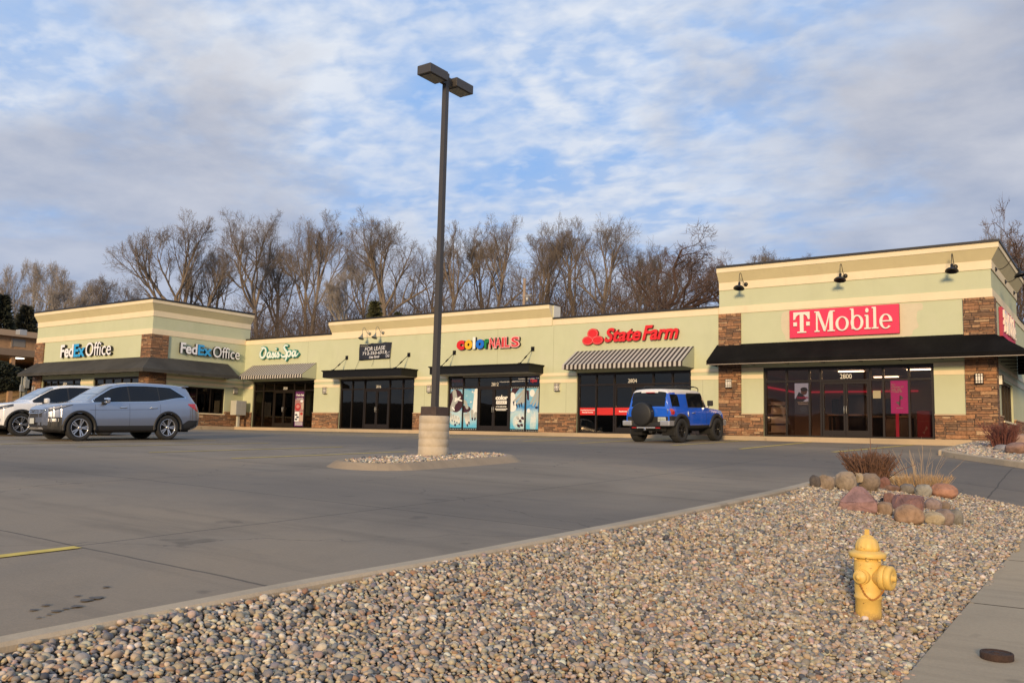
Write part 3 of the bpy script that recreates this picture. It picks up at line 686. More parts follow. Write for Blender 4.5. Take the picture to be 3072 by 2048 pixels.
for q in stroke(P, [.012] * len(P)): lg.add([banp(u, v, .013) for u, v in q], [(0, 1, 2, 3)])
P = spline([(.975, .23), (.94, .24), (.93, .14), (.955, .09), (.97, .15), (.95, .155)], 4)
for q in stroke(P, [.014] * len(P)): lg.add([banp(u, v, .013) for u, v in q], [(0, 1, 2, 3)])
lg.build('lettering', SGW, s)
rp = MB()
for p, q in (((-34.08, 4.08), (-34.32, 3.5)), ((-32.98, 4.08), (-33.05, 3.72)), ((-31.83, 4.1), (-31.72, 3.5))): rp.tube([(p[0], D - .05, p[1]), (q[0], D - .12, q[1])], .007, 5)
rp.build('rope', BLACKM, s)

# nail salon letters
s = sign_root('multicolour_sign', (-25.4, D, 4.33), 'row of red, yellow, white, blue and green channel letters followed by outlined red capitals')
def ux(x): return at_y(1200 + x / 2.85, 850 + 520 / 2.85, D).x
for ch, x0, x1, z0, z1, col in (('c', 502, 569, 4.36, 4.83, (.62, .015, .015)), ('o', 571, 636, 4.36, 4.83, (.75, .42, .01)), ('l', 639, 662, 4.37, 4.95, (.78, .78, .74)), ('o', 665, 736, 4.36, 4.83, (.01, .14, .62)), ('r', 739, 778, 4.37, 4.83, (.01, .20, .05))):
    fm = mat('channel_letter_' + {.62: 'red', .75: 'yellow', .78: 'white', .01: 'blue'}.get(col[0], 'x') + ('_green' if col[1] == .2 else ''), col, .35)
    letters('letter', ch, (ux(x0), ux(x1), z0, z1), 'y', D, [fm, RET], s, .13, .04, bold=.065 if ch != 'l' else .03)
PKR = mat('pink_outline_face', (.78, .42, .40), .4); RDF = mat('red_stripe_face', (.60, .03, .035), .4)
for ch, x0, x1 in (('N', 779, 830), ('A', 829, 882), ('I', 884, 907), ('L', 910, 958), ('S', 960, 1040)):
    letters('letter', ch, (ux(x0), ux(x1), 4.35, 4.88), 'y', D, [PKR, RET], s, .12, .04, bold=.055)
    xa, xb = ux(x0), ux(x1); dx = (xb - xa) * .12
    letters('letter', ch, (xa + dx, xb - dx, 4.39, 4.84), 'y', D, [RDF, RDF], s, .006, .163, bold=.012)
# insurance sign
s = sign_root('wordmark_sign', (-17.8, D, 4.3), 'red slanted two word lettering with three red ovals above the wide striped awning')
REDF = mat('red_sign_face', (.66, .018, .018), .35); REDD = mat('red_sign_return', (.20, .01, .01), .5); LINE = mat('pale_red_outline', (.72, .22, .20), .4)
for i, (cx, cz, rx, rz) in enumerate(((-19.58, 4.80, .275, .225), (-19.83, 4.495, .285, .195), (-19.33, 4.50, .285, .195))):
    ov = MB(); flat_poly(ov, ell(cx, cz, rx, rz)[::-1], 'y', D, .03, .14 + .002 * i, 0, 1); oo = ov.build('oval', [REDF, REDD], s)
    rg = MB(); o_, n_ = ell(cx, cz, rx - .035, rz - .035, 40), ell(cx, cz, rx - .048, rz - .048, 40)
    for k in range(40): flat_poly(rg, [o_[k], n_[k], n_[(k + 1) % 40], o_[(k + 1) % 40]], 'y', D, .142 + .002 * i, .1455 + .002 * i)
    rg.build('outline', LINE, oo)
letters('lettering', 'State', (-18.97, -17.20, 4.38, 5.0), 'y', D, [REDF, REDD], s, .13, .04, bold=.03, shear=.28)
letters('lettering', 'Farm', (-17.14, -15.46, 4.38, 5.02), 'y', D, [REDF, REDD], s, .13, .04, bold=.03, shear=.28)

# magenta phone shop signs: slab serif letters built from strokes
def ring(cx, cy, rx, ry, ix, iy, a0=0, a1=360, n=36):
    out = []
    for i in range(n):
        p, q = R_(a0 + (a1 - a0) * i / n), R_(a0 + (a1 - a0) * (i + 1) / n)
        out.append([(cx + rx * math.cos(p), cy + ry * math.sin(p)), (cx + rx * math.cos(q), cy + ry * math.sin(q)), (cx + ix * math.cos(q), cy + iy * math.sin(q)), (cx + ix * math.cos(p), cy + iy * math.sin(p))])
    return out
def rc(a, b, c, d): return [(a, c), (b, c), (b, d), (a, d)]
SLAB = {'T': [rc(.0, 1, .87, 1), [(0, .87), (0, .64), (.10, .64), (.16, .78), (.30, .87)], [(1, .87), (.70, .87), (.84, .78), (.90, .64), (1, .64)], rc(.40, .62, .06, .87), rc(.24, .78, 0, .065), rc(0, .21, .33, .52), rc(.79, 1, .33, .52)],
        'M': [rc(0, .24, .94, 1), rc(.76, 1, .94, 1), rc(.08, .16, .06, .94), rc(.74, .91, .06, .94), rc(0, .25, 0, .06), rc(.64, 1, 0, .06), [(.12, .94), (.26, .94), (.53, .22), (.53, .02), (.46, .02)], [(.54, .02), (.54, .22), (.72, .94), (.80, .94), (.76, .80)]],
        'o': ring(.5, .33, .5, .36, .30, .30), 'b': [rc(.0, .26, .94, 1), rc(.10, .28, .03, .94)] + ring(.52, .33, .47, .36, .27, .29),
        'i': [rc(.10, .62, .60, .66), rc(.28, .66, .06, .60), rc(.02, .96, 0, .06), ell(.45, .87, .24, .105)], 'l': [rc(.08, .64, .94, 1), rc(.28, .66, .06, .94), rc(.02, .96, 0, .06)],
        'e': ring(.5, .33, .5, .36, .28, .30, 0, 318) + [rc(.22, .99, .315, .375)]}
MAG = mat('magenta_red_panel', (.66, .025, .09), .5, var=.03, vscale=2); IVO = mat('ivory_letter', (.74, .69, .60), .4); MAGD = mat('magenta_panel_edge', (.35, .015, .05), .5)
def phone_sign(label, face, W, u0, u1, z0, z1, loc):
    s = thing('panel_sign', loc, label, 'sign', 'magenta panel signs'); p = MB(); flat_poly(p, [(u0, z1), (u0, z0), (u1, z0), (u1, z1)] if face == 'y' else [(u0, z0), (u1, z0), (u1, z1), (u0, z1)], face, W, .01, .12, 0, 1); p.build('panel', [MAG, MAGD], s)
    Wd, H = u1 - u0, z1 - z0
    for ch, a, b, c, d in (('T', .042, .198, .165, .915), ('M', .243, .432, .17, .905), ('o', .440, .560, .185, .90), ('b', .572, .692, .185, .93), ('i', .697, .757, .185, .93), ('l', .762, .825, .185, .94), ('e', .832, .943, .185, .90)):
        L = MB()
        for k, q in enumerate(SLAB[ch]):
            pts = [(u0 + Wd * (a + (b - a) * x), z0 + H * (c + (d - c) * y)) for x, y in q]
            ar = sum(pts[i][0] * pts[(i + 1) % len(pts)][1] - pts[(i + 1) % len(pts)][0] * pts[i][1] for i in range(len(pts)))
            if (ar > 0) == (face == 'y'): pts = pts[::-1]
            if face == 'y': pts = pts
            flat_poly(L, pts, face, W, .121, .175 + .0004 * k)
        L.build('letter', IVO, s)
    return s
phone_sign('magenta panel sign with ivory slab serif lettering on the front wall above the black awning', 'y', D, -10.83, -6.86, 4.19, 5.26, (-8.85, D, 4.19))
phone_sign('magenta panel sign with ivory lettering round the corner, cut off by the photo edge', 'x', XR, 35.66, 39.65, 4.15, 5.2, (XR, 37.6, 4.15))

# ================================================================== POSTERS AND WINDOW GRAPHICS
def pm_(n, c, r=.5): return mat('print_' + n, c, r)
def gradient_print(name, stops, scale=2.2, axis=2, lo=.5, hi=2.5, warp=.5):
    m = bpy.data.materials.new(name); t = nt(m); p = pbsdf(m); tc = t.nodes.new('ShaderNodeTexCoord'); s = t.nodes.new('ShaderNodeSeparateXYZ'); t.links.new(tc.outputs['Object'], s.inputs[0])
    f = math_node(t, 'ADD', math_node(t, 'MULTIPLY', s.outputs[axis], 1 / (hi - lo)), math_node(t, 'MULTIPLY', math_node(t, 'SUBTRACT', noise_fac(t, tc.outputs['Object'], scale, 3), .5), warp))
    t.links.new(ramp(t, f, stops), p.inputs['Base Color']); p.inputs['Roughness'].default_value = .4; return m
AQ = gradient_print('aqua_print', [(0, (.10, .42, .62)), (.35, (.45, .60, .62)), (.55, (.02, .22, .55)), (.8, (.40, .60, .66)), (1, (.03, .25, .55))], 2.0)
SKIN = gradient_print('pale_hand_print', [(0, (.55, .54, .48)), (.5, (.66, .65, .58)), (1, (.36, .38, .36))], 5, lo=0, hi=.6, warp=.9)
MAROON = pm_('maroon', (.045, .012, .02)); NAVY = pm_('navy', (.012, .02, .06)); PALEB = gradient_print('pale_aqua_print', [(0, (.30, .50, .55)), (.5, (.62, .66, .62)), (1, (.20, .45, .60))], 6, lo=0, hi=1, warp=1.2)
LAY = [0]
def gp(mb, pts, mi=0, Y=D, base=.0):
    ar = sum(pts[i][0] * pts[(i + 1) % len(pts)][1] - pts[(i + 1) % len(pts)][0] * pts[i][1] for i in range(len(pts)))
    if ar > 0: pts = pts[::-1]
    LAY[0] += 1; o = .004 + .00025 * (LAY[0] % 60); flat_poly(mb, pts, 'y', Y + .122, base, o, mi)
def capsule(x0, z0, x1, z1, w0, w1):
    d = Vector((x1 - x0, z1 - z0)); L = d.length; d /= L; n = Vector((-d.y, d.x)); P = []
    for i in range(9):
        a = math.pi / 2 + math.pi * i / 8; P.append((x0 + (d.x * math.cos(a) + n.x * math.sin(a)) * w0, z0 + (d.y * math.cos(a) + n.y * math.sin(a)) * w0))
    for i in range(9):
        a = -math.pi / 2 + math.pi * i / 8; P.append((x1 + (d.x * math.cos(a) + n.x * math.sin(a)) * w1, z1 + (d.y * math.cos(a) + n.y * math.sin(a)) * w1))
    return P
def clip(pts, a, b, c, d): return [(clamp(x, a, b), clamp(z, c, d)) for x, z in pts]
def salon_poster(label, a, b, z0, z1, fig):
    o = thing('window_poster', ((a + b) / 2, D + .122, z0), label, 'poster', 'nail salon window posters'); LAY[0] = 0
    p = MB(); flat_poly(p, [(a, z1), (a, z0), (b, z0), (b, z1)], 'y', D + .122, 0, .003, 0)
    W, H = b - a, z1 - z0; P = lambda u, v: (a + W * u, z0 + H * v)
    def cl(pts): return clip(pts, a, b, z0, z1)
    fig(p, P, cl, W, H); p.build('sheet', [AQ, SKIN, MAROON, NAVY, PALEB, pm_('white', (.72, .74, .72))], o)
    e = MB()
    for zz in (z0 - .075, z1 + .03):
        k = 7
        for i in range(k): e.add([to_wall((a + W * (i + .15) / k, zz + .02, .002), 'y', D + .122), to_wall((a + W * (i + .15) / k, zz, .002), 'y', D + .122), to_wall((a + W * (i + .7) / k, zz, .002), 'y', D + .122), to_wall((a + W * (i + .7) / k, zz + .02, .002), 'y', D + .122)], [(0, 1, 2, 3)])
    e.build('dashed_border', pm_('white', (.72, .74, .72)), o); return o
def nailed(p, cl, P, W, x0, z0, x1, z1, w, dark=True):
    a, b = P(x0, z0), P(x1, z1); gp(p, cl(capsule(*a, *b, w * W, w * W * .75)), 1)
    if dark:
        d = (Vector(b) - Vector(a)).normalized(); q = Vector(b) + d * w * W * .25; gp(p, cl(capsule(b[0], b[1], q.x + d.x * .05, q.y + d.y * .05, w * W * .55, w * W * .35)), 3)
def f1(p, P, cl, W, H):
    gp(p, cl(ell(*P(.45, .70), .62 * W, .30 * H)), 2); gp(p, cl(capsule(*P(.30, .93), *P(.42, .70), .16 * W, .20 * W)), 1); gp(p, cl(capsule(*P(.40, .78), *P(.10, .50), .16 * W, .22 * W)), 1)
    for x, z, xx, zz in ((.42, .76, .92, .70), (.40, .70, .80, .80), (.2, .52, .35, .46)): gp(p, cl(capsule(*P(x, z), *P(xx, zz), .07 * W, .045 * W)), 5)
    gp(p, cl(ell(*P(.40, .20), .45 * W, .14 * H)), 4)
    for i in range(4): nailed(p, cl, P, W, .05 + .22 * i, .36 - .04 * i, .18 + .2 * i, .20 - .03 * i, .07)
    gp(p, cl(ell(*P(.45, .07), .08 * W, .035 * H)), 3)
def f2(p, P, cl, W, H):
    gp(p, cl(ell(*P(.25, .66), .56 * W, .31 * H)), 4); gp(p, cl(ell(*P(.10, .48), .42 * W, .09 * H)), 2); gp(p, cl(capsule(*P(.05, .66), *P(.25, .52), .14 * W, .10 * W)), 1)
    for x, z in ((.2, .82), (.45, .75), (.15, .72), (.52, .66), (.33, .60), (.62, .92), (.75, .9)): gp(p, cl(ell(*P(x, z), .06 * W, .02 * H)), 5 if x > .5 else 0)
    gp(p, cl(capsule(*P(.95, .95), *P(.88, .45), .18 * W, .25 * W)), 5)
    for a in ((.15, .32, .30, .08), (.35, .36, .42, .14), (.62, .42, .66, .24), (.9, .36, .86, .24)): nailed(p, cl, P, W, *a, .11)
def f3(p, P, cl, W, H):
    gp(p, cl([P(0, .9), P(.1, 1), P(.6, 1), P(0, .72)]), 2)
    gp(p, cl(capsule(*P(.12, .55), *P(.1, .82), .30 * W, .20 * W)), 5)
    for i, a in enumerate(((.95, .95, .2, .66), (.98, .86, .42, .60), (1.0, .77, .60, .61), (1.0, .70, .75, .63))): gp(p, cl(capsule(*P(*a[:2]), *P(*a[2:]), .105 * W, .06 * W)), 1); gp(p, cl(capsule(*P(a[2], a[3]), *P(a[2] + .04, a[3] - .08), .05 * W, .025 * W)), 3)
    gp(p, cl(ell(*P(.80, .17), .62 * W, .22 * H)), 4)
    for x, z in ((.5, .28), (.7, .2), (.85, .27), (.6, .08), (.8, .1), (.45, .14)): gp(p, cl(ell(*P(x, z), .10 * W, .035 * H)), 1 if x < .6 else 2); gp(p, cl(ell(*P(x + .06, z - .03), .05 * W, .014 * H)), 3)
def f4(p, P, cl, W, H):
    gp(p, cl(ell(*P(.60, .86), .55 * W, .22 * H)), 4); gp(p, cl([P(0, .95), P(.18, .95), P(.22, .7), P(.05, .72)]), 2); gp(p, cl(ell(*P(.45, .88), .2 * W, .09 * H)), 5)
    for a in ((.98, .98, .35, .62), (1, .86, .55, .58), (1, .75, .80, .56)): gp(p, cl(capsule(*P(*a[:2]), *P(*a[2:]), .13 * W, .07 * W)), 1)
    gp(p, cl(ell(*P(.82, .525), .12 * W, .03 * H)), 3); gp(p, cl(ell(*P(.18, .45), .13 * W, .05 * H)), 5); gp(p, cl(capsule(*P(.55, .05), *P(.60, .38), .24 * W, .20 * W)), 4)
salon_poster('blue nail salon poster with a dark oval and pale hands, leftmost of four', -27.79, -27.02, .56, 2.44, f1)
salon_poster('aqua nail salon poster with a speckled oval, just left of the salon door', -26.94, -26.10, .56, 2.46, f2)
salon_poster('nail salon poster with fingers and a patterned bowl, right of the salon door', -24.13, -23.31, .54, 2.44, f3)
salon_poster('bright blue nail salon poster with a pale flower, rightmost of four', -23.23, -22.53, .54, 2.44, f4)
# salon door lettering and neon
s = thing('door_lettering', (-24.65, D + .1, 1.3), 'white lettering with phone number on the right hand salon door', 'window lettering')
NW = D + .124
letters('lettering', 'color', (-25.02, -24.30, 1.90, 2.13), 'y', NW, [NUM], s, .003, .002, bold=.06)
pz = MB(); flat_poly(pz, [(-24.98, 1.86), (-24.98, 1.70), (-24.36, 1.70), (-24.36, 1.86)], 'y', NW, .002, .005); pz.build('panel', NUM, s)
letters('lettering', 'NAILS', (-24.90, -24.44, 1.735, 1.825), 'y', NW, [pm_('grey', (.25, .24, .22))], s, .002, .006, bold=.01)
letters('lettering', '(712) 258-4548', (-24.98, -24.38, 1.545, 1.625), 'y', NW, [NUM], s, .003, .002, bold=.03)
pz = MB(); flat_poly(pz, [(-25.06, 1.50), (-25.06, 1.465), (-24.30, 1.465), (-24.30, 1.50)], 'y', NW, .002, .005); flat_poly(pz, [(-24.98, 1.435), (-24.98, 1.405), (-24.38, 1.405), (-24.38, 1.435)], 'y', NW, .002, .005); pz.build('small_print', NUM, s)
NEONR = emat('red_neon', (1.0, .03, .05), 9); NEONRD = emat('dim_red_neon', (.6, .01, .05), 1.6); NEONB = emat('blue_neon', (.04, .04, .7), 2.0)
s = thing('neon_sign', (-27.4, D + .16, 2.6), 'unlit looking red and blue neon sign over the leftmost salon poster', 'neon sign')
letters('lettering', 'NAILS', (-27.76, -27.05, 2.79, 2.93), 'y', D + .16, [NEONRD], s, .02, .0); letters('lettering', '& SPA', (-27.76, -27.05, 2.63, 2.75), 'y', D + .16, [emat('dim_violet_neon', (.25, .2, .55), 1.3)], s, .02, .0)
s = thing('neon_sign', (-22.85, D + .16, 2.6), 'glowing red neon script in a blue oval at the top right of the salon front', 'neon sign')
letters('lettering', 'Open', (-23.05, -22.68, 2.68, 2.88), 'y', D + .16, [NEONR], s, .02, .0, bold=.04, shear=.2)
nb = MB(); P = ell(-22.86, 2.785, .29, .165, 32) ; nb.tube([(x, D + .16, z) for x, z in P + P[:1]], .012, 6); nb.build('oval_tube', NEONB, s)
s = thing('neon_sign', (-38.8, D + .16, 2.65), 'dark red round neon sign over the purple spa poster', 'neon sign')
nb = MB(); P = ell(-38.83, 2.80, .24, .17, 32); nb.tube([(x, D + .16, z) for x, z in P + P[:1]], .014, 6); nb.build('ring_tube', emat('deep_red_neon', (.5, .01, .02), .10), s)
# spa poster
s = thing('window_poster', (-38.8, D + .12, .48), 'tall purple spa poster with fruit and stone pictures', 'poster'); LAY[0] = 0
p = MB(); a, b, z0, z1 = -39.19, -38.42, .50, 2.47; P = lambda u, v: (a + (b - a) * u, z0 + (z1 - z0) * v)
flat_poly(p, [P(0, 1), P(0, 0), P(1, 0), P(1, 1)], 'y', D + .122, 0, .003, 0)
gp(p, [P(0, .43), P(1, .43), P(1, .76), P(0, .76)], 1); gp(p, [P(.03, .14), P(.5, .14), P(.5, .42), P(.03, .42)], 2); gp(p, [P(.53, .14), P(.97, .14), P(.97, .42), P(.53, .42)], 3)
gp(p, ell(*P(.33, .55), .24, .22), 4); gp(p, ell(*P(.33, .57), .15, .10), 5); gp(p, ell(*P(.85, .58), .12, .20), 3); gp(p, ell(*P(.72, .72), .12, .07), 2)
for x, z in ((.2, .2), (.35, .26), (.2, .33)): gp(p, ell(*P(x, z), .11, .05), 6)
gp(p, ell(*P(.75, .36), .12, .08), 4); gp(p, [P(.02, .765), P(.98, .765), P(.98, .775), P(.02, .775)], 2)
for k in range(3): gp(p, [P(.1, .035 + .033 * k), P(.9, .035 + .033 * k), P(.9, .05 + .033 * k), P(.1, .05 + .033 * k)], 2)
p.build('sheet', [pm_('purple', (.10, .02, .10)), pm_('dusty_pink', (.34, .18, .17)), pm_('white', (.72, .74, .72)), pm_('beige', (.50, .38, .30)), pm_('fruit_red', (.38, .04, .04)), pm_('pink', (.55, .22, .20)), NAVY], s)
letters('lettering', 'Oasis Spa', (a + .08, b - .04, 2.18, 2.33), 'y', D + .122, [NUM], s, .002, .02, bold=.03); letters('lettering', '712-258-4020', (a + .14, b - .10, 2.05, 2.11), 'y', D + .122, [NUM], s, .002, .02, bold=.02)
# insurance window bands
RB = mat('red_window_band', (.58, .02, .015), .5)
for lab, xa, xb, tx in (('red window band with two lines of white print, leftmost pane', -20.325, -19.53, ('Providing Insurance and', 'Financial Services')), ('plain red window band between the two printed bands', -19.45, -18.63, ()), ('red window band with one white word, left of the spare wheel', -18.53, -17.72, ('Business',))):
    s = thing('window_band', ((xa + xb) / 2, D + .12, 1.2), lab, 'window graphic', 'red window bands'); p = MB(); flat_poly(p, [(xa, 1.53), (xa, 1.21), (xb, 1.21), (xb, 1.53)], 'y', D + (.122 if xa < -18.6 else .068), 0, .003); p.build('sheet', RB, s)
    for k, q in enumerate(tx):
        zc = (1.42 - .09 * k) if len(tx) == 2 else 1.37; hw = .36 if len(tx[0]) > 12 and k == 0 else (.28 if len(tx) == 2 else .20)
        letters('lettering', q, ((xa + xb) / 2 - hw, (xa + xb) / 2 + hw, zc - .03, zc + .03), 'y', D + (.122 if xa < -18.6 else .068), [NUM], s, .002, .004, bold=.04)
# phone shop posters
s = thing('window_poster', (-10.47, D + .3, 1.28), 'bright poster of a person in a cap left of the phone shop door', 'poster'); LAY[0] = 0
PY = D + .05
p = MB(); a, b, z0, z1 = -10.75, -10.21, 1.28, 2.46; P = lambda u, v: (a + (b - a) * u, z0 + (z1 - z0) * v)
flat_poly(p, [P(0, 1), P(0, 0), P(1, 0), P(1, 1)], 'y', PY + .122, 0, .003, 0)
gp(p, [P(0, 0), P(1, 0), P(1, .42), P(.75, .40), P(0, .50)], 1, PY); gp(p, [P(.0, .45), P(.30, .72), P(.62, .62), P(.85, .50), P(.6, .42)], 2, PY); gp(p, ell(*P(.66, .73), .12, .13), 3, PY); gp(p, ell(*P(.66, .80), .135, .08), 2, PY); gp(p, [P(.80, .79), P(1.0, .77), P(.98, .75), P(.8, .76)], 2, PY)
gp(p, ell(*P(.62, .16), .14, .11), 4, PY); gp(p, [P(.2, .365), P(.95, .365), P(.95, .385), P(.2, .385)], 5, PY); gp(p, [P(.25, .31), P(.95, .31), P(.95, .33), P(.25, .33)], 5, PY)
p.build('sheet', [mat('pale_screen', (.4, .43, .5), .5, emit=(.40, .45, .60), estr=.75), pm_('slate', (.07, .08, .12)), pm_('dark_cap', (.03, .035, .06)), pm_('tan_face', (.20, .11, .08)), pm_('steel_blue', (.10, .14, .22)), pm_('white', (.72, .74, .72))], s)
letters('lettering', 'freedom', (a + .09, b - .02, 1.86, 1.97), 'y', PY + .122, [pm_('magenta', (.55, .02, .16))], s, .002, .02, bold=.04)
s = thing('window_poster', (-6.95, D + .3, 1.3), 'magenta poster with white print hanging right of the phone shop door', 'poster'); LAY[0] = 0
p = MB(); a, b, z0, z1 = -7.27, -6.67, 1.31, 2.50; P = lambda u, v: (a + (b - a) * u, z0 + (z1 - z0) * v)
MP = mat('magenta_screen', (.45, .02, .18), .5, emit=(.60, .02, .20), estr=.8); flat_poly(p, [P(0, 1), P(0, 0), P(1, 0), P(1, 1)], 'y', PY + .122, 0, .003, 0)
gp(p, [P(.52, .40), P(.72, .46), P(.55, .56)], 1, PY); gp(p, [P(.26, .34), P(.50, .24), P(.50, .36), P(.36, .36)], 1, PY); gp(p, [P(.47, .22), P(.53, .22), P(.56, .54), P(.50, .54)], 2, PY); gp(p, [P(.3, .155), P(.68, .155), P(.68, .175), P(.3, .175)], 3, PY)
p.build('sheet', [MP, pm_('mint', (.35, .50, .50)), pm_('wine', (.15, .01, .06)), pm_('white', (.72, .74, .72))], s)
for q, z, w_ in (('Get a', 2.36, .14), ('iPhone 17', 2.26, .42), ('on us', 2.16, .32), ('+ 4 lines 25', 2.09, .36)): letters('lettering', q, (a + .03, a + .03 + w_, z - .03, z + .045 if w_ > .3 else z + .03), 'y', PY + .122, [NUM], s, .002, .02, bold=.03)
s = thing('poster_stand', (-6.15, D + .6, FL), 'dark red standing poster at the right end of the phone shop window', 'poster stand'); LAY[0] = 0
SY = D + .4; p = MB(); a, b, z0, z1 = -6.47, -5.95, .47, 1.42; P = lambda u, v: (a + (b - a) * u, z0 + (z1 - z0) * v)
flat_poly(p, [P(0, 1), P(0, 0), P(1, 0), P(1, 1)], 'y', SY + .122, -.03, .003, 0); gp(p, [P(.45, .22), P(.70, .36), P(.56, .44)], 1, SY); gp(p, [P(.3, .2), P(.46, .12), P(.5, .24)], 1, SY); gp(p, [P(.05, .60), P(.95, .60), P(.95, .61), P(.05, .61)], 1, SY)
p.build('panel', [pm_('deep_red', (.22, .012, .02)), pm_('dusty', (.30, .16, .16))], s); q = MB(); q.box((a + .05, SY + .06, FL + .004), (b - .05, SY + .34, FL + .03)); q.box((a + .2, SY + .16, FL + .03), (b - .2, SY + .2, .6)); q.build('foot', BLACKM, s)
s = thing('notice', (-7.72, D + .1, 1.85), 'small yellowish paper notice stuck beside the phone shop door', 'notice'); p = MB(); flat_poly(p, [(-7.87, 2.14), (-7.87, 1.86), (-7.60, 1.86), (-7.60, 2.14)], 'y', D + .122, 0, .003, 0); p.build('sheet', pm_('yellowed_paper', (.34, .29, .17)), s)
# phone shop furniture
s = thing('light_column', (-7.35, D + 1.6, FL), 'glowing pink slim column standing inside the phone shop', 'light column'); p = MB(); p.bbox((-7.41, D + 1.55, FL + .05), (-7.31, D + 1.65, 2.1), .01); p.build('glowing_shaft', PINK, s); p = MB(); p.bbox((-7.52, D + 1.45, FL + .004), (-7.20, D + 1.75, FL + .05), .01); p.build('foot', BLACKM, s)
def display_table(label, x, y, w, d, h):
    o = thing('display_table', (x, y, FL), label, 'table', 'phone shop display tables'); t = MB(); t.bbox((-w / 2, -d / 2, h - .06), (w / 2, d / 2, h), .015); t.build('tabletop', mat('pale_wood_top', (.30, .20, .12), .5), o, local=True)
    for sx in (-1, 1):
        for sy in (-1, 1):
            l = MB(); l.box((sx * (w / 2 - .08) - .04, sy * (d / 2 - .08) - .04, .004), (sx * (w / 2 - .08) + .04, sy * (d / 2 - .08) + .04, h - .06)); l.build('leg', BRONZE, o, local=True)
    return o
display_table('brown display table seen through the left phone shop door', -9.3, D + 2.4, 1.5, .7, .95); display_table('brown display table deeper in the phone shop, behind the right door', -8.2, D + 4.2, 1.8, .8, .95)
s = thing('service_counter', (-9.5, D + 5.2, FL), 'dark rounded service counter inside the phone shop behind the left door', 'counter'); p = MB(); p.lathe([(.9, .005), (.9, 1.75), (.82, 1.85), (.0, 1.86)], k=32); p.build('drum', mat('charcoal_laminate', (.06, .055, .06), .5), s, local=True); p = MB(); p.lathe([(.93, .9), (1.0, .9), (1.0, .96), (.93, .96)], k=32); p.build('ledge', BRONZE, s, local=True)
for lab_, x_ in (('dark wall screen at the back of the phone shop, behind its left poster', -10.6), ('dark wall screen at the back of the phone shop, behind the door', -8.9)):
    s = thing('wall_screen', (x_, D + 6.95, 1.5), lab_, 'screen', 'screens on the phone shop back wall'); p = MB(); p.bbox((x_ - .6, D + 6.88, 1.45), (x_ + .6, D + 6.95, 2.2), .01); p.build('casing', BLACKM, s); p = MB(); p.box((x_ - .56, D + 6.872, 1.49), (x_ + .56, D + 6.879, 2.16)); p.build('panel', mat('dull_screen', (.10, .09, .10), .2), s)
for lab_, x_, y_ in (('pale wall shelf unit at the left end of the phone shop', -12.3, 3.0), ('pale shelf unit at the back right of the phone shop', -5.3, 5.0)):
    s = thing('shelf_unit', (x_, D + y_, FL), lab_, 'shelf', 'shelf units in the phone shop'); p = MB(); p.box((-.35, -.02, .005), (.35, .02, 1.5)); p.build('back_panel', mat('pale_laminate', (.45, .40, .36), .5), s, local=True)
    for k in range(4): p = MB(); p.box((-.35, -.32, .2 + .38 * k), (.35, -.021, .23 + .38 * k)); p.build('shelf', mat('pale_laminate', (.45, .40, .36), .5), s, local=True)
# cardboard boxes in the vacant unit
def carton(label, x, y, w, h):
    o = thing('carton', (x, y, FL + .005), label, 'box', 'cartons in the vacant shop'); p = MB(); p.box((-w / 2, -.2, 0), (w / 2, .2, h)); p.build('carton_body', mat('brown_cardboard', (.22, .125, .06), .8), o, local=True); p = MB(); p.box((-w / 2 + .01, -.204, h * .4), (w / 2 - .01, -.2005, h * .5)); p.build('tape', mat('tan_tape', (.3, .2, .1), .4), o, local=True); return o
carton('wider upright brown carton behind the glass left of the vacant shop door', -33.95, D + .5, .36, .82); carton('narrow upright brown carton behind the vacant shop door, right of a wider one', -33.45, D + .5, .28, .82)

# mailbox cluster in the corner
s = thing('mailbox_cabinet', (-43.05, 32.8, FL), 'grey parcel and mailbox cabinet on a post in the inner corner of the shops', 'mailbox')
GM = mat('putty_grey_paint', (.46, .45, .38), .55, var=.06, vscale=5); X1, X0 = -42.80, -43.30
ry = lambda px, py, X: (ray(px, py) * (X / ray(px, py).x))
y0 = ry(709.2, 1200, X1).y; y1 = ry(740.4, 1200, X1).y; y1 = min(y1, y0 + .85)
p = MB(); p.bbox((X0, y0, 1.08), (X1, y1, 1.92), .012); p.build('cabinet', GM, s)
d = MB(); ym = (y0 + y1) / 2
for (a, b, c, e) in ((y0 + .03, ym - .01, 1.52, 1.89), (y0 + .03, ym - .01, 1.12, 1.50), (ym + .01, y1 - .03, 1.52, 1.89), (ym + .01, y1 - .03, 1.12, 1.50)): d.bbox((X1 - .005, a, c), (X1 + .012, b, e), .006)
d.build('door', mat('grey_mail_door', (.36, .36, .34), .5), s)
p = MB(); p.box((-43.12, ym - .06, FL + .02), (-42.98, ym + .08, 1.08)); p.build('post', GM, s); p = MB(); p.box((-43.2, ym - .14, FL + .002), (-42.9, ym + .16, FL + .022)); p.build('base_plate', GM, s)

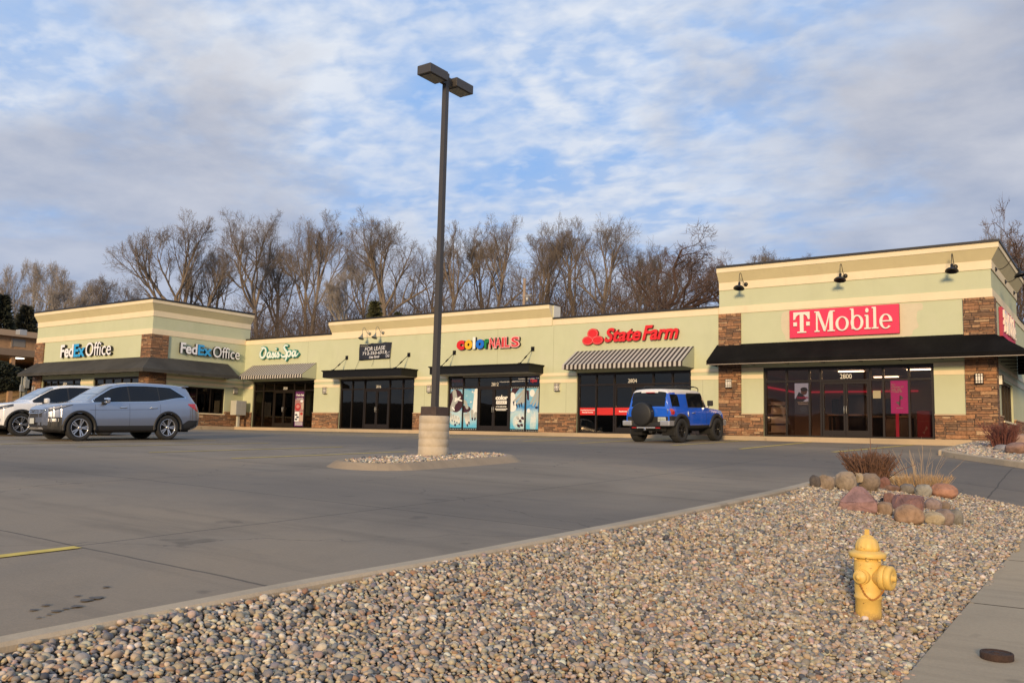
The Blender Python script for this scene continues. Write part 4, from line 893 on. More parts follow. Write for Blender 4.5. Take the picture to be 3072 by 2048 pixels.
# ================================================================== GROUND
def concrete_mat(name, base, joints=True, stain=.25):
    m = bpy.data.materials.new(name); t = nt(m); p = pbsdf(m); N, L = t.nodes, t.links
    tc = N.new('ShaderNodeTexCoord'); o = tc.outputs['Object']; s = N.new('ShaderNodeSeparateXYZ'); L.new(o, s.inputs[0])
    big = noise_fac(t, o, .16, 5, .6, .6); mid = noise_fac(t, o, .9, 6, .7, .4); fine = noise_fac(t, o, 45, 3, .7)
    c = ramp(t, big, [(.30, tuple(x * (1 - stain) for x in base)), (.5, base), (.72, (base[0] * 1.22, base[1] * 1.14, base[2] * 1.02))])
    c = mixc(t, math_node(t, 'MULTIPLY', ramp_f(t, mid, .5, .78), .40), c, tuple(x * .62 for x in base))
    # stretched drag marks along the wheel direction
    mp = N.new('ShaderNodeMapping'); mp.inputs['Scale'].default_value = (.25, 2.2, 1); mp.inputs['Rotation'].default_value = (0, 0, .12); L.new(o, mp.inputs['Vector'])
    dr = noise_fac(t, mp.outputs['Vector'], 1.0, 5, .65); c = mixc(t, math_node(t, 'MULTIPLY', ramp_f(t, dr, .50, .75), .55), c, tuple(x * .55 for x in base))
    v = N.new('ShaderNodeMapRange'); v.inputs['To Min'].default_value = .82; v.inputs['To Max'].default_value = 1.18; L.new(fine, v.inputs['Value'])
    sc = N.new('ShaderNodeVectorMath'); sc.operation = 'SCALE'; L.new(c, sc.inputs[0]); L.new(v.outputs['Result'], sc.inputs['Scale']); c = sc.outputs[0]
    sp = noise_fac(t, o, 1.7, 2, .5); spot = math_node(t, 'MULTIPLY', ramp_f(t, sp, .70, .74), .45); c = mixc(t, spot, c, tuple(x * .35 for x in base))
    if joints:                                                 # driving lanes darkened by tyres
        yy_ = math_node(t, 'ADD', s.outputs[1], math_node(t, 'MULTIPLY', math_node(t, 'SUBTRACT', mid, .5), 3.0))
        ln1 = math_node(t, 'SUBTRACT', 1.0, ramp_f(t, math_node(t, 'ABSOLUTE', math_node(t, 'SUBTRACT', yy_, 8.8)), .6, 3.0)); ln2 = math_node(t, 'SUBTRACT', 1.0, ramp_f(t, math_node(t, 'ABSOLUTE', math_node(t, 'SUBTRACT', yy_, 21.5)), 2.0, 5.5))
        c = mixc(t, math_node(t, 'MAXIMUM', math_node(t, 'MULTIPLY', ln1, .42), math_node(t, 'MULTIPLY', ln2, .62)), c, (.085, .080, .076))
        wob = math_node(t, 'MULTIPLY', math_node(t, 'SUBTRACT', noise_fac(t, o, 1.4, 3), .5), .07)
        def jl(axis, period, off, wd, strength):
            f = math_node(t, 'FRACT', math_node(t, 'DIVIDE', math_node(t, 'ADD', math_node(t, 'ADD', s.outputs[axis], wob), off), period))
            d = math_node(t, 'MULTIPLY', math_node(t, 'MINIMUM', f, math_node(t, 'SUBTRACT', 1.0, f)), period)
            return math_node(t, 'MULTIPLY', math_node(t, 'LESS_THAN', d, wd), strength)
        j = math_node(t, 'MAXIMUM', jl(1, 3.85, -.33 + 100 * 3.85, .015, .62), jl(0, 5.2, 2.3 + 5.2 * 40, .014, .6))
        c = mixc(t, j, c, (.028, .026, .024))
        vo = N.new('ShaderNodeTexVoronoi'); vo.feature = 'DISTANCE_TO_EDGE'; vo.inputs['Scale'].default_value = .16
        nd = N.new('ShaderNodeTexNoise'); nd.inputs['Scale'].default_value = 1.2; nd.inputs['Detail'].default_value = 4; L.new(o, nd.inputs['Vector'])
        vm = N.new('ShaderNodeVectorMath'); vm.operation = 'MULTIPLY_ADD'; L.new(nd.outputs['Color'], vm.inputs[0]); vm.inputs[1].default_value = (1.1, 1.1, 0); L.new(o, vm.inputs[2]); L.new(vm.outputs[0], vo.inputs['Vector'])
        c = mixc(t, math_node(t, 'MULTIPLY', math_node(t, 'LESS_THAN', vo.outputs['Distance'], .0016), .38), c, (.03, .028, .026))
    L.new(c, p.inputs['Base Color']); p.inputs['Roughness'].default_value = .82; p.inputs['Specular IOR Level'].default_value = .35
    b = N.new('ShaderNodeBump'); b.inputs['Strength'].default_value = .25; b.inputs['Distance'].default_value = .01; L.new(fine, b.inputs['Height']); L.new(b.outputs['Normal'], p.inputs['Normal'])
    return m
LOTM = concrete_mat('worn_concrete_paving', (.235, .193, .142), True, .34)
KERB = concrete_mat('kerb_concrete', (.43, .35, .245), False)
WALKM = concrete_mat('sidewalk_concrete', (.36, .29, .195), False, .12)
FRONTM = concrete_mat('shop_walk_concrete', (.44, .34, .22), False, .15)

def sheet(name, xs, ys, fn, m):
    g = MB(); g.grid([[(x, y, fn(x, y)) for y in ys] for x in xs], smooth=True, flip=True); return struct(name, g, m)
def fr(a, b, st, extra=()):
    v = list(np.arange(a, b - 1e-6, st)) + [b] + [e for e in extra if a < e < b]; return sorted(set(round(float(x), 4) for x in v))
sheet('parking_lot', fr(-95, KX, 2.0, (-40, -12.5)), fr(-10, 32.4, 1.0, (14.8, 15, 17)), lot, LOTM)
sheet('driveway', fr(KX, 9, .7, (WX,)), fr(17.0, 32.4, .6, (23,)), lambda x, y: drive(x, y) if x > KX + .001 else lot(x, y) if y > 23 else drive(x, y), LOTM)
def outer(X, Y):
    if Y > 50 or (X < XL - 6 and Y > 26):
        z = hill(X, Y)
        if X < XL - 2: z = max(z, .2 + 3.1 * smooth((Y - 27) / 14 + (-X - 66) / 60))
        return z - .05
    return -2.6 if X < 9 else -2.2
GRASSM = mat('dry_winter_grass', (.30, .20, .10), .95, var=.45, vscale=1.5, bump=.8, bscale=30)
EARTH = mat('leaf_litter_slope', (.12, .085, .055), .95, var=.5, vscale=.6, bump=.8, bscale=12)
g = MB(); xs = fr(-400, 200, 12, (XL - 6.01, XL - 6, XL - 2)); ys = fr(-120, 420, 9, (26, 26.01, 30, 34, 50, 50.01))
g.grid([[(x, y, outer(x, y)) for y in ys] for x in xs], flip=True); struct('ground', g, EARTH)
g = MB(); g.grid([[(x, y, max(outer(x, y), lot(x, min(y, 32.4)) - .02) + .06) for y in fr(27.9, 60, 1.5)] for x in fr(-130, XL - .05, 3)], flip=True); struct('lawn', g, GRASSM)
# wooded rise across the street behind the camera: it shows in the shop glass
g = MB(); P = []
for i in range(61):
    a = R_(-160 + 320 * i / 60) - math.pi / 2
    P.append([(160 * math.cos(a) * k, 160 * math.sin(a) * k - 5, -2.5 + h * (1 + .25 * mnoise.noise((i * .6, 3, 0)))) for k, h in ((1, 0), (1.05, 7), (1.2, 12), (1.6, 13))])
P = [q for q in P if q[0][1] < 20]; g.grid(P); struct('far_hills', g, mat('dark_wooded_rise', (.05, .045, .04), .95, var=.5, vscale=.08))

# pavement in front of the shops
def raised(name, pts, ztop, zbot, m):
    g = MB(); g.prism([(x, y, zbot) for x, y in pts], (0, 0, ztop - zbot)); return struct(name, g, m)
raised('shop_sidewalk', [(XC + 1.38, 32.4), (-4.45, 32.4), (-4.45, D + .3), (XC + .03, D + .3), (XC + .03, 26.25), (XC + 1.38, 26.25)][::1], FL - .012, -.3, FRONTM)
raised('shop_sidewalk', [(XL - 1, 26.25), (XC + .026, 26.25), (XC + .026, YC + .3), (XL - 1, YC + .3)], FL - .013, -.4, FRONTM)
def strip(g, path, wd, fn, off=.0, step=.5, mi=0):
    pts = [Vector(p) for p in path]; out = []
    for a, b in zip(pts[:-1], pts[1:]):
        n = max(1, int((b - a).length / step))
        for i in range(n): out.append(a.lerp(b, i / n))
    out.append(pts[-1]); rows = []
    for i, p in enumerate(out):
        d = (out[min(i + 1, len(out) - 1)] - out[max(i - 1, 0)]).normalized(); q = Vector((d.y, -d.x)) * wd / 2
        rows.append([(p.x - q.x, p.y - q.y, fn(p.x, p.y) + off), (p.x + q.x, p.y + q.y, fn(p.x, p.y) + off)])
    g.grid(rows, mi, flip=False)
def kerb(path, wd, h, fn, drop=.5, step=.4, rnd_edge=.02):
    g = MB(); pts = [Vector(p) for p in path]; out = []
    for a, b in zip(pts[:-1], pts[1:]):
        n = max(1, int((b - a).length / step))
        for i in range(n): out.append(a.lerp(b, i / n))
    out.append(pts[-1]); rows = []
    for i, p in enumerate(out):
        d = (out[min(i + 1, len(out) - 1)] - out[max(i - 1, 0)]).normalized(); q = Vector((d.y, -d.x)); z = fn(p.x, p.y); hw = wd / 2
        rows.append([(p.x + q.x * a, p.y + q.y * a, z + b) for a, b in ((-hw - .02, -drop), (-hw, h - rnd_edge), (-hw + rnd_edge, h), (hw - rnd_edge, h), (hw, h - rnd_edge), (hw + .015, -drop))])
    g.grid(rows, smooth=False)
    for r in (rows[0], rows[-1]): g.add(r, [list(range(6))])
    return struct('kerb', g, KERB)
kp = [(-4.74, -6), (-4.74, 3), (-4.60, 6), (-4.52, 10), (-4.56, 13), (-4.62, 15.2), (-4.62, 16.4), (-4.45, 17.2), (-4.05, 17.75), (-3.5, 17.98)]
kerb(spline(kp, 6), .17, .06, lot, drop=.9)
# yellow stall lines
YEL = mat('worn_yellow_paint', (.60, .44, .075), .7, var=.25, vscale=6)
lines = [((-7.62, -4.0), (-7.42, 4.15)), ((-16.1, 12.3), (-15.62, 17.4)), ((-19.2, 12.3), (-18.5, 17.9)), ((-22.6, 12.4), (-21.7, 17.9)), ((-25.0, 11.6), (-24.3, 17.9)), ((-28.2, 11.6), (-27.5, 17.9)),
         ((-9.72, 25.6), (-9.62, 32.3)), ((-7.1, 25.9), (-6.2, 32.3)), ((-12.2, 26.2), (-11.9, 32.3)), ((-15.3, 25.6), (-15.1, 32.3)), ((-17.6, 25.6), (-17.4, 32.3)), ((-19.9, 25.5), (-20.1, 32.3)), ((-22.6, 25.6), (-22.6, 32.3)), ((-25.3, 25.6), (-25.3, 32.3)), ((-28.0, 25.6), (-28.0, 32.3)), ((-30.7, 25.6), (-30.7, 32.3)), ((-33.4, 25.6), (-33.4, 32.3)), ((-36.1, 25.6), (-36.1, 32.3))]
g = MB()
for a, b in lines: strip(g, (a, b), .15, lot, .006)
struct('stall_lines', g, YEL)
# drips of oil on the paving
g = MB()
for px, py, rr in ((105, 1797, .05), (140, 1786, .05), (172, 1800, .06), (200, 1795, .04), (232, 1790, .07), (262, 1776, .08), (292, 1770, .09), (120, 1815, .03), (235, 1765, .04), (320, 1745, .05), (150, 1808, .03)):
    r = ray(px, py); sN = 1.02 / -r.z; X, Y = r.x * sN, r.y * sN
    g.add([(X + rr * .5 * math.cos(a) * (1 + .3 * math.sin(3 * a + px)), Y + rr * .5 * math.sin(a), lot(X, Y) + .008) for a in np.linspace(0, 2 * math.pi, 14)[:-1]], [list(range(13))])
struct('oil_spots', g, mat('dark_oil_spot', (.10, .086, .07), .7))
# street side: sidewalk, verge, road
g = MB(); ysl = []
yy = -8.0; slabs = [-8, -5.2, -2.3, .6, 3.4, 6.3, 9.23, 12.0, 14.9, 17.8]
for a, b in zip(slabs[:-1], slabs[1:]): g.grid([[(x, y, walk(y)) for y in (a + .012, b - .012)] for x in (WX, .35)], flip=True)
for a in slabs: g.add([(WX, a - .012, walk(a) - .02), (.35, a - .012, walk(a) - .02), (.35, a + .012, walk(a) - .02), (WX, a + .012, walk(a) - .02)], [(0, 1, 2, 3)])
for a, b in zip(slabs[:-1], slabs[1:]):
    g.prism([(WX, a + .012, walk(a) - .3), (WX, b - .012, walk(b) - .3), (WX, b - .012, walk(b) - .001), (WX, a + .012, walk(a) - .001)], (.03, 0, 0))
struct('sidewalk', g, WALKM)
g = MB(); strip(g, ((WX + .02, 9.23), (.34, 9.25)), .03, lambda x, y: walk(y) - .006, 0); struct('joint_sand', g, mat('tan_joint_sand', (.30, .20, .10), .95, var=.3, vscale=30))
sheet('verge', fr(.36, 3, .7), fr(-10, 17, 1.5), lambda x, y: walk(y) - .03, GRASSM)
sheet('road', fr(3, 16, 2), fr(-60, 60, 6), lambda x, y: walk(y) - .18, mat('asphalt', (.05, .05, .05), .9, var=.2, vscale=3, bump=.4, bscale=80))

# ------------------------------------------------------------------ pebbles
def lotv(X, Y):
    z = -.5 + np.where(Y < 14.8, .036 * (Y - 14.8), .0415 * (np.minimum(Y, 32.4) - 14.8)); t = np.clip((Y - 15) / 17, 0, 1)
    k = np.where(X > -12.5, .022 - .016 * t, .014 * (1 - t)); return z - k * (np.clip(X, -40, 4) + 12.5)
def walkv(Y): return -1.5 + .045 * (np.clip(Y, -12, 22) - 6.34)
def bedv(X, Y):
    a = lotv(np.full_like(X, KX), Y) + .035; b = walkv(Y) - .02
    return a + (b - a) * np.clip((X - KX) / (WX - KX), 0, 1) + .025 * np.sin(X * 2.3 + Y * 1.1) * np.sin(Y * 1.7 - X)
PEB = np.array([(.43, .335, .215), (.52, .43, .31), (.38, .29, .195), (.30, .275, .24), (.20, .195, .19), (.10, .10, .105), (.33, .19, .11), (.60, .54, .44), (.40, .295, .235), (.25, .21, .165), (.35, .31, .26)])
PW = np.array([.19, .18, .14, .10, .10, .06, .035, .08, .075, .06, .06]); PW = PW / PW.sum()
pm = bpy.data.materials.new('river_pebble'); t = nt(pm); p = pbsdf(pm); at_ = t.nodes.new('ShaderNodeAttribute'); at_.attribute_name = 'tint'; tc = t.nodes.new('ShaderNodeTexCoord')
nf = noise_fac(t, tc.outputs['Object'], 70, 4, .7); mr = t.nodes.new('ShaderNodeMapRange'); mr.inputs['To Min'].default_value = .65; mr.inputs['To Max'].default_value = 1.3; t.links.new(nf, mr.inputs['Value'])
sc_ = t.nodes.new('ShaderNodeVectorMath'); sc_.operation = 'SCALE'; t.links.new(at_.outputs['Color'], sc_.inputs[0]); t.links.new(mr.outputs['Result'], sc_.inputs['Scale']); t.links.new(sc_.outputs[0], p.inputs['Base Color']); p.inputs['Roughness'].default_value = .75
PEBM = pm
def ico(sub):
    bm = bmesh.new(); bmesh.ops.create_icosphere(bm, subdivisions=sub, radius=1); v = np.array([q.co[:] for q in bm.verts]); f = np.array([[q.index for q in x.verts] for x in bm.faces]); bm.free(); return v, f
ICO = {1: ico(1), 2: ico(2)}
def pebbles(name, pts, z, sub, smin, smax, label, shade=1.0):
    n = len(pts); V, F = ICO[sub]; nv = len(V)
    shp = []
    for k in range(8):
        d = V + 0; a = NR.normal(size=(4, 3)); ph = NR.uniform(0, 6, 4)
        bumpy = 1 + sum(.075 * np.sin(V @ a[i] * 1.5 + ph[i]) for i in range(4)); shp.append(d * bumpy[:, None])
    shp = np.array(shp)
    a = NR.uniform(smin, smax, n) * NR.choice([.6, .8, 1, 1, 1.25, 1.5], n, p=[.15, .2, .25, .2, .14, .06]); sc = np.stack([a, a * NR.uniform(.65, .95, n), a * NR.uniform(.40, .70, n)], 1)
    yaw = NR.uniform(0, 2 * np.pi, n); tl = NR.normal(0, .35, n); tl2 = NR.normal(0, .35, n)
    cy, sy, c1, s1, c2, s2 = np.cos(yaw), np.sin(yaw), np.cos(tl), np.sin(tl), np.cos(tl2), np.sin(tl2); o = np.zeros(n); i1 = np.ones(n)
    Rz_ = np.stack([np.stack([cy, -sy, o], 1), np.stack([sy, cy, o], 1), np.stack([o, o, i1], 1)], 1)
    Rx_ = np.stack([np.stack([i1, o, o], 1), np.stack([o, c1, -s1], 1), np.stack([o, s1, c1], 1)], 1)
    Ry_ = np.stack([np.stack([c2, o, s2], 1), np.stack([o, i1, o], 1), np.stack([-s2, o, c2], 1)], 1)
    Rm = Rz_ @ Rx_ @ Ry_
    P = shp[NR.integers(0, 8, n)] * sc[:, None, :]; P = np.einsum('nij,nvj->nvi', Rm, P)
    P[:, :, 0] += pts[:, 0:1]; P[:, :, 1] += pts[:, 1:2]; P[:, :, 2] += (z + sc[:, 2] * .35)[:, None]
    col = PEB[NR.choice(len(PEB), n, p=PW)] * NR.uniform(.75, 1.2, (n, 1)) * NR.uniform(.93, 1.07, (n, 3)) * shade
    me = bpy.data.meshes.new(name); me.vertices.add(n * nv); me.vertices.foreach_set('co', P.reshape(-1).astype(np.float32))
    fa = (F[None] + (np.arange(n) * nv)[:, None, None]).reshape(-1); nf_ = n * len(F)
    me.loops.add(nf_ * 3); me.loops.foreach_set('vertex_index', fa.astype(np.int32)); me.polygons.add(nf_)
    me.polygons.foreach_set('loop_start', (np.arange(nf_) * 3).astype(np.int32)); me.polygons.foreach_set('loop_total', np.full(nf_, 3, np.int32)); me.polygons.foreach_set('use_smooth', np.ones(nf_, bool))
    me.update(); me.validate()
    at = me.attributes.new('tint', 'FLOAT_COLOR', 'POINT'); cc = np.ones((n, nv, 4), np.float32); cc[:, :, :3] = col[:, None, :]; at.data.foreach_set('color', cc.reshape(-1))
    me.materials.append(PEBM); ob = bpy.data.objects.new(name, me); C.objects.link(ob); return tag(ob, label, 'gravel', kind='stuff')
def jitter(x0, x1, y0, y1, sp):
    gx, gy = np.meshgrid(np.arange(x0, x1, sp), np.arange(y0, y1, sp)); q = np.stack([gx.ravel(), gy.ravel()], 1); return q + NR.uniform(-.5, .5, q.shape) * sp * .95
def kerb_x(Y): return np.interp(Y, [-6, 3, 6, 10, 13, 15.2, 16.4, 17.2, 17.75, 17.98], [-4.66, -4.66, -4.52, -4.44, -4.48, -4.54, -4.54, -4.36, -3.95, -3.3])
def bed_mask(q): return (q[:, 0] > kerb_x(q[:, 1]) + .01) & (q[:, 0] < WX + .015 + .03 * np.sin(q[:, 1] * 5)) & (q[:, 1] < 18.0 - .10 * np.abs(np.sin(q[:, 0] * 4)))
SOIL = mat('soil_between_stones', (.085, .064, .045), .95, var=.3, vscale=20)
def bed1(x, y): return float(bedv(np.array([x]), np.array([y]))[0])
g = MB(); g.grid([[(float(kerb_x(np.array([y]))[0]) + (WX - float(kerb_x(np.array([y]))[0])) * i / 14, y, bed1(float(kerb_x(np.array([y]))[0]) + (WX - float(kerb_x(np.array([y]))[0])) * i / 14, y) - .008) for y in fr(-6, 17.95, .3)] for i in range(15)], flip=True); struct('gravel_bed', g, SOIL)
q = jitter(-4.8, -1.25, 1.0, 7.4, .0315); q = q[bed_mask(q)]; q2 = q[NR.random(len(q)) < .26] + NR.uniform(-.012, .012, (1, 2))
A_ = np.concatenate([q, q2]); zz = np.concatenate([bedv(q[:, 0], q[:, 1]), bedv(q2[:, 0], q2[:, 1]) + .012])
pebbles('gravel', A_, zz, 2, .0140, .0250, 'mixed tan and grey river pebbles in the front of the bed between kerb and sidewalk', .93)
q = jitter(-4.8, -1.25, 7.4, 18.1, .038); q = q[bed_mask(q)]; q2 = q[NR.random(len(q)) < .22]; A_ = np.concatenate([q, q2]); zz = np.concatenate([bedv(q[:, 0], q[:, 1]), bedv(q2[:, 0], q2[:, 1]) + .014])
pebbles('gravel', A_, zz, 1, .0185, .031, 'mixed tan and grey river pebbles at the back of the bed around the boulders', .92)
# island of the light pole
IX, IY, HX, HY = -12.25, 14.42, .86, 2.36
def capsule_xy(hx, hy, n=14):
    P = []
    for i in range(n + 1): a = math.pi * i / n; P.append((IX + hx * math.cos(a), IY + hy - hx + hx * math.sin(a)))
    for i in range(n + 1): a = math.pi + math.pi * i / n; P.append((IX + hx * math.cos(a), IY - hy + hx + hx * math.sin(a)))
    return P
P = capsule_xy(HX, HY)
g = MB(); rows = []
for (x, y) in P + P[:1]:
    d = Vector((x - IX, (y - IY) * (HX / HY) ** .0 if abs(y - IY) > HY - HX else 0)); d = Vector((x - IX, 0 if abs(y - IY) < HY - HX else y - IY - math.copysign(HY - HX, y - IY))).normalized()
    rows.append([(x + d.x * a, y + d.y * a, lot(x, y) + b) for a, b in ((.24, -.02), (.19, .008), (.05, .10), (.0, .125), (-.13, .125), (-.15, .04))])
g.grid(rows, smooth=False); struct('island_kerb', g, concrete_mat('stained_island_kerb', (.33, .255, .17), False, .3))
g = MB(); Q = capsule_xy(HX - .15, HY - .15); g.add([(x, y, lot(x, y) + .075) for x, y in Q], [list(range(len(Q)))]); struct('island_bed', g, SOIL)
q = jitter(IX - 1.5, IX + 1.5, IY - 3.8, IY + 3.8, .05)
def in_caps(q, hx, hy): dy = np.maximum(np.abs(q[:, 1] - IY) - (hy - hx), 0); return (q[:, 0] - IX) ** 2 + dy ** 2 < hx ** 2
q = q[in_caps(q, HX - .14, HY - .14)]; pebbles('gravel', q, lotv(q[:, 0], q[:, 1]) + .085 + .04 * NR.random(len(q)), 1, .022, .040, 'pale river stones filling the island round the light pole', 1.1)
# planted bed at the right corner of the shops
TB = [(-4.42, D - .1), (-4.42, 27.2), (-4.25, 26.3), (-3.9, 25.5), (-3.1, 24.2), (-2.2, 22.9), (-.8, 21.6), (2.5, 20.6)]
kerb(spline(TB[::-1], 4), .17, .14, lambda x, y: drive(x, y) if y < 23 else lot(x, y), .3)
def tb_in(q):
    xs_ = np.array([p[1] for p in TB][::-1]); vs_ = np.array([p[0] for p in TB][::-1]); return (q[:, 0] > np.interp(q[:, 1], xs_, vs_) + .1) & ((q[:, 0] > XR + .08) | (q[:, 1] < D - .09))
def tbz(X, Y): return lotv(X, np.minimum(Y, 32.4)) * 1.0 + .10 + np.clip((Y - 27) / 7, 0, 1) * .06
g = MB()
rows = []
for y in fr(20.7, 33.8, .6): 
    xl = float(np.interp(y, [p[1] for p in TB][::-1], [p[0] for p in TB][::-1])); rows.append([(xl + (3 - xl) * i / 8, y, float(tbz(np.array([xl + (3 - xl) * i / 8]), np.array([y]))[0]) - .02) for i in range(9)])
g.grid(rows); g.grid([[(x, y, float(tbz(np.array([x]), np.array([y]))[0]) - .02) for x in (XR + .0, -2, 0, 3)] for y in fr(33.8, 58, 3)]); struct('corner_bed', g, SOIL)
q = jitter(-4.5, 1.0, 21, 36, .062); q = q[tb_in(q)]; pebbles('gravel', q, tbz(q[:, 0], q[:, 1]), 1, .028, .05, 'pale grey stones in the planted bed at the right corner of the shops', 1.0)

# ================================================================== LIGHT POLE
PX, PY_ = -12.70, 15.02
def z_at(px, py, X, Y):
    r = ray(px, py); return r.z * math.hypot(X, Y) / math.hypot(r.x, r.y)
lz = z_at(1303, 1362, PX, PY_); print('pole base', lz, lot(PX, PY_)); zb = z_at(1303, 1247, PX, PY_); zt = z_at(1343, 222, PX, PY_)
s = thing('light_pole', (PX, PY_, lz), 'tall dark bronze twin head parking lot light on a round concrete base in the island', 'street light')
cb = MB(); hb = zb - lz; rr = .332
prof = [(rr, -.4)]
for k in range(5):
    h0, h1 = hb * k / 5, hb * (k + 1) / 5; prof += [(rr + .004, h0 + .012), (rr + .002, h1 - .012), (rr - .006, h1 - .004)]
prof += [(rr - .02, hb)]
cb.lathe(prof, k=40); base_m = mat('pole_base_concrete', (.46, .385, .28), .9, var=.22, vscale=3.5, bump=.4, bscale=40); cb.build('concrete_base', base_m, s, local=True)
PB = mat('dark_bronze_paint', (.052, .046, .040), .45, var=.08, vscale=2)
q = MB(); q.bbox((-.22, -.22, hb + .002), (.22, .22, hb + .20), .012); q.build('base_cover', mat('rusty_bronze_cover', (.06, .04, .03), .6, var=.35, vscale=6), s, local=True)
q = MB(); H = zt - lz; wb, wt = .064, .055
q.add([(sx * wb, sy * wb, hb + .2) for sx, sy in ((-1, -1), (1, -1), (1, 1), (-1, 1))] + [(sx * wt, sy * wt, H) for sx, sy in ((-1, -1), (1, -1), (1, 1), (-1, 1))], [(0, 1, 5, 4), (1, 2, 6, 5), (2, 3, 7, 6), (3, 0, 4, 7), (4, 5, 6, 7), (3, 2, 1, 0)]); q.build('pole', PB, s, local=True)
for sg in (-1, 1):
    a = MB(); a.box((-.05, min(sg * .055, sg * .16), H - .27), (.05, max(sg * .055, sg * .16), H - .08)); ao = a.build('arm', PB, s, local=True)
    h = MB(); y0_, y1_ = (sg * .16, sg * .78); a_, b_ = min(y0_, y1_), max(y0_, y1_)
    h.bbox((-.195, a_, H - .27), (.195, b_, H - .06), .012); ho = h.build('lamp_head', PB, s, local=True)
    l = MB(); l.box((-.15, a_ + .08, H - .280), (.15, b_ - .05, H - .271)); l.build('lens', mat('dull_lamp_lens', (.16, .155, .14), .3), ho, local=True)

# ================================================================== HYDRANT
hp = Vector((-1.90, 7.80, 0)); hz = bed1(hp.x, hp.y)
r = ray(2606, 1862); k_ = math.hypot(hp.x, hp.y) / math.hypot(r.x, r.y); hp = Vector((r.x * k_, r.y * k_, 0)); hz = min(r.z * k_, bed1(hp.x, hp.y) + .05)
HS = 1.0
s = thing('fire_hydrant', (hp.x, hp.y, hz), 'yellow fire hydrant with a chained cap standing in the pebbles', 'fire hydrant')
HY_ = mat('yellow_hydrant_enamel', (.70, .46, .12), .5, var=.12, vscale=9, spec=.4)
overlay(HY_, (.50, .36, .16), .6, 9, .52, .72); overlay(HY_, (.16, .07, .03), .9, 26, .66, .70); overlay(HY_, (.14, .075, .04), .85, 16, .44, .56, zmax=.10)
b = MB(); b.lathe([(.098, -.12), (.098, .0), (.102, .03), (.101, .182), (.110, .188), (.110, .204), (.102, .21), (.105, .25), (.106, .46), (.104, .512)], k=40); b.build('barrel', HY_, s, local=True)
b = MB(); b.lathe([(.112, .512), (.142, .515), (.147, .525), (.147, .548), (.138, .556), (.108, .566), (.102, .572)], k=40); fo = b.build('flange', HY_, s, local=True)
bo = MB()
for i in range(8):
    a = 2 * math.pi * (i + .3) / 8; bo.lathe([(.012, .496), (.012, .512)], M=T((.128 * math.cos(a), .128 * math.sin(a), 0)), k=6, smooth=False)
bo.build('bolt', HY_, fo, local=True)
b = MB(); b.lathe([(.096, .568), (.094, .60), (.088, .63), (.076, .655), (.058, .672), (.045, .68)], k=48, flute=lambda h, w: -.07 * max(0, math.cos(8 * w)) ** 6 if h < .66 else 0)
b.lathe([(.050, .678), (.047, .686), (.032, .694), (.020, .70), (.019, .742), (.0, .744)], k=5, smooth=False); b.build('bonnet', HY_, s, local=True)
vd = Vector((hp.x, hp.y, 0)).normalized(); rt = Vector((vd.y, -vd.x, 0)); dbig = (rt * .93 - vd * .37).normalized(); dsm = (-vd * .90 - rt * .44).normalized()
M = T((0, 0, .365)) @ axis_to(dbig)
b = MB(); b.lathe([(.085, .06), (.082, .105), (.098, .112), (.099, .150), (.094, .155)], M=M, k=36); no = b.build('pumper_nozzle', HY_, s, local=True)
b = MB(); b.lathe([(.094, .156), (.097, .16), (.097, .195), (.085, .205), (.06, .206), (.05, .20), (.022, .20), (.022, .23), (.0, .23)], M=M, k=36, flute=lambda h, w: .02 * (math.cos(6 * w) > .3) if .158 < h < .197 else 0); b.build('cap', HY_, no, local=True)
M = T((0, 0, .365)) @ axis_to(dsm)
b = MB(); b.lathe([(.072, .04), (.062, .112), (.062, .122)], M=M, k=28); no2 = b.build('hose_nozzle', HY_, s, local=True)
b = MB(); b.lathe([(.052, .122), (.054, .126), (.054, .150), (.044, .158), (.020, .160), (.018, .180), (.0, .182)], M=M, k=24); b.build('cap', HY_, no2, local=True)
ch = MB(); p0 = dsm * .135 + Vector((0, 0, .31)); p1 = dsm * .118 + rt * .03 + Vector((0, 0, .225)); p2 = (dsm * .7 + dbig * .6).normalized() * .119 + Vector((0, 0, .19)); p3 = (dsm * .3 + dbig * .8).normalized() * .122 + Vector((0, 0, .225)); p4 = dbig * .135 + Vector((0, 0, .275))
cpth = spline([p0, p1, p2, p3, p4], 10)
cp2 = []
Pc = [Vector(p) for p in [p0, p1, p2, p3, p4]]
def s3(P, sub):
    out = []
    for i in range(len(P) - 1):
        a, b_, c, d = P[max(i - 1, 0)], P[i], P[i + 1], P[min(i + 2, len(P) - 1)]
        for k in range(sub): tt = k / sub; out.append(.5 * ((2 * b_) + (c - a) * tt + (2 * a - 5 * b_ + 4 * c - d) * tt ** 2 + (3 * b_ - a - 3 * c + d) * tt ** 3))
    return out + [P[-1]]
cpth = s3(Pc, 8)
for i in range(len(cpth) - 1):
    a, b_ = cpth[i], cpth[i + 1]; m_ = (a + b_) / 2; d = (b_ - a).normalized(); Ml = T(m_) @ axis_to(d) @ Matrix.Rotation(R_(90 * (i % 2)), 4, 'Z')
    lp = [Ml @ Vector((.0065 * math.cos(w), 0, .0125 * math.sin(w))) for w in np.linspace(0, 2 * math.pi, 9)]; ch.tube(lp, .0024, 5, cap=False)
ch.build('chain', mat('rusty_yellow_chain', (.42, .19, .04), .7), s, local=True)
f = MB(); dr_ = (rt * .8 - vd * .3).normalized(); f.bbox((-.035, -.03, -.03), (.035, .03, .02), .008, M=T(dr_ * .135) @ Rz(.3)); f.lathe([(.105, -.05), (.125, -.02), (.118, .005), (.1, .01)], k=36); f.build('base_lug', HY_, s, local=True)

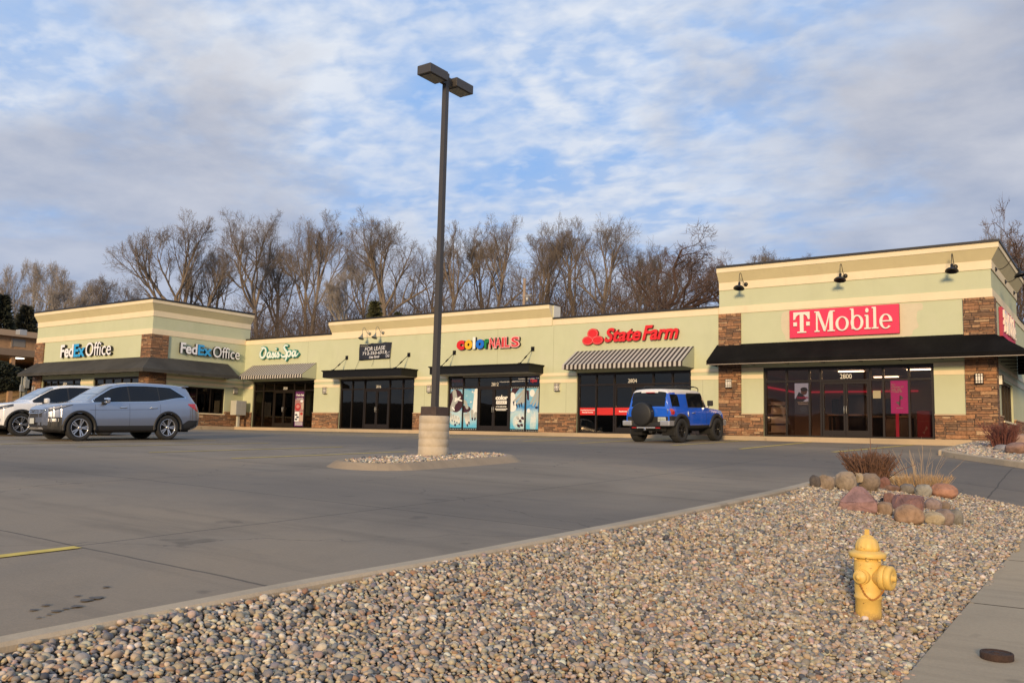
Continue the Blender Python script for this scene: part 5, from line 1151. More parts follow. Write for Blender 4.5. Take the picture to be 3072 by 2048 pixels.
# cleanout cover in the sidewalk
r = ray(2990, 1952); kk = (-1.405 + 0) / r.z; cv = r * kk; cz = walk(cv.y)
CS = .84
s = thing('cleanout_cover', (cv.x, cv.y, cz), 'round rusty iron cover standing proud of the concrete sidewalk', 'utility cover')
q = MB(); q.lathe([(.128, -.05), (.130, .045), (.124, .055), (.112, .055), (.108, .042)], k=36); q.build('rim', RUST, s, local=True)
q = MB(); q.lathe([(.107, .03), (.107, .046), (.09, .050), (.088, .046), (.05, .047), (.048, .051), (.0, .052)], k=36); q.box((-.02, -.03, .05), (.02, .03, .056)); q.build('lid', RUST, s, local=True); s.scale = (CS, CS, CS)

# ================================================================== BOULDERS
def hit(px, py, fn):
    d = ray(px, py); d = d / math.hypot(d.x, d.y); sN = 1.5
    while sN < 90:
        P = d * sN
        if P.z <= fn(P.x, P.y): return P
        sN += .02
    return d * 18
def depth(P): return CAM[2][0] * P.x + CAM[2][2] * P.y - CAM[2][1] * P.z
def rock_mesh(name, w, d, h, seed, col, angular=0, var=.38):
    bm = bmesh.new()
    if angular == 2:
        for p_ in ((-.98, -.75, -1), (.95, -.8, -1), (-.95, -.72, -.25), (-.25, -.86, -.38), (.93, -.78, -.08), (-.12, .2, 1), (.30, .25, .95), (-.85, .25, .05), (.98, .3, -.1), (-.9, .8, -1), (.95, .85, -1), (.1, .8, .3), (-1, 0, -1)): bm.verts.new(p_)
        bmesh.ops.convex_hull(bm, input=list(bm.verts)); bmesh.ops.bevel(bm, geom=list(bm.edges), offset=.05, segments=2, affect='EDGES'); bmesh.ops.triangulate(bm, faces=list(bm.faces)); bmesh.ops.subdivide_edges(bm, edges=list(bm.edges), cuts=2)
    elif angular:
        rr_ = random.Random(seed); pts = []
        for i in range(26):
            v = Vector((rr_.uniform(-1, 1), rr_.uniform(-1, 1), rr_.uniform(-1, 1))); v = v / max(abs(v.x) ** 1.5, abs(v.y) ** 1.5, abs(v.z) ** 1.2, .4) * .9
            bm.verts.new(v)
        bmesh.ops.convex_hull(bm, input=list(bm.verts)); bmesh.ops.delete(bm, geom=[v for v in bm.verts if not v.link_faces], context='VERTS')
        bmesh.ops.bevel(bm, geom=list(bm.edges), offset=.09, segments=2, affect='EDGES'); bmesh.ops.triangulate(bm, faces=list(bm.faces)); bmesh.ops.subdivide_edges(bm, edges=list(bm.edges), cuts=2)
    else: bmesh.ops.create_icosphere(bm, subdivisions=4, radius=1)
    so = Vector((seed * 3.1, seed * 1.7, seed)); g_ = sum(col) / 3; col = tuple(.78 * (c_ * .70 + g_ * .30) for c_ in col)
    for v in bm.verts:
        n = v.co.normalized(); a = mnoise.noise(n * 1.1 + so) * (.22 if not angular else .06) + mnoise.noise(n * 2.6 + so) * .10 + mnoise.noise(v.co * 6 + so) * .03 + mnoise.noise(v.co * 14 + so) * .012
        q = v.co * (1 + a)
        if not angular: q = Vector([math.copysign(abs(c) ** .86, c) for c in q])
        v.co = Vector((q.x * w / 2, q.y * d / 2, q.z * h / 2))
    zs = [v.co.z for v in bm.verts]; xs_ = [v.co.x for v in bm.verts]; kz = h / (max(zs) - min(zs)); kx = w / (max(xs_) - min(xs_)); xm = (max(xs_) + min(xs_)) / 2; z0 = min(zs)
    for v in bm.verts: v.co.z = (v.co.z - z0) * kz; v.co.x = (v.co.x - xm) * kx
    m = bpy.data.materials.new('boulder_stone'); t = nt(m); p = pbsdf(m); tc = t.nodes.new('ShaderNodeTexCoord')
    f = noise_fac(t, tc.outputs['Object'], 5.5, 8, .72, .5); c = ramp(t, f, [(.28, tuple(x * (1 - var * 1.6) for x in col)), (.5, col), (.72, tuple(min(1, x * (1 + var)) for x in col))])
    f2_ = noise_fac(t, tc.outputs['Object'], 60, 3); c = mixc(t, math_node(t, 'MULTIPLY', ramp_f(t, f2_, .55, .7), .3), c, tuple(x * .55 for x in col)); t.links.new(c, p.inputs['Base Color']); p.inputs['Roughness'].default_value = .88
    bp = t.nodes.new('ShaderNodeBump'); bp.inputs['Strength'].default_value = .5; bp.inputs['Distance'].default_value = .015; t.links.new(f, bp.inputs['Height']); t.links.new(bp.outputs['Normal'], p.inputs['Normal'])
    mb = MB(); mb.bm(bm, smooth=not angular); return mb, m
ROCKS = [(310, 345, 440, 485, (.13, .10, .08), 0, 'small dark grey boulder at the left end of the back row'), (400, 335, 605, 500, (.34, .23, .13), 0, 'long tan boulder second from the left in the back row'),
 (600, 295, 860, 510, (.36, .26, .16), 0, 'largest round tan boulder in front of the brown shrub'), (835, 300, 940, 440, (.46, .33, .17), 1, 'small yellowish wedge stone squeezed between two round boulders'),
 (885, 325, 1135, 530, (.28, .19, .12), 0, 'mottled brown boulder right of the small yellowish wedge'), (1125, 365, 1260, 475, (.28, .10, .06), 0, 'dark red round stone near the middle of the back row'),
 (1110, 455, 1370, 522, (.24, .12, .08), 0, 'low flat reddish stone lying below the dark red round stone'), (1370, 440, 1555, 552, (.24, .20, .16), 0, 'grey brown boulder in front of the left side of the dry grass'),
 (1550, 455, 1745, 595, (.36, .33, .26), 0, 'pale grey oval boulder tilted in front of the dry grass'), (1720, 445, 2045, 610, (.50, .20, .09), 0, 'big orange red boulder at the right end of the back row'),
 (650, 505, 1100, 785, (.36, .17, .15), 2, 'big pink angular slab boulder, leftmost of the front group'), (1100, 680, 1285, 828, (.36, .22, .12), 0, 'round tan stone beside the pink slab'),
 (1180, 565, 1330, 735, (.34, .15, .11), 1, 'upright reddish block behind the round tan stone'), (1290, 590, 1650, 800, (.28, .12, .10), 1, 'pink and purple block with a dark top in the front group'),
 (1310, 700, 1655, 922, (.42, .23, .11), 0, 'big orange tan boulder at the front of the group'), (1655, 630, 1860, 760, (.34, .22, .18), 0, 'pinkish grey oval stone lying behind the cream boulder'),
 (1835, 675, 1965, 765, (.26, .17, .10), 0, 'small brown stone at the back right of the front group'), (1755, 745, 2008, 930, (.30, .20, .15), 0, 'smooth brown grey boulder right of the cream boulder'),
 (1645, 780, 1895, 930, (.50, .38, .20), 0, 'cream yellow boulder at the front right'), (1915, 735, 2112, 908, (.26, .23, .18), 0, 'grey green oval boulder, rightmost of the front group'), (1140, 620, 1200, 690, (.06, .05, .055), 1, 'small black stone beside the pink slab')]
for i, (x0, y0_, x1, y1_, col, ang, lab) in enumerate(ROCKS):
    yb = 505 if lab.startswith(('small yellowish', 'dark red')) else y1_ - 4
    P = hit(2350 + (x0 + x1) / 2 * .2551, 1340 + yb * .2551, bed); dp = depth(P); up = (yb - y1_ + 4) * .2551 * dp / FPX; w_ = (x1 - x0) * .2551 * dp / FPX; h_ = (y1_ - y0_) * .2551 * dp / FPX
    d_ = w_ * (.75 if ang != 2 else .9); vd = Vector((P.x, P.y, 0)).normalized(); ce = Vector((P.x, P.y, 0)) + vd * d_ * .42
    h_ = max(h_ - d_ * .02, .10); z_ = bed1(ce.x, ce.y) - .03 + up; ce = ce - vd * (up * 1.2)
    mb, m = rock_mesh('boulder', w_, d_, h_ + .045, i + 2, col, ang)
    o = mb.build('boulder', m, local=True); o.location = (ce.x, ce.y, z_); o.rotation_euler = (0, 0, math.atan2(vd.y, vd.x) - math.pi / 2); tag(o, lab, 'boulder', 'boulders edging the planting in the pebble bed')
for i, (px, py, w_, h_, col, lab) in enumerate(((3010, 1352, .5, .22, (.28, .26, .27), 'grey blue boulder at the foot of the bush by the building corner'), (3062, 1362, .75, .35, (.34, .17, .11), 'reddish boulder at the right edge by the building corner'), (3068, 1338, .6, .42, (.42, .24, .15), 'orange boulder behind the reddish one by the building corner'), (2982, 1345, .35, .2, (.36, .2, .12), 'small tan stone left of the grey blue boulder under the corner bush'))):
    P = hit(px, py, lambda x, y: lot(x, min(y, 32.4)) + .1); mb, m = rock_mesh('boulder', w_, w_ * .8, h_, 40 + i, col); o = mb.build('boulder', m, local=True); o.location = (P.x, P.y, P.z - .04); tag(o, lab, 'boulder', 'boulders by the building corner')

# ================================================================== DRY PLANTS
def stems(mb, n, base_r, hmin, hmax, spread, rad0, seed, branch=2, curve=.2):
    rr_ = random.Random(seed)
    for i in range(n):
        rad = rad0 * rr_.choice((.45, .6, .8, 1, 1.2))
        a = rr_.uniform(0, 2 * math.pi); q = math.sqrt(rr_.random()) * base_r; b = Vector((q * math.cos(a), q * math.sin(a), -.03)); h = rr_.uniform(hmin, hmax)
        out = Vector((math.cos(a), math.sin(a), 0)) * (q / base_r) * spread * h + Vector((rr_.gauss(0, .08), rr_.gauss(0, .08), 0)) * h
        m_ = b + out * (.5 - curve) + Vector((0, 0, h * .55)); e = b + out + Vector((0, 0, h)); mb.tube([b, m_, e], [rad, rad * .8, rad * .45], 4, cap=False)
        for k in range(branch):
            t0 = rr_.uniform(.45, .9); s0 = m_.lerp(e, (t0 - .45) / .55) if t0 > .45 else m_; dd = (e - m_).normalized() * rr_.uniform(.12, .3) * h + Vector((rr_.gauss(0, .10), rr_.gauss(0, .10), rr_.uniform(0, .08))) * h
            mb.tube([s0, s0 + dd], [rad * .7, rad * .35], 3, cap=False)
BRN = mat('brown_dry_stem', (.15, .078, .048), .85, var=.6, vscale=14); STRAW = mat('straw_blade', (.46, .30, .15), .85, var=.3, vscale=9)
bs = Vector((-4.05, 17.15)); s = thing('dry_shrub', (bs.x, bs.y, bed(bs.x, bs.y)), 'brown leafless cut back shrub behind the round tan boulder', 'shrub')
q = MB(); stems(q, 300, .29, .30, .60, .48, .010, 3, 3); q.tube([(0, 0, 0), (.03, 0, .45), (.02, 0, .82)], [.012, .01, .006], 5); q.tube([(.3, .05, .1), (.55, -.1, .26), (.82, -.12, .38)], [.008, .006, .004], 4); q.build('stems', BRN, s, local=True)
q = MB()
rr_ = random.Random(5)
for i in range(150):
    a, l = rr_.uniform(0, 6.28), rr_.uniform(.05, .55); c_ = Vector((l * math.cos(a), l * math.sin(a) * .8, rr_.uniform(.25, .62) - l * .3)); n_ = Vector((rr_.gauss(0, 1), rr_.gauss(0, 1), rr_.gauss(0, 1))).normalized(); b_ = n_.orthogonal().normalized() * .022; c2 = n_.cross(b_) * .7
    q.add([c_ - b_, c_ + c2, c_ + b_, c_ - c2], [(0, 1, 2, 3)])
q.build('withered_leaves', mat('withered_leaf', (.20, .09, .05), .9, var=.4, vscale=20), s, local=True)
bs = Vector((-3.30, 17.72)); s = thing('grass_tuft', (bs.x, bs.y, bed(bs.x, bs.y)), 'straw coloured dry ornamental grass tuft behind the pale oval boulder', 'grass tuft')
q = MB(); stems(q, 480, .42, .14, .32, .6, .0045, 8, 1, .0); q.build('tussock', STRAW, s, local=True)
q = MB(); stems(q, 34, .36, .35, .85, .65, .0042, 12, 1, .1)
q.build('flower_stalks', mat('pale_stalk', (.50, .36, .22), .85), s, local=True)
P = hit(2600 + 2040 / 4.983, 1250 + 480 / 4.983, lambda x, y: lot(x, min(y, 32.4)) + .1)
s = thing('dry_shrub', (P.x, P.y, P.z), 'red brown leafless bush at the stone corner of the phone shop', 'shrub'); q = MB(); stems(q, 210, .26, .30, .78, .5, .010, 21, 4); q.build('stems', mat('red_brown_stem', (.17, .06, .045), .85, var=.3, vscale=9), s, local=True)

# ================================================================== VEHICLES
def paint(name, col, metal=.0, rough=.28): return mat(name, col, rough, metal=metal, coat=1.0, spec=.5)
TYRE = mat('tyre_rubber', (.018, .018, .018), .85, bump=.2, bscale=40); RIMS = mat('machined_alloy', (.55, .55, .56), .25, metal=.9); RIMB = mat('black_alloy', (.02, .02, .021), .35, metal=.4)
CGL = mat('tinted_car_glass', (.008, .009, .011), .06, spec=.35); CGW = mat('windscreen_glass', (.045, .06, .07), .05, spec=.9, coat=1)
CLAD = mat('black_plastic_cladding', (.016, .016, .017), .6); CHR = mat('chrome_trim', (.75, .75, .75), .12, metal=1.0); LAMP = mat('clear_lamp_lens', (.45, .45, .46), .1, coat=1); LAMPD = mat('dark_lamp_housing', (.05, .05, .055), .15, coat=1); REDL = mat('red_lamp_lens', (.45, .015, .015), .15, coat=1); SILV = mat('silver_plastic', (.48, .48, .49), .3, metal=.6); UNDER = mat('car_underside', (.01, .01, .01), .9)
PLATE = mat('number_plate', (.50, .52, .48), .5)
class Body:
    def __init__(s, st, L, nx=190, m=5):
        st = np.array(st, float); s.st = st; s.L = L
        xs = np.unique(np.concatenate([np.linspace(0, L, nx), st[:, 0]])); s.xs = xs
        # columns: x zb w zbelt wbelt ztop wtop zedge
        def sm(c):
            y = np.interp(xs, st[:, 0], st[:, c]); k = np.array([.25, .5, .25])
            for _ in range(6): y2 = np.convolve(np.pad(y, 1, 'edge'), k, 'valid'); y = y2
            return y
        zb, w, zl, wl, zt, wt, ze = [sm(c) for c in range(1, 8)]
        K = np.stack([np.stack([w * 0, zb], 1), np.stack([w * .80, zb], 1), np.stack([w * .955, zb + .05], 1), np.stack([w * .99, zb + .16], 1), np.stack([w, zb + (zl - zb) * .48], 1), np.stack([w * .985, zb + (zl - zb) * .80], 1), np.stack([wl, zl], 1),
                      np.stack([wl - (wl - wt) * .50, zl + (ze - zl) * .52], 1), np.stack([wt, ze], 1), np.stack([wt * .86, ze + (zt - ze) * .66], 1), np.stack([wt * .5, zt - (zt - ze) * .08], 1), np.stack([w * 0, zt], 1)], 1)
        out = []
        n = K.shape[1]
        for i in range(n - 1):
            p0, p1, p2, p3 = K[:, max(i - 1, 0)], K[:, i], K[:, i + 1], K[:, min(i + 2, n - 1)]
            mm = m if i < 10 else 4
            for k in range(mm):
                t = k / mm; q = .5 * ((2 * p1) + (p2 - p0) * t + (2 * p0 - 5 * p1 + 4 * p2 - p3) * t * t + (3 * p1 - p0 - 3 * p2 + p3) * t ** 3); lin = p1 + (p2 - p1) * t
                out.append(.55 * q + .45 * lin)
        out.append(K[:, -1]); s.S = np.stack(out, 1)       # nx, m, 2 (y,z)
        s.zl, s.ze, s.wl = zl, ze, wl
    def yat(s, x, z):
        i = int(np.clip(np.searchsorted(s.xs, x), 0, len(s.xs) - 1)); P = s.S[i]; b = 0
        for j in range(len(P) - 1):
            z0, z1 = P[j, 1], P[j + 1, 1]
            if (z0 - z) * (z1 - z) <= 0 and abs(z1 - z0) > 1e-6: t = (z - z0) / (z1 - z0); b = max(b, P[j, 0] + t * (P[j + 1, 0] - P[j, 0]))
        return b
    def xat(s, y, z):
        for i in range(len(s.xs)):
            if s.yat(s.xs[i], z) >= abs(y): return s.xs[i]
        return s.xs[0]
    def patch(s, root, name, m, x0, x1, zlo, zhi, off=.005, n=26, k=7, sides=(1, -1), lab=None):
        out = []
        for sd in sides:
            rows = []
            for i in range(n + 1):
                x = x0 + (x1 - x0) * i / n; a, b = zlo(x), zhi(x); b = max(b, a + .001); rows.append([(x, sd * (s.yat(x, a + (b - a) * j / k) + off), a + (b - a) * j / k) for j in range(k + 1)])
            g = MB(); g.grid(rows, flip=sd > 0); out.append(g.build(name, m, root, local=True))
        return out
    def front(s, root, name, m, hw, zlo, zhi, off=.008):
        g = MB(); g.grid([[(s.xat(y, z) - off, y, z) for z in np.linspace(zlo(y), zhi(y), 6)] for y in np.linspace(-hw, hw, 25)], flip=True); return g.build(name, m, root, local=True)
    def build(s, root, regions, bodymat, wheels, Ra, caps=None):
        nx, m = s.S.shape[:2]; parts = {}
        def put(key, quad): parts.setdefault(key, []).append(quad)
        for sd in (1, -1):
            for i in range(nx - 1):
                for j in range(m - 1):
                    q = [(s.xs[a], sd * s.S[a, b, 0], s.S[a, b, 1]) for a, b in ((i, j), (i + 1, j), (i + 1, j + 1), (i, j + 1))]
                    if sd < 0: q = q[::-1]
                    c = (sum(p[0] for p in q) / 4, sum(p[1] for p in q) / 4, sum(p[2] for p in q) / 4)
                    if abs(c[1]) > .45 and any((c[0] - wx_) ** 2 + (c[2] - wz) ** 2 < Ra * Ra for wx_, wz in wheels): continue
                    zl, ze = (s.zl[i] + s.zl[i + 1]) / 2, (s.ze[i] + s.ze[i + 1]) / 2; key = 'body'
                    for nm, test in regions:
                        if test(c[0], c[1], c[2], zl, ze): key = (nm, sd) if nm[1] else (nm, 0); break
                    put(key, q)
        for a in (0, nx - 1):
            P = [(s.xs[a], y, z) for y, z in s.S[a]] + [(s.xs[a], -y, z) for y, z in s.S[a][::-1]]; put('cap0' if a == 0 else 'cap1', P)
        bodyo = None
        def mk(name, quads, mt, par):
            b = MB(); idx = {}
            for q in quads:
                f = []
                for p in q:
                    k = (round(p[0], 4), round(p[1], 4), round(p[2], 4))
                    if k not in idx: idx[k] = len(b.v); b.v.append(p)
                    if not f or f[-1] != idx[k]: f.append(idx[k])
                if len(f) > 2 and f[0] == f[-1]: f = f[:-1]
                if len(f) > 2: b.f.append(f); b.m.append(0); b.sm.append(len(q) == 4)
            return b.build(name, mt, par, local=True)
        main = parts.pop('body') + parts.pop('cap1') + parts.pop('cap0')
        bodyo = mk('body', main, bodymat, root)
        for key, quads in parts.items():
            (nm, mt, *_r), sd = (key[0][0], key[0][2]), key[1]
            mk(nm, quads, mt, root)
        return bodyo
def wheel(root, x, y, r, wdt, side, style):
    o = bpy.data.objects.new('wheel', None)
    M = T((x, y, r)) @ Matrix.Rotation(-side * math.pi / 2, 4, 'X')      # lathe axis -> outward (side=+1: +y)
    t_ = MB(); rr_ = r * style['rim']; hw = wdt / 2
    t_.lathe([(rr_ * .96, -hw), (r * .93, -hw), (r * .99, -hw * .82), (r, -hw * .4), (r, hw * .4), (r * .99, hw * .82), (r * .93, hw), (rr_ * 1.02, hw * .96), (rr_, hw * .8)], M=M, k=40, cap=False)
    wo = t_.build('wheel', TYRE, root, local=True)
    k = MB(); rm = style['mat']
    k.lathe([(rr_ * 1.0, hw * .80), (rr_ * .97, hw * .88), (rr_ * .90, hw * .84), (rr_ * .88, hw * .4)], M=M, k=40, mi=0, cap=False)
    k.lathe([(rr_ * .89, hw * .30), (0, hw * .30)], M=M, k=32, mi=1, cap=False)
    n = style['n']
    for i in range(n):
        for dl in style['tw']:
            a = 2 * math.pi * i / n + dl; A = Matrix.Rotation(a, 4, 'Z')
            k.add([M @ A @ Vector(p) for p in ((rr_ * .14, -rr_ * .055, hw * .78), (rr_ * .9, -rr_ * style['sw'], hw * .86), (rr_ * .9, rr_ * style['sw'], hw * .86), (rr_ * .14, rr_ * .055, hw * .78), (rr_ * .14, -rr_ * .055, hw * .45), (rr_ * .9, -rr_ * style['sw'], hw * .45), (rr_ * .9, rr_ * style['sw'], hw * .45), (rr_ * .14, rr_ * .055, hw * .45))], [(0, 1, 2, 3), (0, 4, 5, 1), (3, 2, 6, 7)], 0)
    k.lathe([(rr_ * .2, hw * .5), (rr_ * .2, hw * .84), (rr_ * .12, hw * .9), (0, hw * .9)], M=M, k=16, mi=0, cap=False); k.build('rim', [rm, UNDER], wo, local=True); bpy.data.objects.remove(o)
def arch(root, B, wx_, wz, Ra, wd, m, name='wheel_arch', out=.02, a0=-8, a1=188):
    for sd in (1, -1):
        g = MB(); rows = []
        for i in range(37):
            a = R_(a0 + (a1 - a0) * i / 36); row = []
            for r_, o_ in ((Ra - .03, -.10), (Ra - .012, out), (Ra + wd, out), (Ra + wd + .012, -.03)):
                x, z = wx_ + r_ * math.cos(a), wz + r_ * math.sin(a); xx = wx_ + (Ra + .03) * math.cos(a); zz = max(wz + (Ra + .03) * math.sin(a), wz + .0)
                row.append((x, sd * (max(B.yat(clamp(x, .05, B.L - .05), max(z, .42)), B.yat(clamp(xx, .05, B.L - .05), max(zz, .42))) + o_), z))
            rows.append(row)
        g.grid(rows, flip=sd < 0); g.build(name, m, root, local=True)
        w_ = MB(); rows = []
        for i in range(25):
            a = R_(-20 + 220 * i / 24); rows.append([(wx_ + (Ra - .01) * math.cos(a), sd * y, wz + (Ra - .01) * math.sin(a)) for y in (.40, .84)])
        w_.grid(rows); w_.add([(r[0]) for r in rows], [list(range(25))]); w_.build('wheel_well', UNDER, root, local=True)
def seat_car(root, fx, fy, rx, ry, xf, xr, ycar):
    """place so that the near-side wheel contacts stand at (fx,fy) front and (rx,ry) rear"""
    d = Vector((rx - fx, ry - fy)).normalized(); ang = math.atan2(d.y, d.x); side = Vector((-d.y, d.x))
    zf, zr = lot(fx, fy), lot(rx, ry); o = Vector((fx, fy)) - d * xf - side * ycar; pitch = math.atan2(zr - zf, xr - xf)
    root.location = (o.x, o.y, (zf - (zr - zf) / (xr - xf) * xf) + .0); root.rotation_euler = (0, -pitch, ang)
SUVST = [(0.00, .40, .25, .86, .24, .885, .20, .88), (.05, .35, .48, .905, .45, .935, .38, .925), (.13, .31, .67, .95, .62, .98, .52, .97), (.25, .28, .81, .995, .76, 1.03, .62, 1.015), (.45, .25, .92, 1.035, .865, 1.08, .70, 1.065), (.7, .24, .985, 1.06, .925, 1.115, .74, 1.095), (1.12, .24, .995, 1.085, .94, 1.15, .76, 1.13), (1.28, .24, .995, 1.09, .945, 1.19, .77, 1.16),
         (1.6, .24, .998, 1.09, .95, 1.40, .72, 1.355), (1.98, .24, 1.0, 1.09, .95, 1.635, .67, 1.575), (2.25, .24, 1.0, 1.095, .95, 1.715, .665, 1.645), (2.6, .24, 1.0, 1.10, .95, 1.755, .665, 1.68), (3.1, .24, 1.0, 1.115, .95, 1.77, .66, 1.69), (3.8, .24, .998, 1.14, .945, 1.755, .65, 1.67), (4.3, .25, .985, 1.165, .93, 1.72, .635, 1.63), (4.58, .28, .97, 1.18, .91, 1.68, .62, 1.585),
         (4.66, .30, .96, 1.18, .90, 1.56, .64, 1.48), (4.78, .33, .945, 1.15, .88, 1.30, .70, 1.24), (4.86, .36, .92, 1.08, .85, 1.12, .70, 1.10), (4.92, .40, .88, .98, .82, 1.01, .68, 1.0), (4.95, .44, .80, .90, .74, .93, .62, .92)]
def suv(label, bm_, variant, group):
    root = thing('parked_suv', (0, 0, 0), label, 'car', group); L = 4.95; B = Body(SUVST, L); W = [(.98, .385), (3.80, .385)]; Ra = .445
    sill = lambda x: 1.125 + .030 * (x - 1.3) + (.10 * smooth((x - 3.3) / 1.0) if variant == 0 else .06 * smooth((x - 3.0) / 1.2))
    def win(x, y, z, zl, ze):
        if not (abs(y) > .60 and sill(x) < z < ze - .035 and 1.38 < x < 4.42): return False
        rear = 4.40 - max(0, (z - sill(4.3))) * .95
        return x < rear
    def trim(x, y, z, zl, ze):
        if not (abs(y) > .60 and sill(x) - .018 < z < ze - .012 and 1.34 < x < 4.46): return False
        return x < 4.45 - max(0, (z - sill(4.3))) * .95 and (x > 1.9 or z < sill(x) or True)
    G = lambda n, s_, m_: (n, s_, m_)
    reg = [(G('windshield', 0, CGW), lambda x, y, z, zl, ze: 1.31 < x < 2.06 and z > ze - .005 and abs(y) < .70), (G('rear_window', 0, CGL), lambda x, y, z, zl, ze: 4.62 < x < 4.84 and z > 1.13 and abs(y) < .66),
           (G('lower_cladding', 0, CLAD), lambda x, y, z, zl, ze: z < .43 and .5 < x < 4.6 or x < .62 and z < .46 - (.25 * max(0, abs(y) - .5) if variant else 0))]
    zedge = lambda x: float(np.interp(x, B.xs, B.ze))
    rear_ = lambda x: 9 if x < 3.75 else sill(4.43) + (4.43 - x) * .62 + .02
    top_ = lambda x: min(zedge(x) - .035, rear_(x))
    xf0 = 1.40
    while zedge(xf0) - .035 < sill(xf0) + .004: xf0 += .01
    B.patch(root, 'window_trim', CHR if variant == 0 else CLAD, xf0 - .05, 4.47, lambda x: sill(x) - .016, lambda x: max(sill(x) - .004, min(top_(x) + .016, zedge(x) - .012)), .003, 80)
    for xa, xb in ((xf0, 2.50), (2.545, 3.50), (3.535, 4.43)): B.patch(root, 'side_window', CGL, xa, xb, sill, top_, .007, 30)
    for xa, xb in ((2.50, 2.545), (3.50, 3.535)): B.patch(root, 'window_pillar', CLAD, xa, xb, sill, top_, .0065, 2)
    B.patch(root, 'rear_bumper', CLAD, 4.24, 4.92, lambda x: .30 + max(0, x - 4.5) * .25, lambda x: .47 + .13 * smooth((x - 4.24) / .30), .006, 20)
    B.patch(root, 'tail_light', REDL, 4.50, 4.86, lambda x: 1.09 - (x - 4.5) * .62, lambda x: 1.125 + (x - 4.5) * .02, .008, 18)
    if variant == 0:
        B.front(root, 'grille', LAMPD, .56, lambda y: .685, lambda y: .915 - .03 * abs(y)); B.front(root, 'lower_intake', CLAD, .60, lambda y: .37, lambda y: .55, .01)
        for o_ in B.patch(root, 'headlight', LAMPD, .15, .76, lambda x: .78 + .33 * x ** .9, lambda x: .88 + .215 * x ** .75, .008, 24): pass
        B.patch(root, 'headlight_lens', LAMP, .17, .62, lambda x: .850 + .245 * x ** .85, lambda x: .873 + .215 * x ** .75, .012, 20)
        B.patch(root, 'fog_lamp_trim', CLAD, .14, .46, lambda x: .42, lambda x: .70 - .03 * x, .007, 14); B.patch(root, 'fog_lamp', SILV, .14, .38, lambda x: .565, lambda x: .645, .013, 12)
    else:
        B.front(root, 'grille', LAMPD, .56 , lambda y: .50 + .10 * abs(y), lambda y: .83 - .05 * abs(y)); B.front(root, 'lower_intake', CLAD, .60, lambda y: .37, lambda y: .46, .01)
        B.patch(root, 'headlight', LAMPD, .12, .72, lambda x: .79 + .27 * x, lambda x: .865 + .26 * x ** .85, .008, 24); B.patch(root, 'headlight_lens', LAMP, .16, .55, lambda x: .825 + .25 * x, lambda x: .845 + .25 * x, .012, 16)
        B.patch(root, 'fog_lamp', LAMPD, .16, .36, lambda x: .70 - (x - .16) * 1.1, lambda x: .74 - (x - .16) * .9, .008, 12)
    B.build(root, reg, bm_, W, Ra)
    for wx_, wz in W:
        arch(root, B, wx_, wz, Ra, .055, CLAD if variant == 0 else CLAD)
        for sd in (1, -1): wheel(root, wx_, sd * .86, .385, .25, sd, {'rim': .70, 'mat': RIMS, 'n': 5, 'tw': (-.16, .16), 'sw': .075})
    fp = MB(); fp.box((.5, -.80, .24), (4.6, .80, .30)); fp.build('underbody', UNDER, root, local=True)
    for sd in (1, -1):
        mr = MB(); mr.bbox((1.64, min(sd * .99, sd * 1.23), 1.10), (1.78, max(sd * .99, sd * 1.23), 1.265), .05); mo = mr.build('side_mirror', CHR if variant == 0 else bm_, root, local=True)
        q = MB(); q.bbox((1.62, min(sd * .92, sd * 1.02), 1.07), (1.76, max(sd * .92, sd * 1.02), 1.14), .015); q.build('mirror_foot', CLAD, mo, local=True)
        for x in (2.30, 3.30):
            y = B.yat(x, .985); h = MB(); h.tube([(x - .11, sd * (y + .005), .98), (x - .09, sd * (y + .035), .985), (x + .09, sd * (y + .035), .985), (x + .11, sd * (y + .005), .98)], .016, 6); h.build('door_handle', CHR, root, local=True)
        sm = MB()
        for x in (1.42, 2.50, 3.52):
            rows = [(x + (.10 * smooth((z - 1.1) / .5) if x > 3 else 0), sd * (B.yat(x, z) + .0025), z) for z in np.linspace(.44, 1.10, 12)]; sm.grid([[(p[0] - .004, p[1], p[2]) for p in rows], [(p[0] + .004, p[1], p[2]) for p in rows]])
        rows = [(x, sd * (B.yat(x, .90 + .02 * (x - 1.3)) + .004), .90 + .02 * (x - 1.3)) for x in np.linspace(1.25, 3.3, 20)]; sm.grid([[(p[0], p[1], p[2] - .004) for p in rows], [(p[0], p[1], p[2] + .004) for p in rows]])
        sm.build('door_seam', mat('seam_shadow', (.05, .05, .055), .6), root, local=True)
    if variant == 0:
        g = MB(); g.tube(spline([(B.xat(y, z) - .018, y, z) for y, z in ((-.60, .90), (-.42, .80), (-.2, .795), (0, .795), (.2, .795), (.42, .80), (.60, .90))], 4), .018, 6); g.tube(spline([(B.xat(y, .90) - .012, y, .905) for y in (-.56, -.4, -.2, 0, .2, .4, .56)], 4), .014, 6); g.bbox((-.03, -.075, .80), (0, -.05, .90), .004); g.bbox((-.03, .05, .80), (0, .075, .90), .004); g.bbox((-.03, -.05, .84), (0, .05, .862), .004); g.build('grille_bar', CHR, root, local=True)
        B.front(root, 'skid_plate', SILV, .52, lambda y: .335, lambda y: .40, .022)
    else:
        g = MB(); g.tube(spline([(B.xat(y, z) - .012, y, z) for y, z in ((-.62, .70), (-.45, .60), (0, .585), (.45, .60), (.62, .70))], 5), .016, 6); g.build('grille_bar', CLAD, root, local=True)
        sp = MB(); sp.tube(spline([(B.xat(y, z) - .015, y, z) for y, z in ((-.72, .44), (-.5, .42), (0, .41), (.5, .42), (.72, .44))], 5), .02, 6); sp.build('skid_plate', SILV, root, local=True)
    B.front(root, 'bumper', bm_, .80, lambda y: .54, lambda y: .685, .03)
    pl = MB(); pl.bbox((-.055, -.16, .50), (-.03, .16, .66), .004); pl.build('number_plate', PLATE, root, local=True)
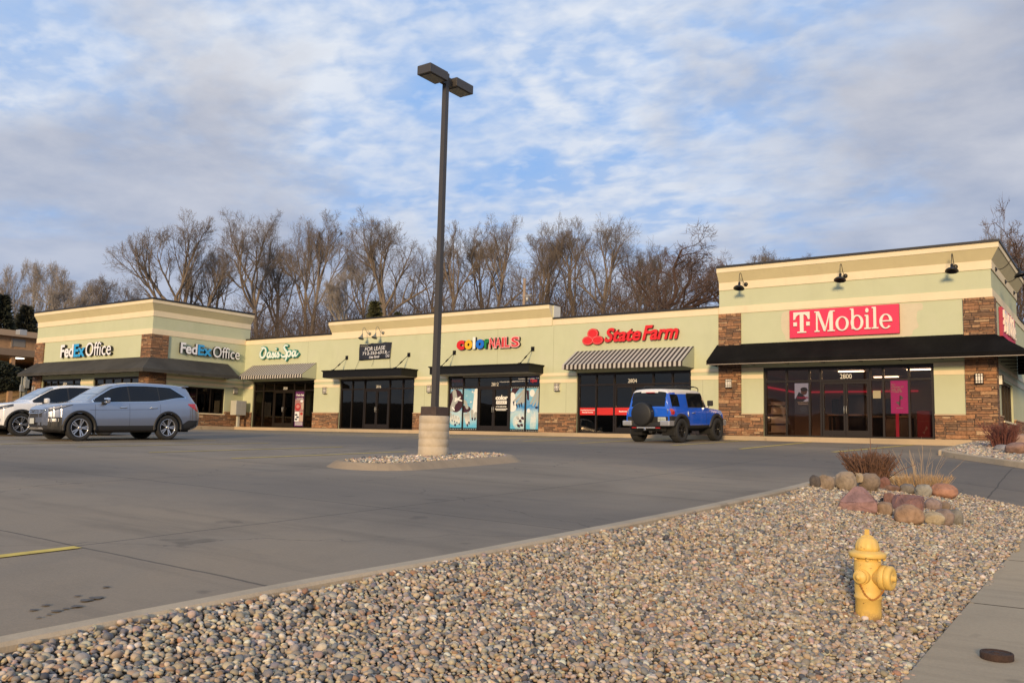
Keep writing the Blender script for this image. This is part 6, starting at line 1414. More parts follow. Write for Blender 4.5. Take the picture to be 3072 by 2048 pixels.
    pf = MB(); pf.bbox((-.045, -.19, .48), (.0, .19, .68), .008); pf.build('plate_frame', CLAD, root, local=True)
    sp2 = MB(); sp2.bbox((4.46, -.60, 1.662), (4.68, .60, 1.69), .012); sp2.build('roof_spoiler', bm_, root, local=True)
    for xm, z0_ in ((4.245, .24), (1.43, .20)):
        for sd in (1, -1): mf = MB(); mf.box((xm, min(sd * .80, sd * .97), z0_), (xm + .015, max(sd * .80, sd * .97), z0_ + .24)); mf.build('mud_flap', CLAD, root, local=True)
    return root
sA = suv('silver blue SUV with twin spoke alloy wheels parked in front of a white SUV', paint('silver_blue_paint', (.31, .335, .39), .85, .32), 0, 'SUVs parked facing the street')
sA.scale = (.967, 1.02, 1.03); seat_car(sA, -25.70, 14.155, -25.70 + 2.727 * math.sin(R_(7)), 14.155 + 2.727 * math.cos(R_(7)), .98 * .967, 3.80 * .967, -.95 * 1.02)
sB = suv('white SUV half hidden behind the silver one, cut by the left photo edge', paint('pearl_white_paint', (.74, .74, .73), .0, .25), 1, 'SUVs parked facing the street')
sB.scale = (.98, 1.0, 1.0); seat_car(sB, -30.15, 14.60, -30.15 + 2.764 * math.sin(R_(7)), 14.60 + 2.764 * math.cos(R_(7)), .98 * .98, 3.80 * .98, -.95)

OFFST = [(0.0, .52, .66, .98, .60, 1.01, .5, 1.0), (.05, .50, .78, 1.06, .70, 1.09, .58, 1.08), (.2, .48, .83, 1.10, .76, 1.135, .62, 1.12), (.6, .46, .86, 1.14, .80, 1.175, .64, 1.155), (1.20, .46, .88, 1.18, .82, 1.21, .68, 1.195), (1.36, .46, .885, 1.19, .825, 1.235, .72, 1.215),
         (1.52, .46, .89, 1.19, .83, 1.55, .70, 1.50), (1.70, .46, .89, 1.19, .83, 1.80, .69, 1.735), (1.9, .46, .89, 1.19, .83, 1.855, .69, 1.775), (2.5, .46, .89, 1.19, .83, 1.885, .69, 1.795), (3.2, .46, .89, 1.19, .83, 1.885, .69, 1.795), (3.8, .47, .89, 1.19, .82, 1.87, .68, 1.775),
         (4.0, .50, .885, 1.19, .81, 1.85, .67, 1.76), (4.08, .52, .88, 1.19, .80, 1.80, .66, 1.73), (4.16, .54, .87, 1.18, .79, 1.52, .70, 1.48), (4.22, .56, .86, 1.16, .78, 1.20, .72, 1.19), (4.25, .58, .84, 1.10, .77, 1.13, .70, 1.12)]
root = thing('off_road_suv', (0, 0, 0), 'bright blue off-roader with white roof and covered spare wheel facing the shops', 'car')
B = Body(OFFST, 4.25); W = [(.82, .42), (3.51, .42)]; Ra = .49; G = lambda n, s_, m_: (n, s_, m_)
BLU = paint('bright_blue_paint', (.007, .10, .60), .0, .25); WHT = paint('white_roof_paint', (.68, .66, .62), .0, .3)
def dwin(x, y, z): return abs(y) > .6 and 1.225 < z < 1.70 and 1.55 + (z - 1.2) * .36 < x < 2.86 - .10 * (z - 1.2)
def qwin(x, y, z): return abs(y) > .55 and 1.25 < z < 1.665 and 3.42 < x < 3.98
reg = [(G('windshield', 0, CGW), lambda x, y, z, zl, ze: 1.37 < x < 1.74 and z > ze - .003 and abs(y) < .68),
       (G('rear_window', 0, CGL), lambda x, y, z, zl, ze: x > 4.085 and z > 1.26 and abs(y) < .66 and z < 1.74), (G('roof_panel', 0, WHT), lambda x, y, z, zl, ze: z > 1.705 and 1.62 < x),
       (G('rear_cladding', 0, CLAD), lambda x, y, z, zl, ze: x > 3.4 and z < .92), (G('rocker_cladding', 0, CLAD), lambda x, y, z, zl, ze: z < .60 or (x < .5 and z < .80))]
B.build(root, reg, BLU, W, Ra)
B.patch(root, 'window_trim', CLAD, 1.52, 2.90, lambda x: 1.21, lambda x: min(1.725, 1.23 + max(0, x - 1.54) * 2.6, 1.725 - max(0, x - 2.80) * .8), .004, 40)
B.patch(root, 'side_window', CGL, 1.60, 2.86, lambda x: 1.235, lambda x: min(1.69, 1.24 + max(0, x - 1.58) * 2.6, 1.69 - max(0, x - 2.78) * .7), .008, 40)
B.patch(root, 'quarter_window', CGL, 3.46, 3.97, lambda x: 1.25, lambda x: min(1.665, 1.665 - max(0, 3.52 - x) * 1.2), .006, 16)
B.patch(root, 'tail_light', REDL, 3.93, 4.17, lambda x: .965 + max(0, 4.0 - x) * .9, lambda x: 1.16 - max(0, 4.0 - x) * .9, .012, 14)
for wx_, wz in W:
    arch(root, B, wx_, wz, Ra, .085, CLAD, out=.06)
    for sd in (1, -1): wheel(root, wx_, sd * .80, .42, .285, sd, {'rim': .58, 'mat': RIMB, 'n': 6, 'tw': (0,), 'sw': .12})
q = MB(); q.box((.4, -.62, .40), (4.1, .62, .56)); q.tube([(3.51, -.7, .42), (3.51, .7, .42)], .06, 8); q.tube([(.82, -.7, .42), (.82, .7, .42)], .06, 8); q.lathe([(0, -.14), (.13, -.08), (.15, 0), (.13, .08), (0, .14)], M=T((3.51, .05, .42)), k=14); q.build('underbody', UNDER, root, local=True)
M = T((4.30, -.12, .99)) @ Matrix.Rotation(R_(90), 4, 'Y')
q = MB(); q.lathe([(.20, -.08), (.385, -.06), (.40, .0), (.40, .16), (.385, .20), (.35, .215), (.0, .225)], M=M, k=48); q.build('spare_wheel_cover', mat('black_vinyl_cover', (.012, .012, .012), .55, bump=.1, bscale=20), root, local=True)
q = MB(); q.bbox((4.2, -.80, .60), (4.266, .80, .90), .012); q.build('rear_panel', CLAD, root, local=True)
q = MB(); q.bbox((4.2, -.72, .56), (4.36, .72, .70), .03); bo = q.build('rear_bumper', CLAD, root, local=True)
for sd in (1, -1):
    q = MB(); q.bbox((4.05, min(sd * .56, sd * .93), .585), (4.40, max(sd * .56, sd * .93), .765), .035); q.build('bumper_corner', SILV, bo, local=True)
    q = MB(); q.bbox((4.365, min(sd * .38, sd * .56), .505), (4.385, max(sd * .38, sd * .56), .535), .004); q.build('reflector', REDL, bo, local=True)
    q = MB(); q.bbox((4.14, min(sd * .745, sd * .80), .985), (4.25, max(sd * .745, sd * .80), 1.15), .01); q.build('reverse_light', LAMP, root, local=True)
    q = MB(); q.bbox((1.50, min(sd * .92, sd * 1.10), 1.27), (1.64, max(sd * .92, sd * 1.10), 1.47), .03); mo = q.build('side_mirror', CLAD, root, local=True)
    q = MB(); q.bbox((1.53, min(sd * .84, sd * .95), 1.20), (1.62, max(sd * .84, sd * .95), 1.27), .01); q.build('mirror_foot', SILV, mo, local=True)
    y = B.yat(2.62, 1.02); q = MB(); q.tube([(2.52, sd * y, 1.02), (2.54, sd * (y + .04), 1.025), (2.70, sd * (y + .04), 1.025), (2.72, sd * y, 1.02)], .015, 6); q.build('door_handle', CHR, root, local=True)
    q = MB(); q.tube([(2.98, sd * (B.yat(2.98, .98) + .01), .90), (2.98, sd * (B.yat(2.98, 1.08) + .01), 1.08)], .03, 6); q.build('side_badge', SILV, root, local=True)
    sm = MB()
    for x in (1.62, 2.92): sm.grid([[(x - .006, sd * (B.yat(x, z) + .003), z) for z in np.linspace(.6, 1.2, 10)], [(x + .006, sd * (B.yat(x, z) + .003), z) for z in np.linspace(.6, 1.2, 10)]])
    sm.build('door_seam', CLAD, root, local=True)
    q = MB(); q.lathe([(0, .0), (.085, .01), (.085, .06), (0, .07)], M=T((.08, sd * .52, 1.0)) @ Matrix.Rotation(R_(-90), 4, 'Y'), k=20); q.build('headlight', LAMP, root, local=True)
    q = MB(); q.box((3.93, min(sd * .68, sd * .90), .26), (3.945, max(sd * .68, sd * .90), .60)); q.build('mud_flap', CLAD, root, local=True)
q = MB(); q.bbox((4.362, -.36, .50), (4.385, .36, .55), .006); q.build('step_plate', SILV, bo, local=True)
q = MB(); q.tube([(4.30, 0, .46), (4.48, 0, .46)], .03, 8); q.lathe([(0, .47), (.03, .475), (.034, .51), (0, .54)], M=T((4.46, 0, 0)), k=12); q.build('tow_hitch', CHR, bo, local=True)
q = MB(); q.bbox((4.268, .42, .73), (4.285, .72, .88), .004); q.build('number_plate', PLATE, root, local=True)
pt = MB(); v, f, nz = glyphs('DZK 813', .02, 0, 1, .001); v = lay(v, (0, .25, 0, .09)); pt.v = [(4.2865, .445 + p[0], .76 + p[1]) for p in v]; pt.f = f; pt.m = [0] * len(f); pt.sm = [False] * len(f); pt.build('plate_lettering', mat('green_plate_print', (.05, .15, .08), .6), root, local=True)
q = MB(); q.bbox((4.13, -.17 + .06, 1.715), (4.16, .17 + .06, 1.74), .005); q.build('brake_light', REDL, root, local=True)
q = MB()
for y in (-.62, .62): q.tube(spline([(1.75, y, 1.80), (1.8, y, 1.92), (2.4, y, 1.97), (3.3, y, 1.97), (3.45, y, 1.86)], 4), .018, 6)
for x in (1.9, 2.2, 2.5, 2.8, 3.1, 3.35): q.tube([(x, -.62, 1.945), (x, .62, 1.945)], .013, 6)
q.build('roof_rack', CLAD, root, local=True)
q = MB(); q.prism([(3.72, -.03, 1.87), (3.90, -.03, 1.865), (3.90, -.03, 1.92)], (0, .06, 0)); q.build('antenna_fin', CLAD, root, local=True)
q = MB(); q.bbox((-.02, -.55, .92), (.04, .55, 1.02), .02); q.build('grille', SILV, root, local=True)
q = MB(); q.bbox((-.14, -.80, .55), (.1, .80, .78), .04); q.build('front_bumper', SILV, root, local=True)
seat_car(root, -12.66, 31.05, -12.86, 28.40, .82, 3.51, .88)

# ================================================================== TREES
BARK = mat('grey_brown_bark', (.165, .130, .098), .95, var=.35, vscale=.5); TWIG = mat('brown_twigs', (.165, .130, .100), .95, var=.25, vscale=.3)
BARK2 = mat('pale_grey_bark', (.26, .235, .21), .95, var=.3, vscale=.5); TWIG2 = mat('pale_tan_twigs', (.30, .26, .22), .95, var=.25, vscale=.3)
BARK3 = mat('dark_red_brown_bark', (.085, .050, .036), .95, var=.35, vscale=.6); TWIG3 = mat('dark_twigs', (.12, .075, .055), .95, var=.25, vscale=.3)
def grow_tree(seed, H, kind, bark, twig):
    rr_ = random.Random(seed); tr, cr = MB(), MB(); cnt = [0]
    def vec(s): return Vector((rr_.gauss(0, s), rr_.gauss(0, s), rr_.gauss(0, s)))
    def limb(p, d, L, r, lev):
        n = {0: 6, 1: 6, 2: 5, 3: 4}.get(lev, 2); pts = [p.copy()]; rad = [r]; q = p.copy(); dd = d.normalized(); kids = []
        end = r * (.45 if lev < 3 else .3); wig = kind['wig'] * (.5 if lev == 0 else 1 if lev < 3 else .7)
        for i in range(n):
            dd = (dd + vec(wig) + Vector((0, 0, kind['up'] * (.8 if lev < 3 else 1.1)))).normalized(); q = q + dd * (L / n); pts.append(q.copy()); rad.append(r + (end - r) * (i + 1) / n); kids.append((q.copy(), dd.copy(), rad[-1], (i + 1) / n))
        k = 7 if r > .15 else 5 if r > .05 else 3
        (tr if lev <= 2 else cr).tube(pts, rad, k, cap=False); cnt[0] += 1
        if lev >= kind['lev']: return
        nk = kind['kids'][lev]; 
        for j in range(nk):
            t = (j + rr_.uniform(.3, 1)) / nk; t = kind['t0'][lev] + (1 - kind['t0'][lev]) * t; i = min(n - 1, int(t * n)); b, bd, br, bt = kids[i]
            a = rr_.uniform(0, 2 * math.pi); o = bd.orthogonal().normalized(); o2 = bd.cross(o); sd = o * math.cos(a) + o2 * math.sin(a); an = R_(rr_.uniform(*kind['ang'][lev]))
            nd = bd * math.cos(an) + sd * math.sin(an)
            if lev < 2 and nd.z < .1: nd.z = abs(nd.z) + .15
            limb(b, nd, L * rr_.uniform(*kind['len'][lev]) * (1.15 - .45 * bt), max(br * (rr_.uniform(.5, .8) if lev < 3 else rr_.uniform(.4, .65)), .0135), lev + 1)
    limb(Vector((0, 0, -.5)), Vector((rr_.gauss(0, .06), rr_.gauss(0, .06), 1)), H * kind['tl'], H * kind['tr'], 0)
    zs = max(v[2] for v in cr.v); k_ = H / zs
    for m_ in (tr, cr): m_.v = [(x * k_, y * k_, z * k_) for x, y, z in m_.v]
    return tr, cr
ELM = dict(wig=.13, up=.07, lev=5, kids=(7, 7, 6, 6, 3), t0=(.35, .3, .2, .1, .1), ang=((22, 42), (22, 48), (25, 55), (30, 60), (25, 60)), len=((.75, 1.05), (.42, .70), (.42, .66), (.50, .85), (.6, 1.05)), tl=.52, tr=.024)
FAN = dict(wig=.09, up=.10, lev=5, kids=(8, 7, 6, 6, 3), t0=(.25, .25, .2, .1, .1), ang=((25, 48), (18, 38), (20, 45), (25, 50), (25, 55)), len=((.85, 1.15), (.40, .66), (.40, .62), (.50, .85), (.6, 1.05)), tl=.42, tr=.024)
TALL = dict(wig=.11, up=.12, lev=5, kids=(7, 7, 6, 6, 3), t0=(.35, .3, .2, .1, .1), ang=((12, 30), (20, 42), (22, 50), (25, 55), (25, 60)), len=((.65, .95), (.34, .55), (.38, .6), (.50, .85), (.6, 1.05)), tl=.55, tr=.021)
CROOK = dict(wig=.24, up=.03, lev=5, kids=(6, 6, 6, 5, 4), t0=(.35, .25, .2, .1, .1), ang=((30, 60), (30, 60), (30, 62), (30, 62), (30, 60)), len=((.80, 1.1), (.45, .72), (.45, .68), (.50, .85), (.6, 1.05)), tl=.42, tr=.028)
PROT = {}
for nm, sd, H, kd, bk_, tw_ in (('elm', 3, 18, ELM, BARK, TWIG), ('elm2', 14, 18, ELM, BARK, TWIG), ('fan', 5, 18, FAN, BARK, TWIG), ('tall', 8, 18, TALL, BARK, TWIG), ('tall2', 29, 18, TALL, BARK, TWIG), ('crook', 6, 15, CROOK, BARK3, TWIG3), ('pale', 12, 16, TALL, BARK2, TWIG2), ('pale2', 17, 16, FAN, BARK2, TWIG2)):
    tr, cr = grow_tree(sd, H, kd, bk_, tw_)
    PROT[nm] = [tr, cr, bk_, tw_, H, None, None]
V_ = 1.306122
def place_tree(nm, px, py, Y, wf, rz, label, zbase=None):
    r = ray(px, py); P = r * (Y / r.y); X = P.x; zb_ = hill(X, Y) if zbase is None else zbase; h = max(P.z - zb_, 4); pr = PROT[nm]
    k = h / pr[4]; rv_ = Vector((Y, -X)).normalized(); ca, sa = math.cos(-rz), math.sin(-rz); lr = (rv_.x * ca - rv_.y * sa, rv_.x * sa + rv_.y * ca)
    if pr[6] is None: pr[6] = np.array([(v[0], v[1]) for v in pr[1].v[::7] if v[2] > .35 * pr[4]])
    q_ = pr[6] @ np.array(lr); lo, hi = np.percentile(q_, 3), np.percentile(q_, 97); dm = depth(Vector((X, Y, P.z)))
    wf = clamp(1.14 * wf * V_ * dm / FPX / ((hi - lo) * k), .55, 1.7); c_ = (lo + hi) / 2 * k * wf; X -= rv_.x * c_; Yq = Y - rv_.y * c_
    o = thing('bare_tree', (X, Yq, zb_), label, 'tree', 'bare winter trees on the slope behind the shops', rz); o.scale = (k * wf, k * wf, k)
    if pr[5] is None:
        a = pr[0].build('trunk', pr[2], o, local=True); b = pr[1].build('crown', pr[3], o, local=True); pr[5] = (a.data, b.data)
    else:
        for n_, d_ in zip(('trunk', 'crown'), pr[5]):
            c = bpy.data.objects.new(n_, d_); C.objects.link(c); c.parent = o
    return o
TREES = [('fan', 415, 476, 78, 200, .3, 'broad fan crowned bare tree, leftmost of the tall row behind the roofs'),
 ('elm', 592, 470, 80, 130, 1.2, 'tall bare tree right of the fan crowned one, above the narrow striped awning sign'), ('elm2', 655, 545, 88, 110, 2.2, 'lower bare tree in the gap above the green script sign'),
 ('tall', 742, 474, 79, 120, .5, 'tall bare tree with two ascending limbs, above the left end of the raised middle parapet'), ('pale', 800, 590, 74, 90, 1, 'small pale bare tree with a leaning bough left of the lease banner'),
 ('elm2', 905, 480, 78, 175, 4.0, 'broad bare tree just left of the light pole'), ('elm', 985, 560, 84, 110, 3.1, 'lower bare tree directly behind the light pole'),
 ('tall2', 1060, 506, 80, 95, .2, 'slim bare tree just right of the light pole'), ('tall', 1105, 512, 86, 90, 2.4, 'second slim bare tree right of the light pole'), ('elm', 1172, 490, 80, 115, 5.2, 'tall bare tree above the multicoloured salon lettering'),
 ('tall2', 1228, 540, 76, 90, 3.5, 'lower narrow bare tree beside the short wooden utility post'), ('tall', 1305, 486, 81, 85, 1.9, 'narrow tall bare tree above the right end of the raised middle parapet'),
 ('elm2', 1378, 482, 79, 130, .9, 'tallest bare tree above the red wordmark with ovals'), ('elm', 1455, 560, 84, 115, 2.9, 'mid height bare tree between the tallest one and the crooked one'),
 ('crook', 1568, 518, 72, 215, .4, 'dark crooked rounded bare tree left of the tall right hand tower'), ('crook', 1660, 560, 80, 120, 2.4, 'second dark crooked bare tree touching the tower edge'),
 ('fan', 1740, 568, 105, 150, 1.6, 'far bare tree whose top shows over the left part of the right hand tower'), ('elm', 1815, 578, 110, 110, .6, 'far bare tree, last small crown over the right hand tower'),
 ('elm2', 508, 545, 86, 95, 2.0, 'bare tree in the gap between the fan crowned one and its right neighbour'), ('tall2', 698, 500, 84, 85, 4.6, 'bare tree standing just left of the two limbed tall one'), ('elm', 845, 545, 86, 95, .8, 'bare tree at the left side of the broad tree by the light pole'), ('tall', 1268, 520, 84, 85, 5.0, 'bare tree left of the narrow tall one over the parapet end'), ('fan', 1510, 560, 86, 110, 5.5, 'bare tree filling the gap left of the crooked rounded one'),
 ('pale', 18, 590, 62, 80, .4, 'pale poplar like bare tree at the left photo edge'), ('pale2', 85, 588, 66, 110, 1.7, 'pale bare tree second from the left edge, over the motel'), ('pale', 150, 598, 68, 110, 2.9, 'pale bare tree above the left end of the corner awning wing'),
 ('elm2', 262, 618, 82, 95, 2.6, 'small rounded bare tree standing alone above the left tower roof'), ('elm', 200, 640, 86, 90, .9, 'faint low bare tree between the pale trees and the rounded one'), ('fan', 335, 650, 86, 100, 3.9, 'low bare tree at the foot of the fan crowned one')]
for nm, px, py, Y, wf, rz, lab in TREES:
    zb_ = None
    if px < 180: zb_ = 2.8
    place_tree(nm, px * V_, py * V_, Y, wf, rz, lab, zb_)
# tree beyond the right end of the shops
r = ray(3085, 900); P = r * (62 / r.y); o = place_tree('crook', 2335 * V_, 440 * V_, 62, 190, 4.4, 'dark red brown bare tree rising beyond the side wall at the right photo edge', .1)
o['group'] = 'bare trees beside the shops'
o = place_tree('elm2', 2318 * V_, 480 * V_, 70, 130, 2.2, 'finer bare tree left of the dark red brown one at the right photo edge', .1); o['group'] = 'bare trees beside the shops'
# scrub on the slope: one mass nobody could count
rr_ = random.Random(77); q = MB()
def twiggy(mb, b, h, r0, nb):
    d = Vector((rr_.gauss(0, .18), rr_.gauss(0, .18), 1)).normalized(); m_ = b + d * h * .5 + Vector((rr_.gauss(0, .05), rr_.gauss(0, .05), 0)) * h; e = b + d * h + Vector((rr_.gauss(0, .12), rr_.gauss(0, .12), 0)) * h
    mb.tube([b, m_, e], [r0, r0 * .7, r0 * .25], 3, cap=False)
    for k in range(nb):
        t = rr_.uniform(.15, .95); s0 = b.lerp(m_, t * 2) if t < .5 else m_.lerp(e, t * 2 - 1); dd = Vector((rr_.gauss(0, .7), rr_.gauss(0, .7), rr_.uniform(.3, 1))).normalized() * h * rr_.uniform(.15, .38)
        s1 = s0 + dd * .5; s2 = s1 + (dd * .5 + Vector((rr_.gauss(0, .1), rr_.gauss(0, .1), rr_.gauss(0, .1))) * h * .4); mb.tube([s0, s1, s2], [r0 * .45, r0 * .33, r0 * .14], 3, cap=False)
        for k2 in range(2):
            d2 = Vector((rr_.gauss(0, .7), rr_.gauss(0, .7), rr_.uniform(-.1, 1))).normalized() * h * rr_.uniform(.08, .2); s3_ = s0.lerp(s2, rr_.uniform(.3, .9)); mb.tube([s3_, s3_ + d2], [r0 * .22, r0 * .12], 3, cap=False)
for i in range(3600):
    Y = rr_.uniform(62, 96); X = rr_.uniform(-1.75, -.02) * Y * .98; h = rr_.uniform(3, 9.5) * (1 if Y > 66 else .75) * (1 if X < -.46 * Y else .3); twiggy(q, Vector((X, Y, hill(X, Y) - .2)), h, rr_.uniform(.03, .075), 7)
o = q.build('thicket', mat('thicket_twigs', (.115, .084, .063), .95, var=.4, vscale=.15)); tag(o, 'tangled brown leafless scrub filling the slope behind the roofs', 'scrub', kind='stuff')
# evergreens
def evergreen(label, X, Y, zb_, H, W, col, seed, n=2600, name='evergreen_tree', conic=True):
    rr_ = random.Random(seed); o = thing(name, (X, Y, zb_), label, 'tree' if conic else 'shrub'); t_ = MB(); t_.tube([(0, 0, -.3), (0, 0, H * .9)], [H * .02, H * .006], 6); t_.build('trunk', BARK3, o, local=True); c = MB()
    for i in range(n):
        t = rr_.random() ** .8; a = rr_.uniform(0, 6.283); w_ = (W / 2) * ((1 - t) ** .8 if conic else math.sin(math.pi * (.12 + .86 * t)) ** .6) * (1 + .25 * mnoise.noise((math.cos(a) * 2, math.sin(a) * 2, t * 5 + seed))); rr2 = w_ * math.sqrt(rr_.uniform(.05, 1))
        p = Vector((rr2 * math.cos(a), rr2 * math.sin(a), H * (.06 + .92 * t))); d = Vector((math.cos(a), math.sin(a), rr_.uniform(-.5, .6))).normalized() * rr_.uniform(.10, .24) * (1 + H * .22); s_ = d.cross(Vector((rr_.gauss(0, 1), rr_.gauss(0, 1), rr_.gauss(0, 1)))).normalized() * rr_.uniform(.025, .06) * (1 + H * .25)
        c.add([p - s_, p + s_, p + d], [(0, 1, 2)])
    c.build('crown', mat('evergreen_' + str(seed), col, .9, var=.4, vscale=1.2), o, local=True); return o
def ev_at(label, px, pyt, Y, W, col, seed, zb_=None, **k):
    r = ray(px * V_, pyt * V_); P = r * (Y / r.y); zb_ = hill(P.x, Y) if zb_ is None else zb_; return evergreen(label, P.x, Y, zb_, P.z - zb_, W, col, seed, **k)
ev_at('small olive green conifer among the bare scrub above the lease banner', 862, 690, 66, 2.6, (.075, .075, .025), 31, n=3000)
ev_at('low dark green conifer in the scrub left of the light pole', 915, 715, 70, 2.4, (.05, .055, .025), 32, n=2200)
ev_at('dark evergreen at the left edge behind the motel', 8, 675, 52, 6, (.022, .028, .016), 33, zb_=2.5, n=4500)
ev_at('broad dark evergreen behind the flat motel roof', 62, 700, 58, 8, (.030, .032, .020), 34, zb_=2.5, n=5000)
# short wooden post and pole between the trees
r = ray(1203 * V_, 640 * V_); P = r * (64 / r.y); s = thing('utility_pole', (P.x, 64, hill(P.x, 64)), 'short pale wooden utility pole with a crossarm above the raised middle parapet', 'utility pole'); q = MB(); q.tube([(0, 0, -.5), (.1, 0, P.z - hill(P.x, 64))], [.18, .13], 10); q.build('pole', mat('weathered_wood', (.30, .22, .15), .9, var=.2, vscale=2), s, local=True)
q = MB(); zt_ = P.z - hill(P.x, 64) - 1.6; q.box((-.15, -.05, zt_), (.9, .05, zt_ + .10)); q.lathe([(.0, 0), (.14, .0), (.14, .4), (0, .42)], M=T((.45, -.05, zt_ - .5)), k=12); q.build('crossarm', GALV, s, local=True)

# ================================================================== LEFT BACKGROUND: motel with carport
MX = -74.0
def mx(px, py, X=MX): r = ray(px, py); return r * (X / r.x)
s = thing('motel', (MX, 42, 2.6), 'two storey brick motel with a flat roof and deep brown carport at the left edge', 'building')
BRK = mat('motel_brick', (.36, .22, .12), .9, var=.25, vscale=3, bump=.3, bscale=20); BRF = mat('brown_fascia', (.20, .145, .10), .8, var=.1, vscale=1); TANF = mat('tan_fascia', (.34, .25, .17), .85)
zr = mx(60, 1006).z; zw = mx(60, 1012).z; zs_ = mx(60, 1044).z; zf = mx(60, 1048, MX + 4).z; zf2 = mx(60, 1068, MX + 4).z
q = MB(); q.box((MX - 12, 28, zf2 + .01), (MX, 75, zw)); q.build('wall', BRK, s); q = MB(); q.box((MX - 12, 28, 1.5), (MX - 6, 75, zf2)); q.build('recessed_wall', mat('carport_shade_brick', (.06, .042, .03), .9), s)  # lower wall set back and coloured dark to imitate the carport's shade
q = MB(); q.box((MX - 6, 27.9, 1.5), (MX + .5, 28.2, zf2)); q.build('side_wall', BRK, s)
q = MB(); q.box((MX - 12.2, 27.7, zw + .003), (MX + .6, 75.3, zr)); q.build('roof_slab', TANF, s)
for y in np.arange(30, 72, 2.3):
    w_ = MB(); w_.box((MX - .02, y, zs_ + .1), (MX + .03, y + 1.0, zw - .15)); wo = w_.build('window', mat('motel_pane', (.22, .20, .17), .3), s); c_ = MB(); c_.box((MX + .005, y - .15, zs_), (MX + .06, y - .02, zw)); c_.build('mullion', TANF, wo)
q = MB(); q.box((MX + .02, 27, zf2), (MX + 4, 62, zf)); q.build('carport_roof', BRF, s)
for y in (28, 33, 38, 43, 48): c_ = MB(); c_.box((MX + 3.5, y - .15, 1.5), (MX + 3.8, y + .15, zf2 - .003)); c_.build('column', BRK, s)
q = MB(); q.box((MX - 6, 30, zr + .002), (MX - 4, 60, zr + .8)); q.build('roof_railing', TANF, s)
for y in (mx(90, 1000).y,): q = MB(); q.bbox((MX - 1.8, y - .3, zr + .003), (MX - 1.1, y + .3, zr + .62), .03); q.build('roof_unit', GALV, s)
P = mx(52, 1071, MX + 2.2); q = MB(); q.lathe([(0, -.08), (.5, -.04), (.5, .0), (0, .01)], M=T((P.x, P.y, zf2 - .02)), k=24); q.build('carport_lamp', emat('carport_lamp', (1, .9, .7), 3), s)
P = ray(22, 1178); P = P * (-66 / P.x); evergreen('big dark green evergreen bush in front of the motel carport', -66, P.y - 1, P.z, mx(20, 1085, -66).z - P.z, 4.2, (.018, .024, .014), 35, n=5000, name='evergreen_shrub', conic=False)
for px, lab, hh, rd in ((72, 'grey metal utility pedestal post left of the corner wing, nearer one', 1105, .16), (61, 'slim tan utility post beside the grey pedestal left of the corner wing', 1130, .07)):
    r = ray(px, 1190); P = r * (-61 / r.x); s = thing('utility_post', (P.x, P.y, P.z - .3), lab, 'utility post'); zt_ = ray(px, hh).z * (-61 / ray(px, hh).x) - P.z + .3; q = MB(); q.lathe([(rd, 0), (rd, zt_ * .7), (rd * .6, zt_ * .72), (rd * .6, zt_), (0, zt_)], k=14); q.build('post', mat('grey_green_metal', (.22, .22, .18), .6), s, local=True); q = MB(); q.bbox((rd * .8, -.14, zt_ * .4), (rd + .14, .14, zt_ * .66), .015); q.build('meter_box', GALV, s, local=True)

# ================================================================== SKY, SUN, CAMERA
SAZ, SEL = R_(20.0), R_(13.0)
sun_dir = Vector((math.sin(SAZ) * math.cos(SEL), -math.cos(SAZ) * math.cos(SEL), math.sin(SEL)))      # towards the sun
sl_ = bpy.data.lights.new('sun', 'SUN'); sl_.energy = 3.95; sl_.angle = R_(9.0); sl_.color = (1.0, .715, .40); so = bpy.data.objects.new('sun', sl_); C.objects.link(so); so.rotation_euler = sun_dir.to_track_quat('Z', 'Y').to_euler(); so.location = (10, -40, 40)
wd = bpy.data.worlds.new('World'); bpy.context.scene.world = wd; wd.use_nodes = True; t = wd.node_tree; N, L = t.nodes, t.links
bg = N['Background']; sk = N.new('ShaderNodeTexSky'); sk.sky_type = 'NISHITA'; sk.sun_disc = False; sk.sun_elevation = SEL; sk.sun_rotation = math.atan2(sun_dir.x, sun_dir.y); sk.air_density = 1.2; sk.dust_density = .6
tc = N.new('ShaderNodeTexCoord'); sp = N.new('ShaderNodeSeparateXYZ'); L.new(tc.outputs['Generated'], sp.inputs[0])
zc_ = math_node(t, 'ADD', math_node(t, 'MAXIMUM', sp.outputs[2], 0.0), .16)
cv_ = N.new('ShaderNodeCombineXYZ'); L.new(math_node(t, 'DIVIDE', sp.outputs[0], zc_), cv_.inputs[0]); L.new(math_node(t, 'DIVIDE', sp.outputs[1], zc_), cv_.inputs[1]); u = cv_.outputs[0]
mp = N.new('ShaderNodeMapping'); mp.inputs['Rotation'].default_value = (0, 0, -.62); mp.inputs['Scale'].default_value = (1.0, 1.35, 1); L.new(u, mp.inputs['Vector'])
def blob(cx, cy, rx, ry, rot=0.0):                            # soft mask over part of the cloud deck
    m_ = N.new('ShaderNodeMapping'); m_.vector_type = 'TEXTURE'; m_.inputs['Location'].default_value = (cx, cy, 0); m_.inputs['Rotation'].default_value = (0, 0, rot); m_.inputs['Scale'].default_value = (rx, ry, 1); L.new(u, m_.inputs['Vector'])
    ln = N.new('ShaderNodeVectorMath'); ln.operation = 'LENGTH'; L.new(m_.outputs['Vector'], ln.inputs[0]); return ramp_f(t, ln.outputs['Value'], 1.0, .0)
soft = noise_fac(t, u, .9, 3, .5, .3); bank = noise_fac(t, u, 1.5, 7, .55, .2); lump = noise_fac(t, u, 3.2, 6, .55, .15); rip = noise_fac(t, mp.outputs['Vector'], 13.0, 3, .5, .25)
skyc = N.new('ShaderNodeVectorMath'); skyc.operation = 'MULTIPLY'; skyc.inputs[1].default_value = (.115, .105, .118); L.new(sk.outputs[0], skyc.inputs[0])
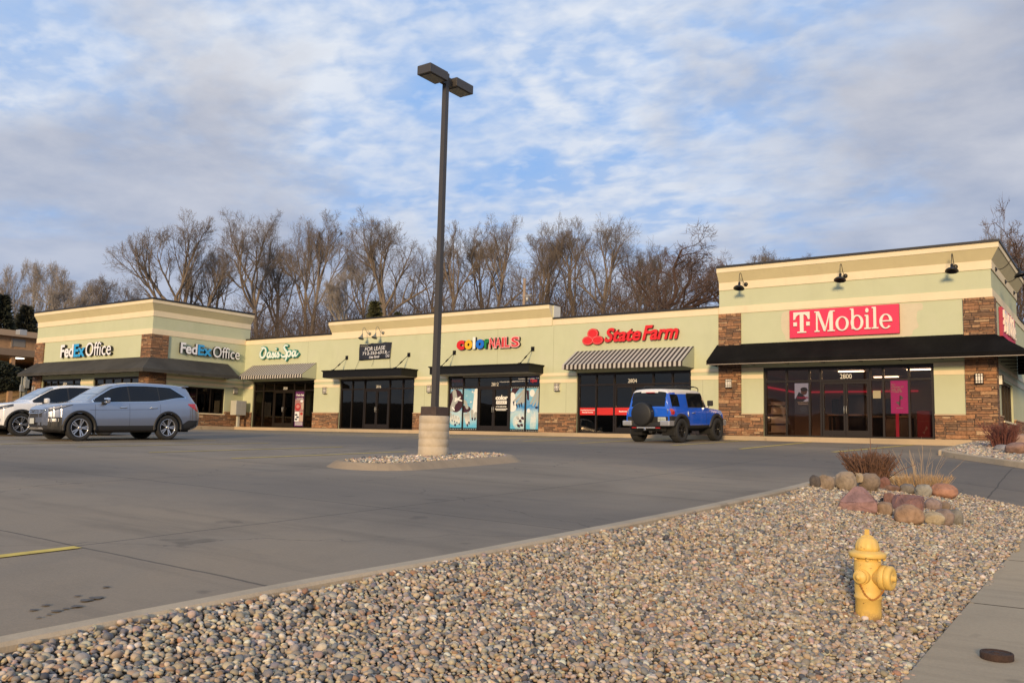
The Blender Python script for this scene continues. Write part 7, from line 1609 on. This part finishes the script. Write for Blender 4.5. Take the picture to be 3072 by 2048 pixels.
blue = mixc(t, .8, skyc.outputs[0], (.28, .52, .96))
veil = ramp_f(t, math_node(t, 'ADD', math_node(t, 'MULTIPLY', lump, .7), math_node(t, 'MULTIPLY', soft, .4)), .38, .62)
c = mixc(t, math_node(t, 'MULTIPLY', veil, .85), blue, (.57, .66, .82))
br_ = blob(-1.15, 1.75, 1.0, 1.0)
dk = math_node(t, 'ADD', blob(-.15, 2.1, 1.25, 1.5), math_node(t, 'ADD', blob(-2.3, 1.6, 1.6, 1.2, .3), blob(-2.0, 3.0, 1.2, 1.0)))
f2_ = ramp_f(t, math_node(t, 'ADD', math_node(t, 'ADD', math_node(t, 'MULTIPLY', bank, .75), math_node(t, 'MULTIPLY', lump, .25)), math_node(t, 'MULTIPLY', math_node(t, 'SUBTRACT', dk, br_), .26)), .50, .66)
f1_ = math_node(t, 'MULTIPLY', ramp_f(t, math_node(t, 'ADD', math_node(t, 'MULTIPLY', rip, .46), math_node(t, 'MULTIPLY', lump, .60)), .455, .62), ramp_f(t, math_node(t, 'ADD', soft, math_node(t, 'MULTIPLY', br_, .25)), .42, .62))
c = mixc(t, math_node(t, 'MULTIPLY', f1_, .85), c, (.80, .84, .91))
greyc = mixc(t, ramp_f(t, lump, .35, .68), (.38, .42, .53), (.60, .61, .67))
c = mixc(t, math_node(t, 'MULTIPLY', f2_, .92), c, greyc)
hz_ = ramp_f(t, sp.outputs[2], .36, .06); c = mixc(t, math_node(t, 'MULTIPLY', hz_, .60), c, (.38, .48, .69))
L.new(c, bg.inputs['Color']); bg.inputs['Strength'].default_value = 1.0
cam = bpy.data.cameras.new('camera'); co = bpy.data.objects.new('camera', cam); C.objects.link(co); bpy.context.scene.camera = co
cam.sensor_width = 36; cam.lens = FPX / 3072 * 36; cam.clip_start = .1; cam.clip_end = 2000
Rr, Dn, Fw = [Vector((q[0], q[2], -q[1])) for q in CAM]
co.matrix_world = Matrix(((Rr.x, -Dn.x, -Fw.x, 0), (Rr.y, -Dn.y, -Fw.y, 0), (Rr.z, -Dn.z, -Fw.z, 0), (0, 0, 0, 1)))
vs = bpy.context.scene.view_settings; vs.view_transform = 'Standard'; vs.look = 'None'; vs.exposure = 0; vs.gamma = 1; vs.use_curve_mapping = False
